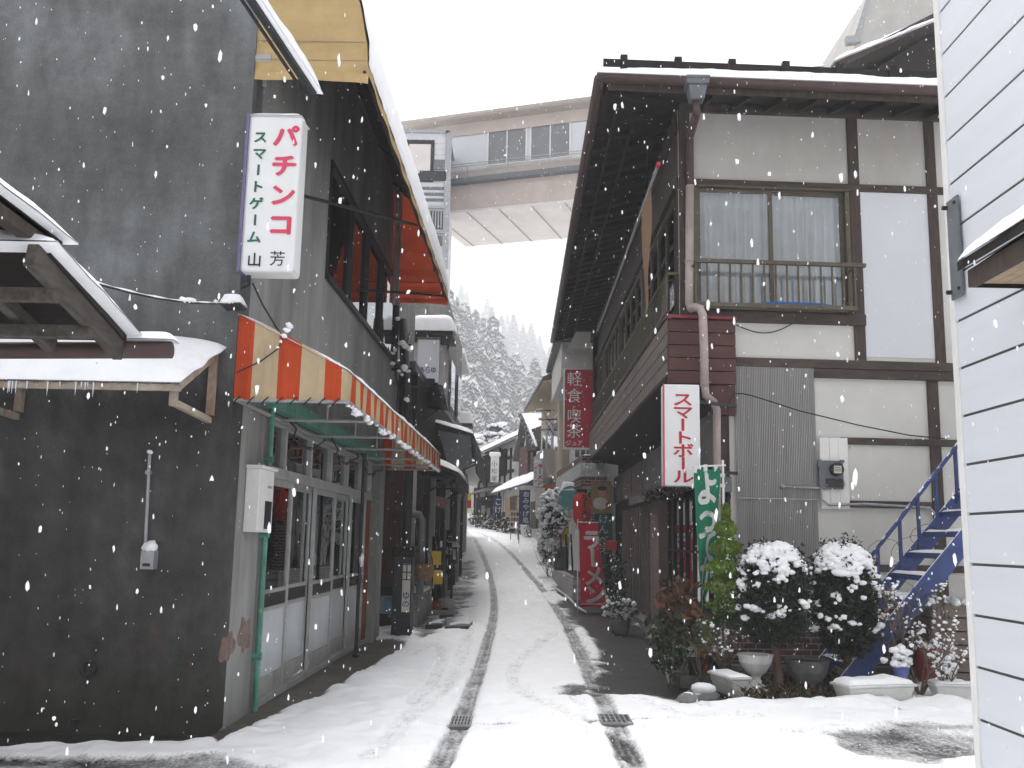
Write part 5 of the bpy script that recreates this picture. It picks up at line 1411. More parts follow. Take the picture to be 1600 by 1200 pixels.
# ================================================================== PLANTS AND POTS BEFORE THE TIMBER HOUSE
def shell(c, r, n, p=2.6, lo=0.55, hi=1.06, clump_=0.25, seed=0.0):
    P = RNG.normal(size=(n, 3))
    P /= (np.abs(P) ** p).sum(1, keepdims=True) ** (1 / p)
    k = lo + (hi - lo) * RNG.random(n) ** 0.45
    f = 1 + clump_ * np.sin(P[:, 0] * 7 + seed) * np.sin(P[:, 1] * 6 + seed * 2) * np.sin(P[:, 2] * 8 + seed * 3)
    return np.asarray(c) + P * np.asarray(r) * (k * f)[:, None]
def twigs(mb, base, n, length, spread, r=0.006, gen=2, up=1.0, rnd=random):
    tips = []
    for i in range(n):
        a = rnd.uniform(0, 2 * math.pi)
        d = Vector((math.cos(a) * spread * rnd.uniform(.3, 1), math.sin(a) * spread * rnd.uniform(.3, 1), up)).normalized()
        L = length * rnd.uniform(.6, 1.15)
        pts = [Vector(base)]
        for s in range(5):
            d = (d + Vector((rnd.uniform(-.25, .25), rnd.uniform(-.25, .25), rnd.uniform(-.12, .2)))).normalized()
            pts.append(pts[-1] + d * L / 5)
        mb.tube(pts, [r * (1 - s * .15) for s in range(6)], 5)
        tips += pts[3:]
        if gen > 1:
            for s in (2, 3, 4): tips += twigs(mb, pts[s], 2, L * .45, 0.9, r * .6, gen - 1, up * .7, rnd)
    return tips
def potshape(kind, r, h):
    if kind == 'round': return [(0, 0), (r * .72, 0), (r * .98, h * .92), (r * 1.08, h * .92), (r * 1.08, h), (r * .95, h), (r * .9, h * .85), (0, h * .85)]
    if kind == 'bowl': return [(0, 0), (r * .6, 0), (r * .9, h * .5), (r, h * .9), (r * 1.05, h), (r * .93, h), (r * .88, h * .85), (0, h * .82)]
    if kind == 'urn': return [(0, 0), (r * .85, 0), (r * .8, h * .08), (r * .45, h * .2), (r * .28, h * .34), (r * .3, h * .42), (r * .62, h * .55), (r * .92, h * .78), (r * 1.0, h * .92), (r * 1.08, h), (r * .97, h), (r * .9, h * .9), (0, h * .88)]
def pot(name, label, p, r, h, mt, kind='round', group=None, soil=True, cat='plant pot', snow=0):
    t_ = thing(name, label, cat, p, group)
    MB().lathe(potshape(kind, r, h), p, 28).build('pot_body', mt, t_, smooth=False, bevel=0.0)
    if soil: MB().lathe([(0, 0), (r * .9, 0), (r * .85, 0.012), (0, 0.03)], (p[0], p[1], p[2] + h * .86), 20).build('soil', 'soil', t_)
    if snow:
        clump('snow_cover', [[p[0] + RNG.normal(0, r * .35), p[1] + RNG.normal(0, r * .35), p[2] + h + .01] for _ in range(snow)], RNG.uniform(r * .2, r * .4, snow), t_)
    return t_
def trough(name, label, a, b, wd, h, mt, snow=0.05, rot=0.0, group=None, cat='planter'):
    """a, b: ground points of the front edge"""
    a, b = Vector(a), Vector(b)
    L = (b - a).length; ux = (b - a).normalized(); uy = Vector((-ux.y, ux.x, 0))
    if uy.y < 0: uy = -uy
    t_ = thing(name, label, cat, (a + b) / 2, group)
    def q(s, d, z): return a + ux * s + uy * d + Vector((0, 0, z))
    k = 0.05
    vs = [q(k, k, 0), q(L - k, k, 0), q(L - k, wd - k, 0), q(k, wd - k, 0), q(0, 0, h * .86), q(L, 0, h * .86), q(L, wd, h * .86), q(0, wd, h * .86)]
    w_ = MB().add(vs, [(3, 2, 1, 0), (4, 5, 6, 7), (0, 1, 5, 4), (1, 2, 6, 5), (2, 3, 7, 6), (3, 0, 4, 7)])
    vs = [q(-.02, -.02, h * .86), q(L + .02, -.02, h * .86), q(L + .02, wd + .02, h * .86), q(-.02, wd + .02, h * .86), q(-.02, -.02, h), q(L + .02, -.02, h), q(L + .02, wd + .02, h), q(-.02, wd + .02, h)]
    w_.add(vs, [(3, 2, 1, 0), (4, 5, 6, 7), (0, 1, 5, 4), (1, 2, 6, 5), (2, 3, 7, 6), (3, 0, 4, 7)])
    w_.build('trough_body', mt, t_, bevel=0.015)
    if snow:
        MB().snow(q(0.0, 0, h), q(L, 0, h), q(L, wd, h), q(0, wd, h), snow, 50 + L, 0.025, rag=0.02, lump=0.6).build('snow_cover', 'snow', t_, smooth=True)
    return t_

def topiary(label, px, py_top, py_bot, half_px, Y, seed):
    c = at(px, (py_top + py_bot) / 2, Y)
    r = half_px / 1500 * Y
    hh = (at(px, py_top, Y).z - at(px, py_bot, Y).z) / 2
    t_ = thing('clipped_tree', label, 'tree', (c.x, Y, 0), 'clipped snow-capped trees before the timber house')
    P = shell(c, (r, r * .85, hh), 9500, 2.7, 0.5, 1.05, 0.12, seed)
    P2 = shell(c, (r * 1.05, r * .9, hh * 1.02), 1200, 2.6, 0.95, 1.12, 0.2, seed)
    V, F = leaf_quads(np.concatenate([P, P2]), 0.055, aspect=2.4)
    mesh_np('foliage', V, F, 'leaf_dark', t_)
    Vc, Fc = blob_arrays(np.array([[c.x, c.y, c.z]]), np.array([[r * .62, r * .55, hh * .7]]), rough=0.15)
    mesh_np('inner_foliage', Vc, Fc, 'leaf_dark', t_)
    w_ = MB()
    base = Vector((c.x + 0.02, Y, 0))
    w_.tube([base, base + Vector((.02, .01, .15)), base + Vector((0, .02, .4)), (c.x, Y, c.z)], [0.062, 0.05, 0.045, 0.035], 10)
    for k in range(6):
        a = k * 1.05 + seed
        w_.tube([(c.x, Y, c.z - hh * .9), (c.x + math.cos(a) * r * .6, Y + math.sin(a) * r * .5, c.z - hh * .55)], [0.02, 0.01], 6)
    w_.build('trunk', 'bark', t_, smooth=True)
    # snow: a thick cap and scattered lumps on the sides
    C, R = [], []
    for k in range(620):
        u, v = RNG.uniform(-1, 1), RNG.uniform(-1, 1)
        if abs(u) ** 2.3 + abs(v) ** 2.3 > 0.92: continue
        h = (1 - abs(u) ** 2.7 - abs(v) ** 2.7)
        z = c.z + hh * (max(0.0, h) ** (1 / 2.7) * 1.0) + RNG.uniform(-.03, .035)
        if fbm(np.array([u * 2 + seed]), np.array([v * 2]), 1.3)[0] < 0.34: continue
        C.append([c.x + u * r * 1.0, c.y + v * r * .85, z]); R.append(RNG.uniform(0.025, 0.075) * (1.15 - .5 * abs(u)))
    clump('snow_cap', C, R, t_, rough=.13, flat=.62)
    C, R = [], []
    for k in range(70):
        a = RNG.uniform(0, 2 * math.pi); zz = RNG.uniform(-0.55, .95)
        rr = (1 - abs(zz) ** 2.7) ** (1 / 2.7) * 1.03
        x, y = math.cos(a), math.sin(a)
        s_ = (abs(x) ** 2.7 + abs(y) ** 2.7) ** (-1 / 2.7)
        p = [c.x + x * s_ * r * rr, c.y + y * s_ * r * .85 * rr, c.z + zz * hh]
        for _ in range(RNG.integers(1, 5)):
            C.append([p[0] + RNG.normal(0, .03), p[1] + RNG.normal(0, .03), p[2] + RNG.normal(0, .02)]); R.append(RNG.uniform(0.012, 0.042))
    clump('snow_lump', C, R, t_)
    return t_
topiary('clipped dark tree with flat wide cap of snow, next to the lime green conifer', 1208, 855, 1000, 50, 10.9, 0.4)
topiary('clipped dark tree with rounded cap of snow, next to the blue staircase', 1319, 855, 1018, 44, 11.0, 2.1)

# lime conifer
cB, cT = at(1137, 985, 11.1), at(1134, 788, 11.1)
cf = thing('lime_conifer', 'narrow lime green conifer standing by the green banner', 'tree', (cB.x, 11.1, 0))
n = 7500
tt = RNG.random(n) ** 0.8
rad = 0.225 * np.clip((1 - tt) * 1.7, 0.0, 1.0) ** 0.75 * (0.35 + 0.65 * RNG.random(n) ** .5) * (0.85 + 0.35 * np.sin(tt * 40 + RNG.random(n))) + 0.01
an = RNG.random(n) * 2 * math.pi
P = np.stack([cB.x + np.cos(an) * rad, 11.1 + np.sin(an) * rad, cB.z + tt * (cT.z - cB.z)], 1)
V, F = leaf_quads(P, 0.05, aspect=3.0, droop=-0.8)
low = (np.repeat(tt, 1) < 0.38)
mesh_np('foliage', V, F, ['leaf_lime', 'leaf_green'], cf, midx=np.where(tt + RNG.normal(0, .08, n) < 0.22, 1, 0))
MB().tube([(cB.x, 11.1, 0), (cB.x, 11.1, cT.z - .1)], [0.03, 0.008], 8).build('trunk', 'bark', cf)
C = [[cB.x + RNG.normal(0, .06), 11.1 - RNG.uniform(.05, .17), cB.z + RNG.uniform(.15, .75) * (cT.z - cB.z)] for _ in range(70)]
clump('snow_lump', C, RNG.uniform(0.006, 0.016, 70), cf, low=True)

def G(px, py): q = gnd(px, py); return Vector((q.x, q.y, terrain(q.y) + 0.012))
# pots by the corner
pw = G(1058, 1072); pot('flower_pot', 'tall white plastic pot behind the black pot at the house corner', pw + Vector((0, .12, 0)), 0.15, 0.37, 'pot_white')
pk = G(1068, 1060); pot('flower_pot', 'black plastic pot standing in the shallow grey bowl', (pk.x, G(1070, 1078).y + .1, 0.14), 0.10, 0.19, 'pot_black')
pg = G(1071, 1078); pot('flower_pot', 'shallow grey bowl holding the black pot', pg + Vector((0, .1, 0)), 0.14, 0.14, 'pot_grey', 'bowl', soil=False)
pt = G(1108, 1058); pot('flower_pot', 'terracotta coloured pot behind the tilted white trough', pt + Vector((0, .25, 0)), 0.10, 0.30, 'terracotta')
pb = G(1133, 1062); pot('flower_pot', 'dark blue pot with snowy twigs next to the terracotta pot', pb + Vector((0, .3, .05)), 0.16, 0.19, 'pot_black', 'bowl')
trough('planter_trough', 'white plastic trough standing askew in front of the terracotta pot', G(1108, 1083), G(1143, 1096), 0.22, 0.22, 'pot_white', snow=0.02)
pu = G(1185, 1086); pot('urn_planter', 'pale goblet shaped urn under the tree with the flat snow cap', pu + Vector((0, .1, 0)), 0.185, 0.40, 'pot_white', 'urn', cat='urn')
pr = G(1273, 1085); pot('stone_bowl', 'wide grey stone bowl between the two clipped tree trunks', pr + Vector((0, .25, 0.06)), 0.24, 0.26, 'pot_grey', 'bowl', cat='bowl')
trough('planter_trough', 'long pale trough full of snow at the foot of the blue staircase', G(1330, 1108), G(1432, 1104), 0.30, 0.21, 'pot_white', snow=0.06)
pl = G(1417, 1100); pot('flower_pot', 'small blue glazed pot with a snowed-over plant standing on the long trough', (pl.x, pl.y + .12, 0.25), 0.085, 0.10, 'pot_blue', snow=8)
clump('snow_clump', [[pl.x + RNG.normal(0, .05), pl.y + .12 + RNG.normal(0, .03), 0.37 + RNG.uniform(0, .22)] for _ in range(26)], RNG.uniform(.02, .05, 26), bpy.data.objects['flower_pot.005'])
px_ = G(1482, 1100)
trough('planter_trough', 'short white trough under a white pot, beside the white sided house', G(1465, 1103), G(1500, 1103) + Vector((.15, 0, 0)), 0.25, 0.20, 'pot_white', snow=0.03)
pot('flower_pot', 'white pot heaped with snow standing on the short trough', (px_.x + .05, px_.y + .13, 0.215), 0.115, 0.15, 'pot_white', snow=14)
# bare mulch bed and dry weeds
C = []
w = MB()
for k in range(130):
    q = gnd(RNG.uniform(1150, 1320), RNG.uniform(1062, 1102))
    a = RNG.uniform(0, 6.28); L = RNG.uniform(.06, .2)
    w.tube([(q.x, q.y, 0), (q.x + math.cos(a) * L * .4, q.y + math.sin(a) * L * .3, L * .7), (q.x + math.cos(a) * L, q.y + math.sin(a) * L * .6, L)], [0.004, 0.003, 0.002], 4)
wd = thing('dry_weeds', 'dry brown weeds and fallen leaves round the clipped tree trunks', 'weeds', gnd(1235, 1085))
wd['kind'] = 'stuff'
so = w.build('stalks', 'twig', wd); so['kind'] = 'stuff'
P = np.array([[*(gnd(RNG.uniform(1155, 1320), RNG.uniform(1060, 1104)).xy), RNG.uniform(0.01, .12)] for _ in range(900)])
V, F = leaf_quads(P, 0.06, aspect=1.8)
o = mesh_np('fallen_leaves', V, F, ['leaf_dead', 'soil', 'leaf_green'], wd, midx=RNG.choice(3, len(F), p=[.35, .5, .15])); o['kind'] = 'stuff'
sb_ = gxy([(1090, 1078), (1150, 1100), (1310, 1103), (1330, 1060), (1330, 1042), (1130, 1042)])
w = MB(); w.slab([(x, y, 0.03) for x, y in sb_][::-1], (0, 0, -0.1)); bed = w.build('soil_bed', 'soil'); struct(bed)

def bush(name, label, cat, px, py0, py1, half, Y, n, size, mts, mix=None, snow=0, twig=6, p=2.0, droop=0.0, aspect=2.2, base=None):
    a, b_ = at(px, py0, Y), at(px, py1, Y)
    c = (a + b_) / 2; hh = (a.z - b_.z) / 2; r = half / 1500 * Y
    t_ = thing(name, label, cat, (c.x, Y, base if base is not None else terrain(Y)))
    P = shell(c, (r, r, hh), n, p, 0.2, 1.12, 0.3, px * .1)
    V, F = leaf_quads(P, size, aspect=aspect, droop=droop)
    mesh_np('foliage', V, F, mts, t_, midx=RNG.choice(len(mts), len(F), p=mix) if isinstance(mts, list) and len(mts) > 1 else None)
    w_ = MB(); twigs(w_, (c.x, Y, base if base is not None else terrain(Y)), twig, (a.z - (base if base is not None else terrain(Y))) * .9, 0.5, 0.008, 1); w_.build('stems', 'twig', t_)
    if snow:
        C = shell(c, (r, r, hh), snow * 3, p, .8, 1.1); C = C[C[:, 2] > c.z - hh * .3][:snow]
        clump('snow_lump', C, RNG.uniform(0.012, 0.035, len(C)), t_, low=True)
    return t_
bush('dead_plant', 'pot plant with large drooping dead brown leaves at the corner of the timber house', 'plant', 1058, 905, 1005, 32, 11.0, 190, 0.17, ['leaf_dead', 'leaf_dark'], [.62, .38], 0, 6, 2.0, 1.3, 2.7)
bush('evergreen_shrub', 'dark green shrub spilling out of the tall white pot', 'shrub', 1045, 965, 1050, 30, 10.9, 1100, 0.06, ['leaf_green', 'leaf_dark'], [.4, .6], 4)
bush('variegated_shrub', 'small pale green bush beside the foot of the green banner', 'shrub', 1098, 965, 1020, 17, 10.95, 500, 0.045, [mat('pale green leaves', (0.13, 0.16, 0.07), 0.7, 0.5, 9, 0)], None, 6)
def snowy_twigs(name, label, px, py0, py1, Y, n, spread, snow, base_z, gen=2, r=0.008):
    a = at(px, py0, Y); b_ = at(px, py1, Y)
    t_ = thing(name, label, 'shrub', (b_.x, Y, base_z))
    w_ = MB(); rr = random.Random(int(px)); tips = twigs(w_, (b_.x, Y, base_z), n, (a.z - base_z) * 0.85, spread, r, gen, 1.0, rr)
    w_.build('branches', 'twig', t_)
    tp = [tips[i] for i in RNG.permutation(len(tips))[:snow]]
    clump('snow_lump', [[p.x, p.y, p.z + 0.012] for p in tp], RNG.uniform(0.009, 0.026, len(tp)), t_, low=True)
    return t_
snowy_twigs('bare_shrub', 'bare twiggy shrub dusted with snow in the dark blue pot', 1130, 965, 1050, 11.0, 12, 0.9, 60, 0.2)
snowy_twigs('bare_shrub', 'tall bare shrub loaded with snow in front of the blue staircase', 1438, 880, 1085, 10.6, 6, 0.55, 220, 0.02, 3, 0.016)
snowy_twigs('bare_shrub', 'low snow-laden shrub against the white sided house', 1478, 990, 1085, 10.4, 7, 0.8, 110, 0.1, 2, 0.01)
# snow-covered stones at the corner
for px, py, r, lb in ((1098, 1082, .13, 'larger snow-capped stone by the tilted white trough'), (1075, 1092, .09, 'smaller snow-capped stone at the edge of the bare asphalt')):
    q = G(px, py + 10)
    V, F = blob_arrays(np.array([[q.x, q.y, .05]]), np.array([[r, r * .8, r * .7]]), rough=.3)
    st = thing('stone', lb, 'stone', (q.x, q.y, 0))
    mesh_np('rock_body', V, F, 'stone', st, smooth=True)
    V, F = blob_arrays(np.array([[q.x + .01, q.y, .05 + r * .35], [q.x - r * .5, q.y, .04 + r * .1]]), np.array([[r * .95, r * .8, r * .5], [r * .5, r * .5, r * .3]]), rough=.15)
    mesh_np('snow_cover', V, F, 'snow', st, smooth=True)
# drift of snow along the flower bed
w = MB()
dr0 = [gnd(1085, 1112), gnd(1560, 1120), gnd(1560, 1092), gnd(1330, 1098), gnd(1130, 1106)]
w.snow(Vector((dr0[0].x, dr0[0].y, .02)), Vector((5.6, 9.45, .02)), Vector((5.6, 10.25, .02)), Vector((dr0[4].x, dr0[4].y + .12, .02)), 0.08, 61, 0.05, rag=0.2, lump=0.9)
struct(w.build('snow_drift', 'snow', smooth=True), 'stuff')
# red sack and crate under the stairs
rk = G(1458, 1072)
rs = thing('red_bucket', 'dull red bucket half hidden behind the snow-laden bare shrub', 'bucket', rk)
MB().lathe([(0, 0), (.16, 0), (.20, .40), (.215, .40), (.215, .43), (.2, .43), (0, .42)], rk, 24).build('bucket_body', mat('dull red plastic', (.30, .03, .035), .5, .2, 6, .1), rs)
clump('snow_cover', [[rk.x + RNG.normal(0, .08), rk.y + RNG.normal(0, .08), .44] for _ in range(12)], RNG.uniform(.04, .08, 12), rs)
ck = at(1480, 1000, 11.9)
cr = thing('wooden_crate', 'weathered wooden crate stored in the dark under the blue staircase', 'crate', (ck.x, 11.9, 0.02))
w = MB()
for k in range(6): w.box(ck.x - .32, ck.x + .5, 11.6, 12.2, 0.02 + k * .155, 0.02 + k * .155 + .14)
w.build('slats', 'taupe', cr, bevel=0.004)
for xx in (ck.x - .30, ck.x + .44): MB().box(xx, xx + .05, 11.575, 11.599, 0.02, .94).build('batten', 'taupe', cr)
clump('snow_cover', [[ck.x + RNG.uniform(-.3, .4), 11.62 + RNG.uniform(0, .2), .96] for _ in range(14)], RNG.uniform(.03, .07, 14), cr)

# ------------------------------------------------------------------ blue staircase
bs = thing('blue_staircase', 'steep blue steel outdoor staircase with handrail against the timber house', 'staircase', (4.0, 11.3, 0))
f0, f1 = at(1322, 1072, 10.95), at(1494, 862, 10.95)
k0 = (f1.z - f0.z) / (f1.x - f0.x)
yb = 11.95
b0 = at(1363, 925, yb)
def sx(x, y, zoff=0): return Vector((x, y, f0.z + (x - f0.x) * k0 + zoff))
XT = 7.2
for yy in (10.95, yb):
    w = MB(); a, b_ = sx(f0.x - .05, yy, 0), sx(XT, yy, 0)
    w.slab([a + Vector((0, 0, -.16)), b_ + Vector((0, 0, -.16)), b_ + Vector((0, 0, .16)), a + Vector((0, 0, .16))], (0, .03, 0))
    w.build('stringer', 'blue_paint', bs)
x = f0.x + 0.18
while x < XT:
    z = sx(x, 0).z
    w = MB(); w.box(x - .13, x + .14, 10.98, yb, z - .012, z + .012); w.box(x - .13, x - .115, 10.98, yb, z - .05, z - .013); w.build('tread', 'blue_paint', bs)
    if z < 3:
        w = MB(); w.snow((x - .13, 10.985, z + .013), (x + .14, 10.985, z + .013), (x + .14, yb - .01, z + .013), (x - .13, yb - .01, z + .013), 0.03, x, 0.04, rag=0.01, lump=.6); w.build('snow_cover', 'snow', bs, smooth=True)
    x += 0.215
ra, rb = at(1357, 874, yb), at(1483, 712, yb)
rd = (rb - ra)
kr = rd.z / rd.x
w = MB(); w.tube([ra - rd * .35, rb + rd * 1.4], 0.026, 10); w.build('handrail', 'blue_paint', bs)
for px in (1341, 1371, 1407, 1437, 1467, 1500, 1535):
    p = at(px, 850, yb)
    zr_ = ra.z + (p.x - ra.x) * kr
    w = MB(); w.box(p.x - .018, p.x + .018, yb - .018, yb + .018, sx(p.x, yb).z, zr_); w.build('baluster', 'blue_paint', bs)
# wire loops of a dead vine on the rail
w = MB()
for c0, r in (((1380, 860), .2), ((1425, 860), .26), ((1445, 835), .18)):
    c = at(*c0, yb - .06); w.tube([(c.x + r * math.cos(k * .5), yb - .06, c.z + r * .7 * math.sin(k * .5 + .3)) for k in range(10)], .004, 5)
w.build('vine_wire', 'twig', bs)
# ================================================================== FURTHER UP THE LANE, RIGHT SIDE
class Face:
    """an upright wall plane from ground point p to q (metres); pixel -> (s, z) on it; s along, d out of the wall"""
    def __init__(s, p, q, flip=False):
        s.p = Vector((p[0], p[1], 0)); s.q = Vector((q[0], q[1], 0))
        s.u = (s.q - s.p).normalized(); s.L = (s.q - s.p).length
        s.n = Vector((s.u.y, -s.u.x, 0))
        mid = (s.p + s.q) / 2                              # the wall faces the lane, or the camera when it runs across the lane
        tg = Vector((-.6 if mid.y < 45 else -3.0, mid.y, 0)) if abs(s.u.y) > abs(s.u.x) else Vector((mid.x, 0, 0))
        if s.n.dot(tg - mid) < 0: s.n = -s.n
    def at(s, px, py, d=0.0):
        p0 = s.p + s.n * d
        h = hit(px, py, p0, s.n); return (h - p0).dot(s.u), h.z
    def xf(s, a, d, z): return tuple(s.p + s.u * a + s.n * d + Vector((0, 0, z)))
    def mb(s): return MB(s.xf)
    def rect(s, px0, py0, px1, py1, d0, d1, mb=None):
        a, b_ = s.at(px0, py0, d1), s.at(px1, py1, d1)
        return (mb or s.mb()).box(min(a[0], b_[0]), max(a[0], b_[0]), d0, d1, min(a[1], b_[1]), max(a[1], b_[1]))

# ---- noodle shop
rs_ = thing('noodle_shop', 'white walled shop with a dark brick canopy band, beyond the timber house', 'building', (1.75, 27, 0.3))
w = MB(); w.slab([(2.2, 27.0, 0), (1.75, 33, 0), (7, 33, 0), (7, 27.0, 0)], (0, 0, 7.0)); w.build('wall', 'plaster', rs_)
w = MB(); w.slab([(1.2, 27.6, 6.3), (1.1, 32.8, 6.3), (2.2, 32.8, 6.3), (2.2, 27.6, 6.3)], (0, 0, 1.05)); w.build('upper_bay', 'plaster', rs_)
w = MB(); w.slab([(1.0, 26.9, 7.36), (0.9, 33, 7.36), (7.2, 33, 7.36), (7.2, 26.9, 7.36)], (0, 0, 0.12)); w.build('roof', 'tile', rs_)
w = MB(); w.snow((1.0, 26.9, 7.485), (7.2, 26.9, 7.485), (7.2, 33, 7.485), (0.9, 33, 7.485), 0.2, 71, 0.25); w.build('snow_cover', 'snow', rs_, smooth=True)
fa = Face((1.68, 25.6), (1.30, 32.5))
zb0, zb1 = 3.05, 3.85
w = fa.mb(); w.box(0, fa.L, -0.5, 0, zb0, zb0 + .24); w.box(0, fa.L, -0.5, 0, zb1 - .2, zb1); w.build('brick_canopy', 'brick_maroon_y', rs_)
w = fa.mb(); w.box(0.02, fa.L, -0.48, 0.03, zb0 + .24, zb1 - .2)
w.build('carved_panel', mat('carved grey white panel', (0.52, 0.53, 0.52), .7, .35, 9, .8, 14), rs_)
w = MB(); w.box(1.70, 2.35, 25.55, 26.2, zb0, zb0 + .24); w.box(1.70, 2.35, 25.55, 26.2, zb1 - .2, zb1); w.build('brick_canopy', mat_brick('dark brick front', (0.10, 0.03, 0.03), (0.13, 0.04, 0.04), (0.45, 0.42, 0.40), .2, .085), rs_)
w = MB(); w.box(1.69, 2.25, 25.52, 26.1, zb0 + .24, zb1 - .2)
cpn = w.build('carved_panel', bpy.data.materials['carved grey white panel'], rs_)
w = MB()
for k in range(3):                                       # scroll relief
    c = (1.80 + k * .16, 25.50, 3.47)
    w.tube([(c[0] + (.015 + .005 * s) * math.cos(s * .7), 25.51, c[2] + (.015 + .006 * s) * math.sin(s * .7)) for s in range(14)], .012, 5)
w.build('scroll_relief', 'pot_white', cpn)
w = MB(); w.snow((1.68, 25.6, zb1), (2.3, 25.6, zb1), (2.0, 32, zb1), (1.3, 32, zb1), .07, 73, .12); w.build('snow_cover', 'snow', rs_, smooth=True)
w = MB(); w.slab([(1.72, 25.65, zb0 - .02), (1.34, 32.4, zb0 - .02), (2.6, 32.4, zb0 - .02), (2.6, 25.65, zb0 - .02)], (0, 0, .018)); w.build('canopy_soffit', 'plaster_grey', rs_)
for k in range(4):
    y = 27.1 + .2; w = MB(); w.box(1.62 + k * .16, 1.75 + k * .16, 27.5, 27.59, 3.95, 4.55); w.build('window', 'glass_dark', rs_)
w = MB(); w.box(2.45, 2.5, 25.9, 27.1, 0, 3.0); w.box(2.15, 2.18, 27.1, 32.5, .3, 3.0); w.build('dark_front', 'wood_dark', rs_)
for k in range(6):
    w = MB(); w.box(2.05, 2.15, 27.3 + k * .85, 27.42 + k * .85, .3, 3.0); w.build('front_post', 'wood_brown', rs_)
bq = (1.95, 25.9)
w = MB(); w.box(2.0, 2.35, 26.2, 26.9, 0.2, 3.0); w.build('brick_pier', bpy.data.materials['dark brick front'], rs_)
# low brick planters
for k, (px0, px1, lb) in enumerate(((864, 893, 'low grey brick planter at the entrance of the noodle shop'), (898, 912, 'second short grey brick planter behind the red banner'))):
    q0, q1 = gnd(px0, 908 if k == 0 else 930), gnd(px1 + 2, 943 if k == 0 else 944)
    x_ = q1.x
    t_ = thing('brick_planter', lb, 'planter', (x_, q1.y, terrain(q1.y)), 'brick planters of the noodle shop')
    zz = terrain(q1.y)
    y1 = q0.y if k == 0 else q1.y + 1.2
    w = MB(); w.slab([(x_, q1.y, zz - .1), (q0.x if k == 0 else x_ - .03, y1, zz - .1), (x_ + .45, y1, zz - .1), (x_ + .45, q1.y, zz - .1)], (0, 0, .72)); w.build('wall', 'brick_grey_y', t_)
    w = MB(); w.box(x_ + .05, x_ + .4, q1.y + .05, y1 - .05, zz + .58, zz + .63); w.build('soil', 'soil', t_)
# tall red sign over the lane
sgr = thing('red_sign', 'tall red sign with white characters projecting from the noodle shop', 'sign', (1.3, 27, 5))
a, b_ = at(883, 577, 27), at(926, 700, 27)
w = MB(); w.box(a.x, b_.x, 27, 27.2, b_.z, a.z); w.build('face', 'sign_red', sgr)
w = MB()
for x0, x1, z0, z1 in ((a.x - .03, a.x, b_.z - .03, a.z + .03), (b_.x, b_.x + .03, b_.z - .03, a.z + .03), (a.x, b_.x, a.z, a.z + .03), (a.x, b_.x, b_.z - .03, b_.z)): w.box(x0, x1, 26.97, 27.23, z0, z1)
w.build('rim', 'white_paint', sgr)
xc = at(897, 640, 27).x
for ch, py, s in (('軽', 592, .44), ('食', 618, .44), ('と', 637, .16), ('喫', 650, .42), ('茶', 673, .44)):
    q = at(897, py, 27); letters(sgr, 'sign_white', ch, (xc, 26.99, q.z), (1, 0, 0), (0, 0, -1), s, s, .1, bold=.0)
q = at(897, 692, 27)
for k, ch in enumerate('ジュア'): letters(sgr, 'sign_white', ch, (xc - .15 + k * .16, 26.99, q.z), (1, 0, 0), (0, 0, -1), .15, .17, .1, bold=.01)
for zz in (a.z - .3, b_.z + .3): MB().bar((b_.x, 27.1, zz), (2.3, 27.1, zz), .05).build('mount', 'dark_metal', sgr)
# red lantern
q = at(909, 796, 24.2)
ln = thing('paper_lantern', 'red paper lantern with black writing hanging under the brick canopy', 'lantern', q)
pr = []
for k in range(25):
    t_ = k / 24; z = -.42 + .84 * t_
    pr.append((0.225 * max(0.35, (1 - abs(2 * t_ - 1) ** 4)) ** .6 + .006 * math.sin(k * math.pi), z))
w = MB(); w.lathe(pr, q, 28); w.build('paper_body', 'lantern_red', ln, smooth=True)
w = MB(); w.lathe([(.0, .42), (.13, .42), (.13, .5), (0, .5)], q, 18); w.tube([q + Vector((0, 0, .5)), q + Vector((0, 0, .75))], .01, 6); w.build('cap', 'ink', ln)
w = MB(); w.lathe([(.0, -.49), (.12, -.49), (.12, -.42), (0, -.42)], q, 18); w.build('base_ring', 'ink', ln)
def lcurve(p):
    dx = p.x - q.x; return Vector((p.x, p.y + .2 - math.sqrt(max(.002, .235 ** 2 - dx * dx)), p.z))
letters(ln, 'ink', 'ラーメン', (q.x + .05, q.y - .2, q.z + .27), (1, 0, 0), (0, 0, -1), .2, .18, .17, bold=.03, curve=lcurve)
# teal lamp drum behind lantern
q2 = at(892, 778, 27.5)
tl = thing('teal_drum_lamp', 'round pale teal lamp capped with snow beside the red lantern', 'lamp', q2)
w = MB(); w.tube([q2 + Vector((-.02, -.25, 0)), q2 + Vector((-.02, .25, 0))], [.33, .33], 24); w.build('drum', mat('pale teal metal', (.10, .30, .30), .5, .15, 5, .1), tl)
w = MB(); w.snow(q2 + Vector((-.3, -.25, .2)), q2 + Vector((.25, -.25, .2)), q2 + Vector((.25, .25, .2)), q2 + Vector((-.3, .25, .2)), .2, 75, .05); w.build('snow_cover', 'snow', tl, smooth=True)
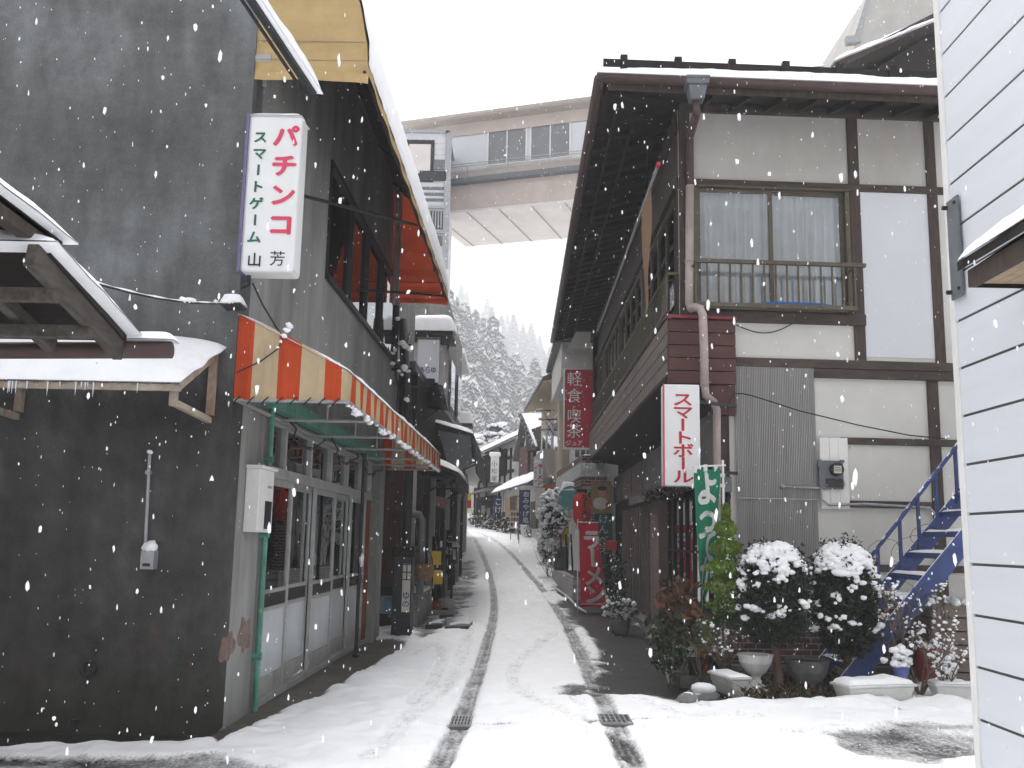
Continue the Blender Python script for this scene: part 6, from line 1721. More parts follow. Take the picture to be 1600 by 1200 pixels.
# red noodle banner
g0 = gnd(925, 947)
bn = thing('red_banner', 'tall red cloth banner with big white characters standing at the lane edge', 'banner', (g0.x, 21.6, terrain(21.6)))
a, b_, c = at(905, 817, 21.6), at(934, 815, 21.6), at(940, 949, 21.6)
def rcurve(u, v):
    xl = a.x + .04 * v; xr = b_.x + .20 * v * (1 if v < .9 else 1)
    return Vector((xl + (xr - xl) * u, 21.6 + .06 * math.sin(u * 4 + v * 6) + .02 * math.sin(v * 17), a.z + (c.z - a.z) * v))
w = MB(); w.grid(rcurve, 14, 40); w.build('cloth', 'red_cloth', bn, smooth=True)
hh = a.z - c.z; ww = .56
letters(bn, 'white_cloth', 'ラーメン', (ww * .6, 0, -hh * .20), (1, 0, 0), (0, 0, -1), .52, .46, hh * .215, bold=.045, curve=lambda p: rcurve(min(1, max(0, p.x / ww)), min(1, max(0, -p.z / hh))) + Vector((0, p.y - .012, 0)))
w = MB()
for v0, v1 in ((.955, .97),): w.grid(lambda u, v: rcurve(u * .9, v0 + (v1 - v0) * v) + Vector((0, -.008, 0)), 10, 1)
w.build('hem_stripe', 'white_cloth', bn)
w = MB(); w.tube([(a.x - .03, 21.62, a.z + .08), (a.x - .02, 21.62, terrain(21.6))], .014, 8); w.tube([(a.x - .05, 21.62, a.z + .02), (b_.x + .03, 21.62, a.z + .02)], .01, 6); w.build('pole', 'white_paint', bn)
# green menu board, poster, small red sign
Y_ = 24.6
a, b_ = at(929, 802, Y_), at(957, 866, Y_)
gs = thing('green_board', 'dark green vertical board with white brush writing behind the red banner', 'sign', (a.x, Y_, b_.z))
MB().box(a.x, b_.x, Y_, Y_ + .04, b_.z, a.z).build('board', mat('green board', (.012, .085, .07), .5, .2, 4, .05), gs)
letters(gs, 'white_cloth', 'けんべえ', ((a.x + b_.x) / 2, Y_ - .006, a.z - .14), (1, 0, 0), (0, 0, -1), .27, .25, .255, bold=.0)
a, b_ = at(924, 752, 25.2), at(955, 802, 25.2)
ps = thing('cook_poster', 'faded poster of a cook in a cap beside the red lantern', 'poster', (a.x, 25.2, b_.z))
MB().box(a.x, b_.x, 25.2, 25.23, b_.z, a.z).build('sheet', mat('faded brown poster', (.28, .18, .11), .7, .25, 6, .05), ps)
cx_, cz_ = (a.x + b_.x) / 2, (a.z + b_.z) / 2
def disc(c, rx, rz, y): return MB().add([(c[0] + rx * math.cos(k * .3142), y, c[1] + rz * math.sin(k * .3142)) for k in range(20)], [tuple(range(19, -1, -1))])
disc((cx_ + .03, cz_ + .13), .11, .12, 25.195).build('face_shape', mat('poster skin', (.45, .27, .18), .8, .1, 4, 0), ps)
disc((cx_ + .03, cz_ + .23), .13, .06, 25.19).build('cap_shape', 'ink', ps)
disc((cx_ - .02, cz_ - .16), .2, .16, 25.193).build('apron_shape', 'paper', ps)
disc((cx_ + .17, cz_ - .2), .06, .07, 25.188).build('badge_shape', 'sign_red', ps)
a, b_ = at(946, 844, 23.2), at(964, 860, 23.2)
t_ = MB().box(a.x, b_.x, 23.2, 23.24, b_.z, a.z).build('red_card', 'red', None, (a.x, 23.2, b_.z)); tag(t_, 'small bright red card above the potted shrub by the red banner', 'card')
a, b_ = at(852, 757, 33.5), at(874, 775, 33.5)
t_ = MB().box(a.x, b_.x, 33.5, 33.55, b_.z, a.z).build('orange_board', mat('orange signboard', (.45, .12, .06), .6, .15, 5, .05), None, (a.x, 33.5, b_.z)); tag(t_, 'small orange red board under the end of the brick canopy', 'sign')
# sandwich board with yellow top
q = gnd(866, 905)
sbd = thing('sandwich_board', 'dark framed signboard with a yellow header at the noodle shop entrance', 'signboard', (q.x, q.y, terrain(q.y)))
zz = terrain(q.y)
def brd(px0, py0, px1, py1, y, mt, nm, th_=.03):
    a, b_ = at(px0, py0, y), at(px1, py1, y)
    return MB().box(a.x, b_.x, y, y + th_, b_.z, a.z).build(nm, mt, sbd)
MB().box(at(862, 880, q.y).x, at(889, 880, q.y).x, q.y + .02, q.y + .06, zz + .3, at(862, 848, q.y).z).build('white_frame', 'pot_white', sbd)
brd(866, 854, 887, 893, q.y - .02, 'hopper', 'glass_panel')
brd(864, 824, 889, 846, q.y + .03, 'yellow', 'header')
brd(872, 860, 879, 872, q.y - .05, 'ink', 'notice')
for px in (876, 884, 892):
    w = MB(); w.tube([at(px, 835, q.y - .35), at(px + 4, 915, q.y - .35)], .03, 6); tag(w.build('climbing_vine', 'wood_dark', None, at(px + 4, 915, q.y - .35)), 'dark bare stem of the climber in the brick planter', 'vine', 'dark bare stems in the brick planter')
# snow-laden bush beyond
def snowbush(px, py0, py1, half, Y, lab, n=1500):
    t_ = bush('snowy_bush', lab, 'bush', px, py0, py1, half, Y, n, .09, ['leaf_dark', 'leaf_green'], [.7, .3], 0, 8)
    a, b_ = at(px, py0, Y), at(px, py1, Y); c = (a + b_) / 2
    C = shell(c, (half / 1500 * Y, half / 1500 * Y, (a.z - b_.z) / 2), 420, 2.2, .8, 1.12)
    C = C[(C[:, 2] - c.z) * 0.6 + RNG.normal(0, .25, 420) > -.1]
    clump('snow_clump', C, RNG.uniform(.03, .085, len(C)), t_)
snowbush(866, 770, 835, 20, 29, 'round snow-laden bush beside the noodle shop entrance')
snowbush(858, 815, 885, 15, 29.5, 'lower snow-laden shrub at the lane edge below the round bush', 700)
# stack of snowed pots
for k, (px, py) in enumerate(((848, 865), (850, 878))):
    q = gnd(px, py); pot('flower_pot', ('upper', 'lower')[k] + ' snowed-over pot at the lane edge below the snow-laden bush', Vector((q.x + .1, q.y, terrain(q.y) - .01)), .2, .35, 'pot_white', snow=9)
# hose along the brick planter and potted plants by the banner
hp_ = [gnd(*p) for p in ((868, 905), (862, 912), (868, 922), (880, 930), (892, 940), (902, 952), (916, 960))]
w = MB(); w.tube([(p.x, p.y, terrain(p.y) + .04) for p in hp_], .028, 8); tag(w.build('garden_hose', 'pot_white', None, (hp_[3].x, hp_[3].y, terrain(hp_[3].y)), smooth=True), 'white hose lying along the grey brick planter', 'hose')
q = G(957, 960); trough('planter_trough', 'white trough beside the foot of the red banner', q, q + Vector((.22, .5, 0)), .2, .2, 'pot_white', snow=0.02)
bush('potted_shrub', 'tall leafy dark potted shrub between the red banner and the brown column', 'shrub', 962, 868, 955, 16, 20.5, 900, .075, ['leaf_dark', 'leaf_green'], [.6, .4], 12)
q = G(970, 992)
pot('flower_pot', 'grey pot of snowy ornamental cabbage at the step of the timber house', q + Vector((0, .1, 0)), .19, .26, 'pot_grey', 'round')
C = shell((q.x, q.y + .05, .42), (.30, .24, .16), 260, 2, .5, 1.1); V, F = leaf_quads(C, .10, aspect=1.4); o_ = bpy.data.objects['flower_pot.009'] if 'flower_pot.009' in bpy.data.objects else None
par = [o for o in bpy.data.objects if o.name.startswith('flower_pot') and o.get('label', '').startswith('grey pot of snowy')][0]
mesh_np('foliage', V, F, ['leaf_green', 'lace'], par, midx=RNG.choice(2, len(F), p=[.55, .45]))
clump('snow_lump', shell((q.x, q.y + .05, .46), (.28, .22, .14), 30, 2, .8, 1.1), RNG.uniform(.02, .05, 30), par, low=True)

# ---- beige house
bh = thing('beige_house', 'beige plastered house with a long eave and grey balcony, beyond the noodle shop', 'building', (1.4, 34, .8))
f3 = Face((1.5, 33.2), (0.95, 41))
w = f3.mb(); w.box(0, f3.L, -6, 0, 0, 7.3); w.build('wall', 'beige', bh)
w = f3.mb(); w.slab([(-.4, .75, 7.05), (f3.L + .3, .75, 7.05), (f3.L + .3, -3, 8.6), (-.4, -3, 8.6)], (0, 0, .12)); w.build('roof', 'tile', bh)
w = f3.mb(); w.slab([(-.4, .72, 7.03), (f3.L + .3, .72, 7.03), (f3.L + .3, 0, 7.2), (-.4, 0, 7.2)], (0, 0, -.03)); w.build('eave_board', 'beige', bh)
w = f3.mb(); w.snow((-.4, .75, 7.18), (f3.L + .3, .75, 7.18), (f3.L + .3, -3, 8.73), (-.4, -3, 8.73), .2, 81, .2); w.build('snow_cover', 'snow', bh, smooth=True)
for k in range(3):
    w = f3.mb(); w.box(.8 + k * 2.2, 2.2 + k * 2.2, .0, .06, 4.9, 6.1); wn_ = w.build('window', 'white_paint', bh)
    w = f3.mb(); w.box(.88 + k * 2.2, 2.12 + k * 2.2, .061, .065, 4.98, 6.02); w.build('pane', 'glass_dark', wn_)
w = f3.mb(); w.slab([(2.4, .0, 3.9), (2.4, .22, 3.9), (2.4, .42, 4.95), (2.4, 0, 4.95)], (4.2, 0, 0)); w.build('balcony', 'plaster_grey', bh)
w = f3.mb(); w.box(-.1, .35, 0, .12, 0.5, 7.0); w.build('corner_pier', 'beige', bh)
w = f3.mb(); w.box(0, f3.L, 0, .08, 3.6, 3.75); w.build('string_course', 'wood_brown', bh)
for k, (px, py) in enumerate(((838, 642), (842, 656), (846, 672))):
    a = at(px, py, 35 + k * .5); b_ = at(866, py - 1, 35.5 + k * .5)
    w = MB(); w.tube([a, b_], .025, 6); w.tube([b_ + Vector((0, 0, 0)), a.lerp(b_, .45) + Vector((0, 0, -.1)), b_ + Vector((.05, 0, -.7))], .012, 6)
    arm = tag(w.build('wire_arm', 'dark_metal', None, a), 'thin snowy metal arm reaching out from the eave of the beige house', 'metal arm', 'snowy metal arms on the beige house')
    w = MB(); w.tube([p + Vector((0, 0, .04)) for p in (a, a.lerp(b_, .3), a.lerp(b_, .6))], [.03, .05, .01], 7); w.build('snow_cover', 'snow', arm)

# ---- white gabled house
gh = thing('gabled_house', 'grey white house with a steep snowy tiled gable, navy banners before its shop front', 'building', at(812, 830, 45))
f4 = Face(at(842, 830, 42).xy, at(786, 830, 48).xy)
zb = 1.2
w = f4.mb(); w.box(0, f4.L, -7, 0, zb, 3.95); w.build('shop_wall', 'plaster', gh)
# lower snowy roof
z0 = f4.at(800, 750, .8)[1]
w = f4.mb(); w.slab([(-.3, .6, 4.05), (f4.L + .3, .6, 3.85), (f4.L + .3, -.6, 4.55), (-.3, -.6, 4.75)], (0, 0, -.08)); lr = w.build('pent_roof', 'tile', gh)
w = f4.mb(); w.snow((-.3, .6, 4.06), (f4.L + .3, .6, 3.86), (f4.L + .3, -.6, 4.56), (-.3, -.6, 4.76), .16, 91, .12); w.build('snow_cover', 'snow', lr, smooth=True)
# gable wall (upper floor), left half of the face
def fq(px, py, d=0): a = f4.at(px, py, d); return a
ap, l_, r_ = fq(809, 652), fq(797, 710), fq(826, 694)
bl, brr = fq(798, 750), fq(838, 742)
w = f4.mb(); w.slab([(bl[0], -.6, 4.2), (brr[0], -.6, 4.2), (brr[0], -.6, r_[1] - .2), (r_[0], -.6, r_[1]), (ap[0], -.6, ap[1]), (l_[0], -.6, l_[1])], (0, -5, 0)); w.build('gable_wall', 'plaster', gh)
for a, b_, nm in ((ap, r_, 0), (ap, l_, 1)):
    e = (b_[0] + (b_[0] - ap[0]) * .22, b_[1] + (b_[1] - ap[1]) * .22)
    w = f4.mb(); w.slab([(ap[0], -.2, ap[1] + .05), (e[0], -.2, e[1] + .05), (e[0], -6, e[1] + .05), (ap[0], -6, ap[1] + .05)], (0, 0, .14)); gr_ = w.build('gable_roof', 'tile', gh)
    w = f4.mb(); w.snow((ap[0], -.2, ap[1] + .2), (e[0], -.2, e[1] + .2), (e[0], -6, e[1] + .2), (ap[0], -6, ap[1] + .2), .18, 93 + nm, .12); w.build('snow_cover', 'snow', gr_, smooth=True)
w = f4.mb()
for k in range(8):
    p = ap[0] + (r_[0] - ap[0]) * (k / 7) * 1.15, ap[1] + (r_[1] - ap[1]) * (k / 7) * 1.15
    w.tube([(p[0], -.15, p[1] + .12), (p[0], -.05, p[1] + .1)], .09, 8)
w.build('verge_tiles', 'tile', gh)
f4.rect(811, 700, 824, 742, -.6, -.4).build('tilted_board', 'maroon', gh)
w = f4.mb(); f4.rect(822, 674, 852, 697, -1.2, -.3, w); w.build('dark_eave', 'wood_dark', gh)
f4.rect(834, 700, 848, 717, -1.0, -.5).build('upper_window', 'glass_dark', gh)
f4.rect(829, 694, 832, 745, -.8, -.42).build('post', 'wood_brown', gh)
f4.rect(790, 778, 796, 826, 0, .08).build('door', 'wood_tan', gh); f4.rect(798, 776, 808, 800, 0, .06).build('shop_window', 'wood_brown', gh)
f4.rect(808, 776, 812, 800, 0, .07).build('door', 'wood_tan', gh); f4.rect(829, 784, 838, 826, 0, .1).build('door', 'wood_brown', gh); f4.rect(784, 800, 800, 830, 0.0, .05).build('shop_window', 'wood_dark', gh)
# navy banners, board, small noodle sign
def banner(px0, py0, px1, py1, Y, label, txt):
    a, b_ = at(px0, py0, Y), at(px1, py1, Y)
    t_ = thing('navy_banner', label, 'banner', (a.x, Y, b_.z))
    w_ = MB(); w_.grid(lambda u, v: Vector((a.x + (b_.x - a.x) * (u + .12 * math.sin(v * 3) * 0), Y + .08 * math.sin(u * 7 + v * 4), a.z + (b_.z - a.z) * v)), 10, 14); w_.build('cloth', 'navy_cloth', t_, smooth=True)
    n_ = len(txt); pt_ = (a.z - b_.z) / (n_ + .4)
    letters(t_, 'white_cloth', txt, ((a.x * .4 + b_.x * .6), Y - .1, a.z - pt_ * .7), (1, 0, 0), (0, 0, -1), min(.34, pt_), pt_ * .95, pt_, bold=.02)
    MB().tube([(a.x, Y + .05, a.z + .1), (a.x, Y + .05, terrain(Y))], .02, 6).build('pole', 'dark_metal', t_)
banner(812, 765, 828, 820, 40.5, 'wider navy cloth banner with pale writing before the gabled house', 'おみやげ処')
banner(771, 775, 783, 818, 47.5, 'narrower navy cloth banner between the gabled house and the half-timbered inn', 'こけし')
a, b_ = at(797, 797, 42), at(811, 826, 42)
mb_ = thing('menu_board', 'pale board of small pictures standing in front of the gabled house', 'signboard', (a.x, 42, b_.z))
MB().box(a.x, b_.x, 42, 42.06, b_.z, a.z).build('board', 'paper', mb_); 
for i in range(3):
    for j in range(3):
        x0, z0 = a.x + .04 + i * .12, b_.z + .1 + j * .22
        MB().box(x0, x0 + .09, 41.985, 41.999, z0, z0 + .15).build('picture', ['wood_dark', 'sign_red', 'hopper'][(i + j * 2) % 3], mb_)
for xx in (a.x + .03, b_.x - .06): MB().box(xx, xx + .03, 42.0, 42.05, terrain(42) - .02, b_.z).build('leg', 'dark_metal', mb_)
a, b_ = at(834, 722, 37), at(848, 760, 37)
ns = thing('noodle_sign', 'small white signboard with red writing on the corner before the beige house', 'sign', (a.x, 37, b_.z))
MB().box(a.x, b_.x, 37, 37.15, b_.z, a.z).build('case', 'sign_white', ns, bevel=.02)
letters(ns, 'sign_red', 'ラーメン', (a.x + (b_.x - a.x) * .68, 36.99, a.z - .17), (1, 0, 0), (0, 0, -1), .22, .21, .2, bold=.05)
letters(ns, 'ink', 'ギョーザ', (a.x + (b_.x - a.x) * .22, 36.99, a.z - .22), (1, 0, 0), (0, 0, -1), .13, .12, .17, bold=.01)
MB().snow((a.x, 37, a.z), (b_.x, 37, a.z), (b_.x, 37.15, a.z), (a.x, 37.15, a.z), .06, 95, .03).build('snow_cover', 'snow', ns, smooth=True)
a2, b2_ = at(837, 762, 37.1), at(851, 807, 37.1)
MB().box(a2.x, b2_.x, 37.1, 37.16, b2_.z, a2.z).build('lower_panel', 'white_paint', ns)
MB().box(a2.x + .1, a2.x + .16, 37.2, 37.26, terrain(37) - .05, a.z).build('post', 'steel', ns)
# ---- half-timbered inn
tn = thing('timbered_inn', 'dark half-timbered inn with white panels and long snowy roof at the bend of the lane', 'building', at(770, 830, 54))
f5 = Face(at(803, 830, 50).xy, at(741, 830, 57).xy)
w = f5.mb(); w.box(0, f5.L, -7, 0, 1.5, 7.0); w.build('wall', 'white_paint', tn)
ra_, rb_ = f5.at(806, 680, 1.0), f5.at(731, 716, 1.0)
w = f5.mb(); w.slab([(ra_[0], 1.0, ra_[1]), (rb_[0], 1.0, rb_[1]), (rb_[0], -4, rb_[1] + 2.2), (ra_[0], -4, ra_[1] + 2.2)], (0, 0, -.15)); ro = w.build('roof', 'tile', tn)
w = f5.mb(); w.snow((ra_[0], 1.02, ra_[1]), (rb_[0], 1.02, rb_[1]), (rb_[0], -4, rb_[1] + 2.2), (ra_[0], -4, ra_[1] + 2.2), .25, 97, .18); w.build('snow_cover', 'snow', ro, smooth=True)
for px in (744, 750, 762, 782, 790, 799):
    a, b_ = f5.at(px, 715), f5.at(px, 828); MB(f5.xf).box(a[0] - .09, a[0] + .09, 0, .06, b_[1], f5.at(px, 700 if px > 775 else 712)[1]).build('post', 'wood_dark', tn)
for py in (722, 742, 762):
    a = f5.at(770, py); MB(f5.xf).box(0, f5.L, .061, .09, a[1] - .09, a[1] + .09).build('beam', 'wood_dark', tn)
f5.rect(751, 713, 768, 752, .0, .12).build('lattice_window', 'wood_dark', tn); f5.rect(780, 704, 789, 742, .0, .12).build('lattice_window', 'wood_dark', tn)
f5.rect(744, 778, 772, 828, .0, .12).build('shop_front', 'wood_dark', tn); f5.rect(752, 790, 757, 806, .121, .14).build('paper_door', 'lace', tn); f5.rect(761, 794, 765, 806, .121, .14).build('paper_door', 'lace', tn)
w = f5.mb(); a, b_ = f5.at(800, 757, .5), f5.at(742, 770, .5); w.slab([(a[0], .9, a[1] - .2), (b_[0], .9, b_[1] - .1), (b_[0], 0, b_[1] + .3), (a[0], 0, a[1] + .2)], (0, 0, -.06)); w.build('pent_roof', 'tile', tn)
a, b_ = at(767, 713, 48.5), at(779, 753, 48.5)
ks = thing('inn_sign', 'white vertical inn signboard with black characters on the half-timbered inn', 'sign', (a.x, 48.5, b_.z))
MB().box(a.x, b_.x, 48.5, 48.7, b_.z, a.z).build('case', 'sign_white', ks)
letters(ks, 'ink', '小松屋', (a.x * .55 + b_.x * .45, 48.48, a.z - .38), (1, 0, 0), (0, 0, -1), .3, .3, .36, bold=.0)
MB().bar((a.x + .2, 48.6, a.z), (a.x + .2, 52, a.z + .1), .06).build('mount', 'dark_metal', ks)
MB().box(a.x - .08, b_.x + .08, 48.45, 48.75, a.z, a.z + .22).build('snow_cover', 'snow', ks, bevel=.06)
for k, (px, py) in enumerate(((745, 820), (754, 822), (763, 824), (772, 825), (783, 828), (794, 830), (822, 833), (834, 838))):
    q = gnd(px, py + 4); Yq = min(q.y, 55)
    c = at(px, py, Yq)
    t_ = thing('roadside_plant', 'small dark snow-speckled plant in a row along the foot of the houses at the bend', 'plant', (c.x, Yq, terrain(Yq)), 'plants along the houses at the bend')
    V, F = leaf_quads(shell((c.x, Yq, terrain(Yq) + .35), (.4, .3, .4), 260, 2, .3, 1.1), .16); mesh_np('foliage', V, F, ['leaf_dark', 'leaf_dead', 'lace'], t_, midx=RNG.choice(3, len(F), p=[.6, .2, .2]))
# ================================================================== FURTHER UP THE LANE, LEFT SIDE
ls = thing('dark_shop', 'low dark wooden shop with black curtains past the dark mortar house', 'building', (-2.2, 17, 0))
w = MB(); w.box(-9, -1.98, 17.0, 17.15, .75, 2.95); w.build('board_wall', mat('reddish brown boards', (.085, .045, .03), .7, .3, 5, .3, 45, stretch=(3, 3, .4)), ls)
w = MB(); w.box(-9, -2.15, 17.6, 17.7, -.1, .8); w.box(-9, -2.2, 16.0, 16.05, -.1, 0.02); w.build('dark_recess', 'interior', ls)
f6 = Face((-1.80, 17.6), (-1.55, 30))
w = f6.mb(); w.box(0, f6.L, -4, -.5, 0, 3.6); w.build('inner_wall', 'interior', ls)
w = f6.mb(); w.box(0, f6.L, -.5, -.1, 2.9, 4.6); w.build('upper_wall', 'wood_dark', ls)
for k in range(11):
    s = .1 + k * 1.15
    MB(f6.xf).box(s, s + .12, -.22, -.08, 0, 2.9).build('post', 'wood_brown' if k % 3 else 'plaster_grey', ls)
for k in range(5):
    s = 2.0 + k * 2.1
    MB(f6.xf).box(s, s + 1.0, -.3, -.26, .4, 2.5).build('lattice_door', 'wood_grey' if k % 2 else 'interior_wood', ls)
w = f6.mb(); w.box(0, 1.6, -.2, .05, -.1, .62); w.build('stone_base', 'stone', ls)
w = f6.mb(); w.box(0, 1.6, -.2, .1, .62, .68); w.build('sill', 'white_paint', ls)
w = MB(); w.box(-8, -1.9, 17.15, 30, 4.6, 4.75); w.build('roof', 'tile', ls)
w = MB(); w.snow((-8, 17.15, 4.76), (-1.9, 17.15, 4.76), (-1.7, 30, 4.76), (-8, 30, 4.76), .2, 101, .3); w.build('snow_cover', 'snow', ls, smooth=True)
# awnings with snow
def shopawning(name, label, Y0, Y1, xw, xe, zw, ze, seed, mt='dark_metal'):
    t_ = thing(name, label, 'awning', (xw, Y0, ze))
    w_ = MB(); w_.slab([(xw, Y0, zw), (xe, Y0, ze), (xe, Y1, ze), (xw, Y1, zw)], (0, 0, -.06)); w_.build('roof_sheet', mt, t_)
    w_ = MB(); w_.snow((xw, Y0 - .03, zw + .005), (xe + .03, Y0 - .03, ze + .005), (xe + .03, Y1, ze + .005), (xw, Y1, zw + .005), .14, seed, .08, rag=.02, lump=.25); w_.build('snow_cover', 'snow', t_, smooth=True)
    w_ = MB(); w_.box(xe - .04, xe, Y0, Y1, ze - .20, ze - .06); w_.build('fascia', 'dark_metal', t_)
    for yy in (Y0 + .05, Y1 - .05):
        w_ = MB(); w_.bar((xw, yy, ze - .5), (xe - .1, yy, ze - .1), .04); w_.bar((xw, yy, ze - .09), (xe, yy, ze - .09), .04); w_.build('bracket', 'dark_metal', t_)
    return t_
shopawning('shop_awning', 'dark sheet awning with a strip of snow, nearest low awning past the striped one', 18.2, 22.4, -1.95, -1.14, 3.15, 2.82, 103)
a2_ = shopawning('shop_awning', 'farther, higher dark awning with rounded snow on top and red lettered panel', 20.8, 27.5, -1.95, -1.02, 4.12, 3.85, 104)
w = MB(); w.slab([(-1.75, 20.7, 3.9), (-1.05, 20.7, 3.8), (-1.0, 20.75, 3.2), (-1.45, 20.75, 2.9)], (0, .04, 0)); w.build('side_sheet', 'hopper', a2_)
w = MB(); w.slab([(-1.02, 20.8, 3.8), (-1.02, 27, 3.8), (-.92, 27, 3.0), (-.92, 20.8, 3.0)], (.03, 0, 0)); w.build('front_sheet', 'dark_metal', a2_)
q = at(705, 734, 20.6); letters(a2_, 'sign_red', '焼き', (q.x, 20.68, q.z + .05), (1, 0, 0), (0, 0, -1), .17, .14, .14, bold=.04)
pk_ = at(686, 782, 21.5)
t_ = MB().slab([(pk_.x - .25, 21.5, pk_.z + .13), (pk_.x + .2, 21.5, pk_.z + .05), (pk_.x + .1, 21.9, pk_.z - .15), (pk_.x - .2, 21.9, pk_.z - .08)], (0, 0, -.02)).build('pink_cloth', mat_cloth('pink cloth', (.55, .28, .26)), None, pk_); tag(t_, 'faded pink cloth hung under the nearest low dark awning', 'cloth')
# utility pole
pc = at(628, 1000, 16.55)
up_ = thing('utility_pole', 'thin black utility pole wound with cables at the end of the dark mortar house', 'utility pole', (-2.0, 16.55, 0))
pb, ptop = at(629, 1000, 16.55), at(630, 478, 16.55)
w = MB(); w.tube([(pb.x, 16.55, -.1), (pb.x, 16.55, 3), (ptop.x, 16.55, 5.4)], [.085, .085, .08], 14); w.build('shaft', 'dark_metal', up_, smooth=True)
for k, (px0, py0, px1, py1, r) in enumerate(((608, 450, 612, 560, .012), (612, 560, 628, 600, .012), (618, 500, 634, 640, .015), (606, 600, 632, 575, .01), (640, 520, 622, 690, .012))):
    a, b_ = at(px0, py0, 16.4), at(px1, py1, 16.45)
    w = MB(); w.tube([a.lerp(b_, s / 8) + Vector((.10 * math.sin(s / 8 * math.pi) * (1 if k % 2 else -1), 0, -.06 * math.sin(s / 8 * math.pi))) for s in range(9)], r, 6); w.build('cable', 'ink', up_)
C = [tuple(at(px, py, 16.4)) for px, py in ((617, 547), (613, 552), (628, 537), (634, 541), (640, 545), (624, 580), (632, 576), (638, 580), (621, 498), (613, 568), (636, 625), (628, 585))]
clump('snow_clump', C, [.05, .05, .06, .07, .05, .05, .07, .05, .05, .04, .05, .04], up_)
w = MB(); a, b_ = at(612, 577, 16.4), at(645, 577, 16.4); w.bar(a, b_, .05); a, b_ = at(612, 540, 16.4), at(642, 540, 16.4); w.bar(a, b_, .05); a, b_ = at(630, 606, 16.5), at(672, 603, 17.5); w.bar(a, b_, .04); w.build('crossarm', 'dark_metal', up_)
# sign cabinet
a, b_ = at(615, 869, 15.75), at(640, 1000, 15.75)
lc = thing('sign_cabinet', 'dark standing cabinet with a white paper panel at the foot of the black utility pole', 'cabinet', (a.x, 15.75, 0))
MB().box(a.x, b_.x, 15.75, 16.2, -.02, a.z).build('cabinet_body', 'dark_metal', lc, bevel=.01)
MB().box(a.x - .03, b_.x + .03, 15.72, 16.23, a.z, a.z + .16).build('cabinet_top', 'wood_dark', lc, bevel=.01)
x0 = a.x + (b_.x - a.x) * .52
MB().box(x0, b_.x - .02, 15.735, 15.749, .42, 1.18).build('paper_panel', 'paper', lc)
w = MB()
for z in (.92, 1.04, 1.16): w.box(x0, b_.x - .02, 15.725, 15.7345, z, z + .015)
w.box(x0 + .06, x0 + .075, 15.715, 15.7245, .92, 1.17); w.build('lattice', 'ink', lc)
letters(lc, 'navy_ink', 'ゆ', ((x0 + b_.x) / 2 - .01, 15.73, .68), (1, 0, 0), (0, 0, -1), .12, .15, .2, bold=.01)
letters(lc, 'navy_ink', 'の', ((x0 + b_.x) / 2 - .01, 15.73, .55), (1, 0, 0), (0, 0, -1), .12, .12, .2, bold=.01)
# blue bucket in the recess
q = at(604, 945, 16.6); bk = thing('blue_bucket', 'pale blue bucket hung in the dark recess beside the utility pole', 'bucket', q)
MB().lathe([(0, -.14), (.10, -.14), (.13, .14), (.14, .14), (.0, .12)], q, 18).build('bucket_body', mat('pale blue plastic', (.20, .34, .46), .4, .15, 6, .05), bk)
# basket, stovepipe, yellow cards, curtains
q = at(662, 893, 17.3); bt = thing('wicker_basket', 'round wicker basket hanging at the front of the low dark shop', 'basket', q)
MB().lathe([(0, -.18), (.10, -.17), (.17, -.08), (.19, .04), (.17, .13), (.15, .13), (.16, .03), (0, -.12)], q, 20).build('basket_body', 'basket', bt)
MB().tube([q + Vector((.16 * math.cos(k * .3927), 0, .1 + .3 * math.sin(k * .3927))) for k in range(9)], .012, 6).build('handle', 'basket', bt)
a = at(660, 830, 17.5); tag(MB().tube([(a.x, 17.4, .6), (a.x, 17.4, 1.9), (a.x - .05, 17.4, 2.0), (a.x - .4, 17.4, 2.05)], .07, 12).build('stove_pipe', 'hopper', None, (a.x, 17.4, .6), smooth=True), 'grey stovepipe with an elbow on the front of the low dark shop', 'pipe')
for k, (px, py, w0) in enumerate(((682, 872, 'upper'), (684, 902, 'lower'))):
    q = at(px, py, 18.6); tag(MB().box(q.x - .09, q.x + .09, 18.6, 18.63, q.z - .13, q.z + .13).build('yellow_card', 'yellow', None, q), w0 + ' yellow card on the front of the low dark shop', 'card')
for k, (px0, py0, px1, py1, Y, lb, tx) in enumerate(((675, 838, 693, 932, 19.2, 'long black cloth strip with white marks at the low dark shop', ''), (697, 828, 708, 897, 22.5, 'narrow black banner with white writing at the far end of the low dark shop', 'こけし'))):
    a, b_ = at(px0, py0, Y), at(px1, py1, Y)
    t_ = thing('black_curtain', lb, 'curtain', (a.x, Y, b_.z))
    w = MB(); w.grid(lambda u, v: (a.x + (b_.x - a.x) * (u * (.6 + .4 * v) + .1 * v), Y + .05 * math.sin(u * 12 + v * 2), a.z + (b_.z - a.z) * v), 16, 12); w.build('cloth', 'black_cloth', t_, smooth=True)
    if tx: letters(t_, 'white_cloth', tx, ((a.x + b_.x) / 2, Y - .07, a.z - .2), (1, 0, 0), (0, 0, -1), .16, .2, .27, bold=.02)
    else:
        for j in range(5): MB().box(a.x + .05 + .03 * j, a.x + .08 + .035 * j, Y - .09, Y - .085, b_.z + .15 + .2 * j, b_.z + .27 + .2 * j).build('white_mark', 'white_cloth', t_)
q = at(707, 858, 24); sl = thing('garden_lantern', 'small dark lantern box with a snow cap by the low dark shop', 'lantern', (q.x, 24, q.z - .3))
MB().box(q.x - .12, q.x + .12, 23.9, 24.14, q.z - .35, q.z + .05).build('lantern_body', 'dark_metal', sl); MB().box(q.x - .09, q.x + .09, 23.885, 23.899, q.z - .25, q.z).build('paper_pane', 'paper', sl)
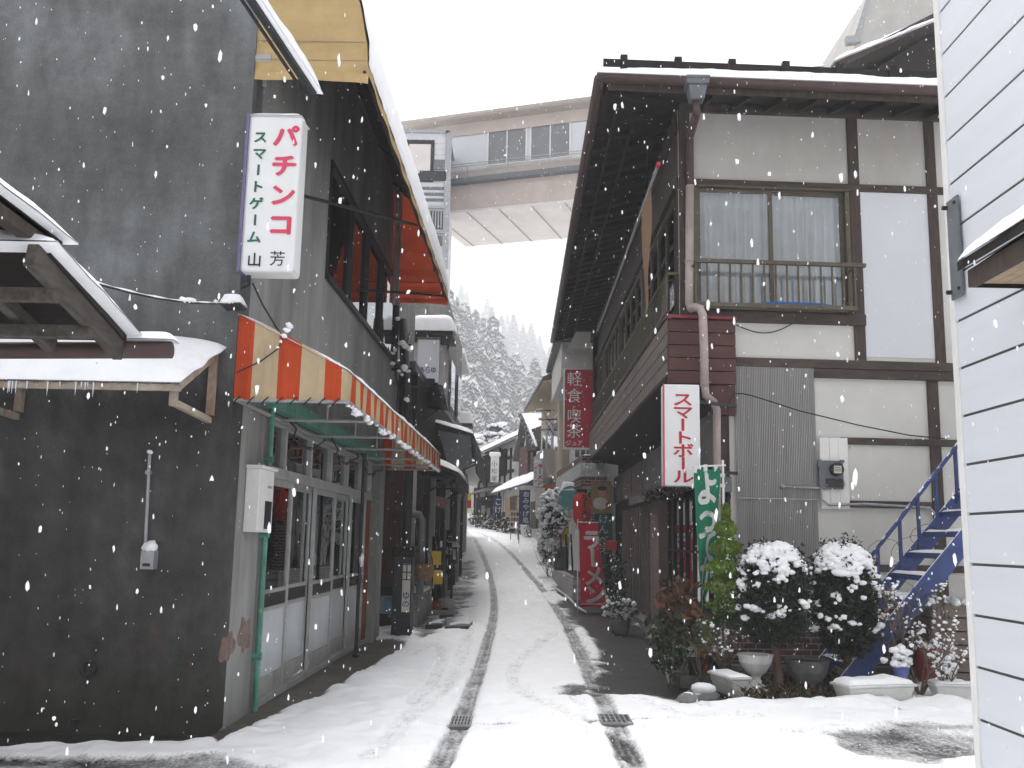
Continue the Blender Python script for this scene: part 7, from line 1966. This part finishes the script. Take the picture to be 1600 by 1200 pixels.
MB().snow((q.x - .16, 23.86, q.z + .05), (q.x + .16, 23.86, q.z + .05), (q.x + .16, 24.18, q.z + .05), (q.x - .16, 24.18, q.z + .05), .12, 107, .04).build('snow_cover', 'snow', sl, smooth=True)
MB().box(q.x - .03, q.x + .03, 23.98, 24.04, terrain(24), q.z - .35).build('post', 'dark_metal', sl)
for k, (px, py, r) in enumerate(((680, 950, .15), (697, 948, .17), (694, 926, .16), (711, 922, .15), (687, 934, .14))):
    q = gnd(px, py + 4)
    pot('flower_pot', ['brown pot nearest the low dark shop wall', 'white square-rimmed pot on the stone slabs, nearest the lane', 'white pot behind the nearest white pot on the stone slabs', 'pale grey pot farthest out on the stone slabs', 'small brown pot between the white pots of the low dark shop'][k], Vector((q.x, q.y, .0)), r, r * 1.6, ['terracotta', 'pot_white', 'pot_white', 'pot_grey', 'terracotta'][k], group='pots along the low dark shop')
for k, (px0, px1, py) in enumerate(((664, 690, 985), (694, 732, 988), (686, 708, 968), (700, 736, 922), (668, 700, 955))):
    a, b_ = gnd(px0, py), gnd(px1, py - 2)
    t_ = thing('stone_slab', 'flat wet stone slab of the pavement before the low dark shop', 'slab', (a.x, a.y, 0), 'stone slabs before the low dark shop')
    MB().slab([(a.x, a.y, -.02), (b_.x, b_.y, -.02), (b_.x + .03, b_.y + .9, -.02), (a.x, a.y + .9, -.02)], (0, 0, .11)).build('slab_body', 'wet_slab', t_, bevel=.01)
    if k != 2: MB().snow((a.x + .05, a.y + .3, .092), (b_.x, b_.y + .25, .092), (b_.x, b_.y + .88, .092), (a.x + .1, a.y + .88, .092), .025, 110 + k, .06, rag=.12, lump=.9).build('snow_cover', 'snow', t_, smooth=True)
# white bath-house box with snow roof
Yb = 20.5
a, b_ = at(637, 524, Yb), at(690, 602, Yb)
vb = thing('bath_sign_box', 'grey white boxed sign with blue letters under a thick cap of snow', 'sign box', (a.x, Yb, b_.z))
MB().box(a.x - .1, b_.x + .06, Yb, Yb + 1.0, b_.z - .05, a.z - .02).build('box_body', 'plaster_grey', vb, bevel=.01)
xl = at(653, 560, Yb).x
MB().box(xl, at(687, 560, Yb).x, Yb - .08, Yb - .001, b_.z, a.z - .1).build('front_panel', 'white_board', vb, bevel=.008)
MB().box(a.x - .1, b_.x + .22, Yb - .16, Yb + 1.1, a.z - .02, a.z + .08).build('roof_board', 'dark_metal', vb)
MB().box(xl - .16, xl - .03, Yb - .14, Yb, a.z - .16, a.z - .021).build('bracket', 'dark_metal', vb)
MB().box(b_.x - .04, b_.x + .18, Yb - .14, Yb, a.z - .2, a.z - .021).build('bracket', 'dark_metal', vb)
MB().snow((a.x - .02, Yb - .2, a.z + .08), (b_.x + .26, Yb - .2, a.z + .08), (b_.x + .26, Yb + 1.1, a.z + .22), (a.x - .02, Yb + 1.1, a.z + .22), .36, 120, .05, rag=.02, lump=.12).build('snow_cover', 'snow', vb, smooth=True)
q = at(668, 579, Yb)
for k, ch in enumerate('あらゆ'): letters(vb, 'navy_ink', ch, (q.x - .115 + k * .125, Yb - .085, q.z), (1, 0, 0), (0, 0, -1), .13, .15, .1, bold=.02)
# tilted light box under it
tb_ = thing('tilted_sign', 'dark tilted sign board on struts below the boxed sign with snow cap', 'sign', at(665, 620, 19.6))
p = [at(640, 606, 20.6), at(683, 600, 18.6), at(692, 640, 18.6), at(650, 632, 20.6)]
MB().slab(p, (-.04, .05, .04)).build('underside_panel', 'hopper', tb_)
MB().slab([p[1], p[1] + Vector((.10, .1, 0)), p[2] + Vector((.10, .1, 0)), p[2]], (0, .08, 0)).build('end_panel', 'glass_dark', tb_)
w = MB()
for i in range(4): w.bar(p[i], p[(i + 1) % 4], .05)
w.bar(p[3], p[3] + Vector((-.5, 0, -.1)), .05); w.bar(p[2] + Vector((-.1, 0, -.02)), at(648, 668, 19.5), .04); w.build('frame', 'dark_metal', tb_)
q = at(670, 598, 18.9); MB().box(q.x - .12, q.x + .12, 18.8, 19.0, q.z - .07, q.z + .07).build('lamp_box', 'pot_black', tb_)
# stained grey building behind, pink building, chimney box
sbld = thing('stained_building', 'tall grey stained concrete building behind the boxed sign with snow cap', 'building', (-3, 24, 0))
a, b_ = at(560, 470, 23), at(697, 470, 23)
MB().box(-9, b_.x, 23.5, 30, 4.8, at(660, 455, 23).z).build('wall', 'mortar', sbld)
MB().box(-9, b_.x - .02, 30.0, 30.1, 0, 4.8).build('lower_wall', 'mortar', sbld)
f7 = Face((b_.x + .001, 23.4), (b_.x + .1, 30))
for k in range(2): MB(f7.xf).box(1.2 + k * 2.4, 2.4 + k * 2.4, .0, .05, 5.0, 6.2).build('window', 'glass_dark', sbld)
MB().box(b_.x - .9, b_.x - .55, 23.38, 23.499, 5.1, 7.4).build('water_stain_strip', 'concrete', sbld)
w = MB(); w.snow((-9, 23.5, at(660, 455, 23).z), (b_.x, 23.5, at(660, 455, 23).z), (b_.x, 30, at(660, 455, 23).z), (-9, 30, at(660, 455, 23).z), .3, 130, .3); w.build('snow_cover', 'snow', sbld, smooth=True)
pkb = thing('pink_building', 'pink and white rendered building at the bend, above the snowy awnings', 'building', (-3, 33, .8))
a, b_, c = at(697, 560, 33), at(717, 560, 33), at(717, 665, 33)
zmid, zt_ = at(717, 612, 33).z, at(700, 553, 33).z
f8 = Face((a.x + .10, 33), (a.x + .08, 40))
MB(f8.xf).box(0, f8.L, -7, 0, .5, zmid).build('lower_wall', 'pink', pkb); MB(f8.xf).box(0, f8.L * .6, -7, -.05, zmid, zt_).build('upper_wall', 'plaster', pkb)
MB(f8.xf).box(-.15, f8.L, -7.1, .3, zmid - .02, zmid + .12).build('ledge', 'snow', pkb, bevel=.03); MB(f8.xf).box(-.15, f8.L * .62, -7.1, .55, zt_, zt_ + .2).build('roof', 'snow', pkb, bevel=.05)
for k in range(3): MB(f8.xf).box(.8 + k * 2.0, 1.9 + k * 2.0, .0, .05, zmid - 1.9, zmid - .6).build('window', 'glass_dark', pkb); 
for k in range(2): MB(f8.xf).box(.8 + k * 2.0, 1.9 + k * 2.0, -.05, .02, zmid + .4, zmid + 1.4).build('window', 'glass_dark', pkb)
q, q2 = at(712, 650, 36), at(733, 668, 36)
chb = thing('chimney_box', 'square grey shaft with a thick slab of snow on its cap', 'chimney', (q.x, 36, 1))
MB().box(q.x + .05, q2.x - .02, 36, 36.6, 1, q2.z + .1).build('shaft', 'plaster_grey', chb)
MB().box(q.x - .1, q2.x + .12, 35.8, 36.8, q2.z + .02, q2.z + .14).build('cap', 'dark_metal', chb)
MB().snow((q.x - .1, 35.8, q2.z + .14), (q2.x + .12, 35.8, q2.z + .14), (q2.x + .12, 36.8, q2.z + .3), (q.x - .1, 36.8, q2.z + .3), .42, 135, .06, rag=.02, lump=.1).build('snow_cover', 'snow', chb, smooth=True)
q = at(704, 700, 31); tag(MB().tube([(q.x, 31, .3), (q.x, 31, at(704, 632, 31).z)], .11, 12).build('dark_post', 'dark_metal', None, (q.x, 31, .3), smooth=True), 'dark post between the pink building and the snowy awning', 'post')
# far shops on the left bank and the white wall at the bend
fl = thing('far_shop', 'dim weathered shop front beyond the low dark shop where the lane narrows', 'building', (-1.7, 31, .8))
f9 = Face((-1.75, 30.2), (-2.6, 44)); MB(f9.xf).box(0, f9.L, -5, 0, .3, 3.9).build('wall', 'wood_grey', fl)
for k in range(6): MB(f9.xf).box(.4 + k * 2.2, 1.9 + k * 2.2, .0, .05, .9, 3.0).build('window', 'glass_dark', fl)
MB(f9.xf).snow((-.2, .7, 3.9), (f9.L, .7, 3.9), (f9.L, -4, 4.8), (-.2, -4, 4.8), .2, 137, .2).build('snow_cover', 'snow', fl, smooth=True)
ww_ = thing('white_wall_house', 'plain white walled house closing the view at the bend of the lane', 'building', (-4, 61, 3))
a, b_ = at(716, 760, 61), at(742, 760, 61)
MB().box(a.x - 6, b_.x + 1.5, 61, 66, 2.5, 6.6).build('wall', 'plaster', ww_); MB().box(a.x + .3, a.x + .38, 60.95, 60.999, 2.6, 6.2).build('downpipe', 'plaster_grey', ww_); 
MB().slab([(a.x - 6.5, 60.3, 6.5), (b_.x + 2, 60.3, 6.5), (b_.x + 2, 64, 8.2), (a.x - 6.5, 64, 8.2)], (0, 0, .15)).build('roof', 'tile', ww_)
MB().snow((a.x - 6.5, 60.3, 6.66), (b_.x + 2, 60.3, 6.66), (b_.x + 2, 64, 8.36), (a.x - 6.5, 64, 8.36), .3, 139, .3).build('snow_cover', 'snow', ww_, smooth=True)
fg = thing('bright_flag', 'small yellow and red flag by the white wall at the bend', 'flag', at(733, 800, 52))
a, b_ = at(730, 770, 52), at(736, 794, 52)
MB().box(a.x, b_.x, 52, 52.02, (a.z + b_.z) / 2, a.z).build('upper_cloth', 'yellow', fg); MB().box(a.x, b_.x, 52, 52.02, b_.z, (a.z + b_.z) / 2).build('lower_cloth', 'red_cloth', fg); MB().tube([(a.x - .03, 52.03, a.z + .1), (a.x - .03, 52.03, terrain(52))], .02, 6).build('pole', 'white_paint', fg)
# closing masses behind: a roof row left of the bend
rr_ = thing('row_house', 'low snowy roofed house above the bend behind the chimney box', 'building', (-6, 52, 2.5))
MB().box(-14, -3.4, 50, 58, 2, 6.2).build('wall', 'plaster_grey', rr_)
MB().slab([(-14.5, 49.3, 6.1), (-3.0, 49.3, 6.1), (-3.0, 54, 8.3), (-14.5, 54, 8.3)], (0, 0, .15)).build('roof', 'tile', rr_)
MB().snow((-14.5, 49.3, 6.26), (-3.0, 49.3, 6.26), (-3.0, 54, 8.46), (-14.5, 54, 8.46), .3, 141, .3).build('snow_cover', 'snow', rr_, smooth=True)
# drain grates
for k, (px0, py0, px1, py1, lb) in enumerate(((703, 1143, 737, 1129, 'square iron drain grate uncovered by the fainter wheel track'), (941, 1139, 980, 1126, 'iron drain grate in the darker wheel track by the bare asphalt'))):
    a, b_ = gnd(px0, py0), gnd(px1, py1)
    t_ = thing('drain_grate', lb, 'drain grate', (a.x, a.y, .03))
    w = MB()
    for i in range(7): x = a.x + (b_.x - a.x) * i / 6; w.box(x - .006, x + .006, a.y, b_.y, .030, .052)
    for j in range(4): y = a.y + (b_.y - a.y) * j / 3; w.box(a.x - .01, b_.x + .01, y - .008, y + .008, .034, .050)
    w.build('bars', 'steel', t_); MB().box(a.x - .005, b_.x + .005, a.y - .01, b_.y + .01, .010, .031).build('dark_gap', 'pot_grey', t_)
# ================================================================== BRIDGE BUILDING OVER THE LANE
bg = thing('connecting_bridge', 'enclosed pinkish brown corridor bridge with white windows crossing high above the lane', 'bridge', at(800, 300, 40))
fb_ = Face(at(700, 300, 41).xy, at(915, 300, 39).xy)
LB = 26.0
def zb_(py): return fb_.at(800, py)[1]
z_soff, z_br1, z_gut, z_br0, z_wall0, z_wall1, z_eave = zb_(320), zb_(292), zb_(278), zb_(262), zb_(258), zb_(212), zb_(170)
w = fb_.mb(); w.box(-1, LB, -4.8, 0, z_soff, z_gut - .1); w.build('lower_wall', 'bridge_pink', bg)
w = fb_.mb(); w.box(-1.0, LB, -4.78, -.02, z_soff - .12, z_soff - .002)
w.build('soffit', 'bridge_grey', bg)
for k in range(18):
    s = -.6 + k * 1.5; MB(fb_.xf).box(s, s + .06, -4.79, -.03, z_soff - .15, z_soff - .121).build('soffit_joint', 'bridge_eave', bg)
w = fb_.mb(); w.box(-1, LB, -4.8, .35, z_gut - .1, z_gut + .12); w.build('gutter_ledge', 'hopper', bg)
w = fb_.mb(); w.box(-1, LB, -4.8, 0, z_gut + .12, z_wall0); w.build('parapet_band', 'bridge_pink', bg)
w = fb_.mb(); w.box(-1, LB, -4.8, 0, z_wall0, z_wall1 + .25); w.build('wall', 'white_board', bg)
w = fb_.mb(); w.box(-2.2, LB, -4.8, .10, z_wall1 + .25, z_eave - .4); w.build('upper_band', 'bridge_pink', bg)
w = fb_.mb(); w.slab([(-2.4, .75, z_eave - .4), (LB, .75, z_eave - .4), (LB, -2.4, z_eave + .45), (-2.4, -2.4, z_eave + .45)], (0, 0, .12)); w.slab([(-2.4, -2.4, z_eave + .45), (LB, -2.4, z_eave + .45), (LB, -5.4, z_eave - .4), (-2.4, -5.4, z_eave - .4)], (0, 0, .12)); w.build('roof', 'bridge_eave', bg)
w = fb_.mb(); w.box(-2.3, LB, .1, .72, z_eave - .46, z_eave - .401); w.build('eave_board', 'bridge_eave', bg)
w = fb_.mb(); w.snow((-2.4, .75, z_eave - .27), (LB, .75, z_eave - .27), (LB, -2.4, z_eave + .58), (-2.4, -2.4, z_eave + .58), .16, 150, .3); w.build('snow_cover', 'snow', bg, smooth=True)
sa, sb2 = fb_.at(760, 225)[0], fb_.at(895, 220)[0]
zw0_, zw1_ = zb_(254), zb_(202)
for rep in range(3):
    o = rep * (sb2 - sa + 1.4)
    for k in range(2):
        half = (sb2 - sa) / 2
        s0 = sa + o + k * half + .06; s1 = s0 + half - .14
        w = fb_.mb()
        for a, b_ in ((s0, s0 + .06), ((s0 + s1) / 2 - .025, (s0 + s1) / 2 + .025), (s1 - .06, s1)): w.box(a, b_, .0, .06, zw0_, zw1_)
        w.box(s0, s1, .0, .065, zw0_ - .06, zw0_); w.box(s0, s1, .0, .065, zw1_, zw1_ + .05)
        wq = w.build('window', 'white_paint', bg)
        MB(fb_.xf).box(s0 + .06, s1 - .06, .004, .012, zw0_, zw1_).build('pane', mat('hazy glass', (.17, .175, .18), .15, .1, 2, 0, spec=.6) if 'hazy glass' not in bpy.data.materials else bpy.data.materials['hazy glass'], wq)
w = fb_.mb()
for z in (z_wall0 + .05, z_br0 + .28, z_gut + .35): w.box(-1, LB, .28, .31, z, z + .03)
for k in range(14): w.box(-.9 + k * 1.9, -.87 + k * 1.9, .28, .31, z_gut + .12, z_wall0 + .08)
w.build('railing', 'steel', bg)
MB(fb_.xf).box(24, LB + 4, -5, .2, 0, z_eave).build('end_tower', 'bridge_grey', bg)
# stair tower at its left end
tw = thing('stair_tower', 'white and grey panelled stair tower with dark windows at the end of the corridor bridge', 'tower', at(660, 300, 38))
a, b_ = at(632, 208, 38), at(699, 208, 38)
MB().box(a.x - 3, b_.x, 38, 42, 1, a.z).build('wall', 'white_board', tw)
MB().box(a.x - 3.1, b_.x + .1, 37.9, 42.1, a.z, a.z + .12).build('roof', 'steel', tw)
MB().snow((a.x - 3.1, 37.9, a.z + .12), (b_.x + .1, 37.9, a.z + .12), (b_.x + .1, 42.1, a.z + .12), (a.x - 3.1, 42.1, a.z + .12), .15, 160, .3).build('snow_cover', 'snow', tw, smooth=True)
def tr(px0, py0, px1, py1, d0, d1, mt, nm):
    p, q = at(px0, py0, 38), at(px1, py1, 38); return MB().box(p.x, q.x, 38 - d1, 38 - d0, q.z, p.z).build(nm, mt, tw)
tr(636, 219, 677, 285, .0, .06, 'ink', 'window_frame'); tr(640, 226, 672, 272, .061, .07, 'bridge_grey', 'pane')
for k in range(5): tr(679, 222 + k * 9, 697, 224 + k * 9, .0, .05, 'bridge_grey', 'louvre')
tr(678, 250, 698, 266, .0, .06, 'hopper', 'small_window'); tr(656, 268, 697, 284, .06, .1, 'dark_metal', 'dark_panel')
for k in range(3): tr(640, 292 + k * 9, 697, 297 + k * 9, .0, .05, 'hopper', 'dark_band')
tr(640, 322, 697, 327, .0, .12, 'steel', 'ledge'); tr(655, 330, 696, 358, .0, .06, 'dark_metal', 'window_band'); 
for k in range(9): tr(658 + k * 4.4, 330, 659.2 + k * 4.4, 358, .061, .08, 'steel', 'bar')
tr(640, 361, 697, 366, .0, .12, 'steel', 'ledge'); tr(660, 368, 696, 385, .0, .05, 'hopper', 'dark_band'); tr(697, 205, 700, 420, .0, .1, 'steel', 'corner_strip')

# ================================================================== WOODED HILLSIDE
def cedar(h, n, seed, rw=0.16):
    """snow-laden cedar: drooping boughs in tiers -> verts, faces, material index (0 needles, 1 snow)"""
    r = np.random.default_rng(seed)
    t_ = r.random(n) ** 0.85
    z = 0.12 + 0.88 * t_
    an = r.random(n) * 2 * np.pi
    lobes = 1 + .25 * np.sin(an * 3 + z * 25 + seed) + .2 * np.sin(z * 60 + an * 2)
    rad = h * rw * np.clip((1 - t_ * .98), 0, 1) ** .75 * (.45 + .55 * r.random(n) ** .5) * lobes
    x, y, zz = np.cos(an) * rad, np.sin(an) * rad, z * h - rad * .25
    c = np.stack([x, y, zz], 1)
    s = h * .030 * r.uniform(.6, 1.4, n) * (1.15 - .5 * t_)
    o = np.stack([np.cos(an), np.sin(an), -0.45 + 0 * an], 1)
    tg = np.stack([-np.sin(an), np.cos(an), 0 * an], 1)
    def quad(cc, L, W, dz):
        a = cc - o * (L * .5)[:, None]; b = cc + tg * (W * .5)[:, None]; d = cc - tg * (W * .5)[:, None]; e = cc + o * (L * .6)[:, None]
        e[:, 2] += dz * s
        return np.stack([a, b, e, d], 1)
    q1 = quad(c, s * 2.2, s * 1.7, -.7)
    c2 = c + np.array([0, 0, 1.0]) * (s * .42)[:, None]
    keep = r.random(n) < .92
    q2 = quad(c2, s * 2.0, s * 1.6, -.4)[keep]
    # hanging fringe of needles
    c3 = c - np.array([0, 0, 1.0]) * (s * .6)[:, None]
    jit = r.normal(0, .35, (n, 3)) * s[:, None]
    q3 = np.stack([c + tg * (s * .7)[:, None], c - tg * (s * .7)[:, None], c3 - tg * (s * .5)[:, None] - np.array([0, 0, .7]) * s[:, None] + jit, c3 + tg * (s * .5)[:, None] - np.array([0, 0, .6]) * s[:, None] + jit], 1)
    Q = np.concatenate([q1, q3, q2])
    mi = np.concatenate([np.zeros(len(q1) + len(q3)), np.ones(len(q2))])
    return Q, mi
VARS = [cedar(1.0, 1500, 40 + k, .17 + .02 * (k % 3)) for k in range(5)]
LOWV = [cedar(1.0, 420, 60 + k, .16 + .02 * (k % 3)) for k in range(4)]
def place(Q, p, h, a):
    ca, sa_ = math.cos(a), math.sin(a)
    R = np.array([[ca, -sa_, 0], [sa_, ca, 0], [0, 0, 1]])
    return Q @ R.T * h + np.asarray(p)
near = []
for px, py, Y, h in ((757, 505, 185, 31), (722, 478, 195, 30), (704, 455, 205, 30), (742, 520, 180, 27), (778, 555, 178, 27), (798, 560, 190, 28), (712, 520, 165, 26), (735, 570, 150, 25), (770, 600, 150, 24), (815, 590, 185, 27), (835, 612, 180, 26), (855, 625, 185, 26), (790, 625, 145, 22), (752, 625, 135, 22), (720, 590, 140, 24), (870, 640, 190, 27), (812, 650, 150, 21), (838, 665, 150, 20)):
    Y, h = Y * HS, h * HS
    q = at(px, py, Y); near.append((q.x, Y, q.z - h, h))
meshes = []
for k, (Q, mi) in enumerate(VARS):
    n_ = len(Q)
    meshes.append((Q, mi))
protos = {}
for i, (x, y, z, h) in enumerate(near):
    k = i % 5
    zg = float(hill(np.array([x]), np.array([y]))[0])
    base = min(z, zg) if z < zg else z
    t_ = thing('cedar_tree', 'tall snow-laden cedar among the front trees of the misty hillside', 'tree', (x, y, base), 'front cedars on the misty hillside')
    t_.rotation_euler = (0, 0, i * 1.3)
    sc_ = (z + h - base)
    if k not in protos:
        Q, mi = VARS[k]
        loc0 = tuple(t_['_base']); t_['_base'] = (0, 0, 0)
        o = mesh_np('crown', Q.reshape(-1, 3), np.arange(len(Q) * 4).reshape(-1, 4), ['needles', 'snow'], t_, midx=mi)
        o2 = MB().tube([(0, 0, -.1), (0, 0, .5), (0, 0, .95)], [.018, .012, .004], 8).build('trunk', 'bark', t_)
        t_['_base'] = loc0
        protos[k] = (o, o2)
        o.scale = o2.scale = (h, h, sc_)
    else:
        for src in protos[k]:
            c = src.copy(); COL.objects.link(c); c.parent = t_; c.scale = (h, h, sc_)
# the mass of the wood, one object
QQ, MI = [], []
r_ = np.random.default_rng(9)
cnt = 0
for _ in range(5000):
    y = r_.uniform(180, 600) if cnt < 330 else r_.uniform(600, 1000); x = r_.uniform(-.22, .14) * y + r_.normal(0, 9)
    if y < 315 and x > .05 * y: 
        if r_.random() < .5: continue
    gap = fbm(np.array([x]), np.array([y]), .015, 5)[0]
    if gap < .40 and y > 300: continue
    zg = float(hill(np.array([x]), np.array([y]))[0])
    h = HS * r_.uniform(19, 29) * (.75 if y < 225 else 1)
    # trees in front stay below the line of the crowns behind the lane
    if y < 262: h *= .8
    Q, mi = LOWV[cnt % 4] if y > 285 else VARS[cnt % 5]
    QQ.append(place(Q, (x, y, zg - .5), h, r_.uniform(0, 6.28))); MI.append(mi)
    cnt += 1
    if cnt >= 560: break
for _ in range(220):                                   # wider hillside, out of the lane's view
    y = r_.uniform(165, 500); x = r_.choice([-1, 1]) * r_.uniform(.24, .6) * y
    zg = float(hill(np.array([x]), np.array([y]))[0])
    Q, mi = LOWV[cnt % 4]; cnt += 1
    QQ.append(place(Q, (x, y, zg - .5), HS * r_.uniform(19, 29), r_.uniform(0, 6.28))); MI.append(mi)
QQ = np.concatenate(QQ); MI = np.concatenate(MI)
fo = mesh_np('forest', QQ.reshape(-1, 3), np.arange(len(QQ) * 4).reshape(-1, 4), ['needles', 'snow'], None, (0, 0, 0), midx=MI)
struct(fo, 'stuff'); fo['label'] = 'snow-laden conifer wood fading into mist'
# snowy garden pine by the inn
pn = thing('garden_pine', 'layered snow-covered pine behind the roof of the half-timbered inn', 'tree', at(775, 700, 62))
P, R = [], []
for px, py, w0 in ((757, 690, 16), (745, 700, 14), (772, 680, 16), (790, 684, 14), (778, 666, 10), (748, 688, 12), (737, 708, 10)):
    for _ in range(40):
        q = at(px + RNG.normal(0, w0 * .6), py + RNG.normal(0, 2.0), 62 + RNG.normal(0, .8)); P.append(tuple(q))
P = np.array(P); V, F = leaf_quads(P - np.array([0, 0, .12]), .45, flat=.6); mesh_np('foliage', V, F, 'needles', pn)
clump('snow_clump', P[::2] + np.array([0, 0, .08]), RNG.uniform(.15, .32, len(P[::2])), pn, low=True, flat=.4)
q = at(768, 760, 62); MB().tube([(q.x, 62, 3), (q.x + .2, 62, 6), tuple(at(776, 664, 62))], [.25, .18, .05], 8).build('trunk', 'bark', pn)

# ================================================================== FALLING SNOW
n = 34000
yy = 2.2 + 45 * RNG.random(n) ** 0.8
P = np.stack([RNG.uniform(-.75, .75, n) * yy, yy, 1.6 + RNG.uniform(-.38, .62, n) * yy], 1)
P[:60] = np.stack([RNG.uniform(-1.4, 1.4, 60), RNG.uniform(2.0, 3.4, 60), RNG.uniform(.6, 3.2, 60)], 1)
P = P[(P[:, 2] > .1)]
rr = (.0018 + .0042 * RNG.random(len(P)) ** 2.5) * (0.8 + .028 * P[:, 1])
rr[:60] = RNG.uniform(.0035, .0062, 60)
R3 = np.stack([rr, rr, rr * RNG.uniform(1.3, 3.4, len(P))], 1)
V, F = blob_arrays(P, R3, low=True, rough=.3)
struct(mesh_np('falling_snow', V, F, 'snow', None, (0, 0, 0), smooth=True), 'stuff')
# ================================================================== HAZE
hm = bpy.data.materials.new('haze')
hm.use_nodes = True
ht_ = hm.node_tree
ht_.nodes.remove(ht_.nodes['Principled BSDF'])
pv = ht_.nodes.new('ShaderNodeVolumePrincipled')
pv.inputs['Color'].default_value = (0.97, 0.98, 1.0, 1)
pv.inputs['Density'].default_value = 0.0018
ht_.links.new(pv.outputs[0], ht_.nodes['Material Output'].inputs['Volume'])
M['haze'] = hm
hz = MB().box(-1020, 1020, -420, 1320, -6, 290).build('haze', 'haze')
struct(hz, 'stuff')

bpy.data.objects.remove(_fo)
bpy.data.curves.remove(_fc)
for o in bpy.data.objects:
    if '_base' in o: del o['_base']
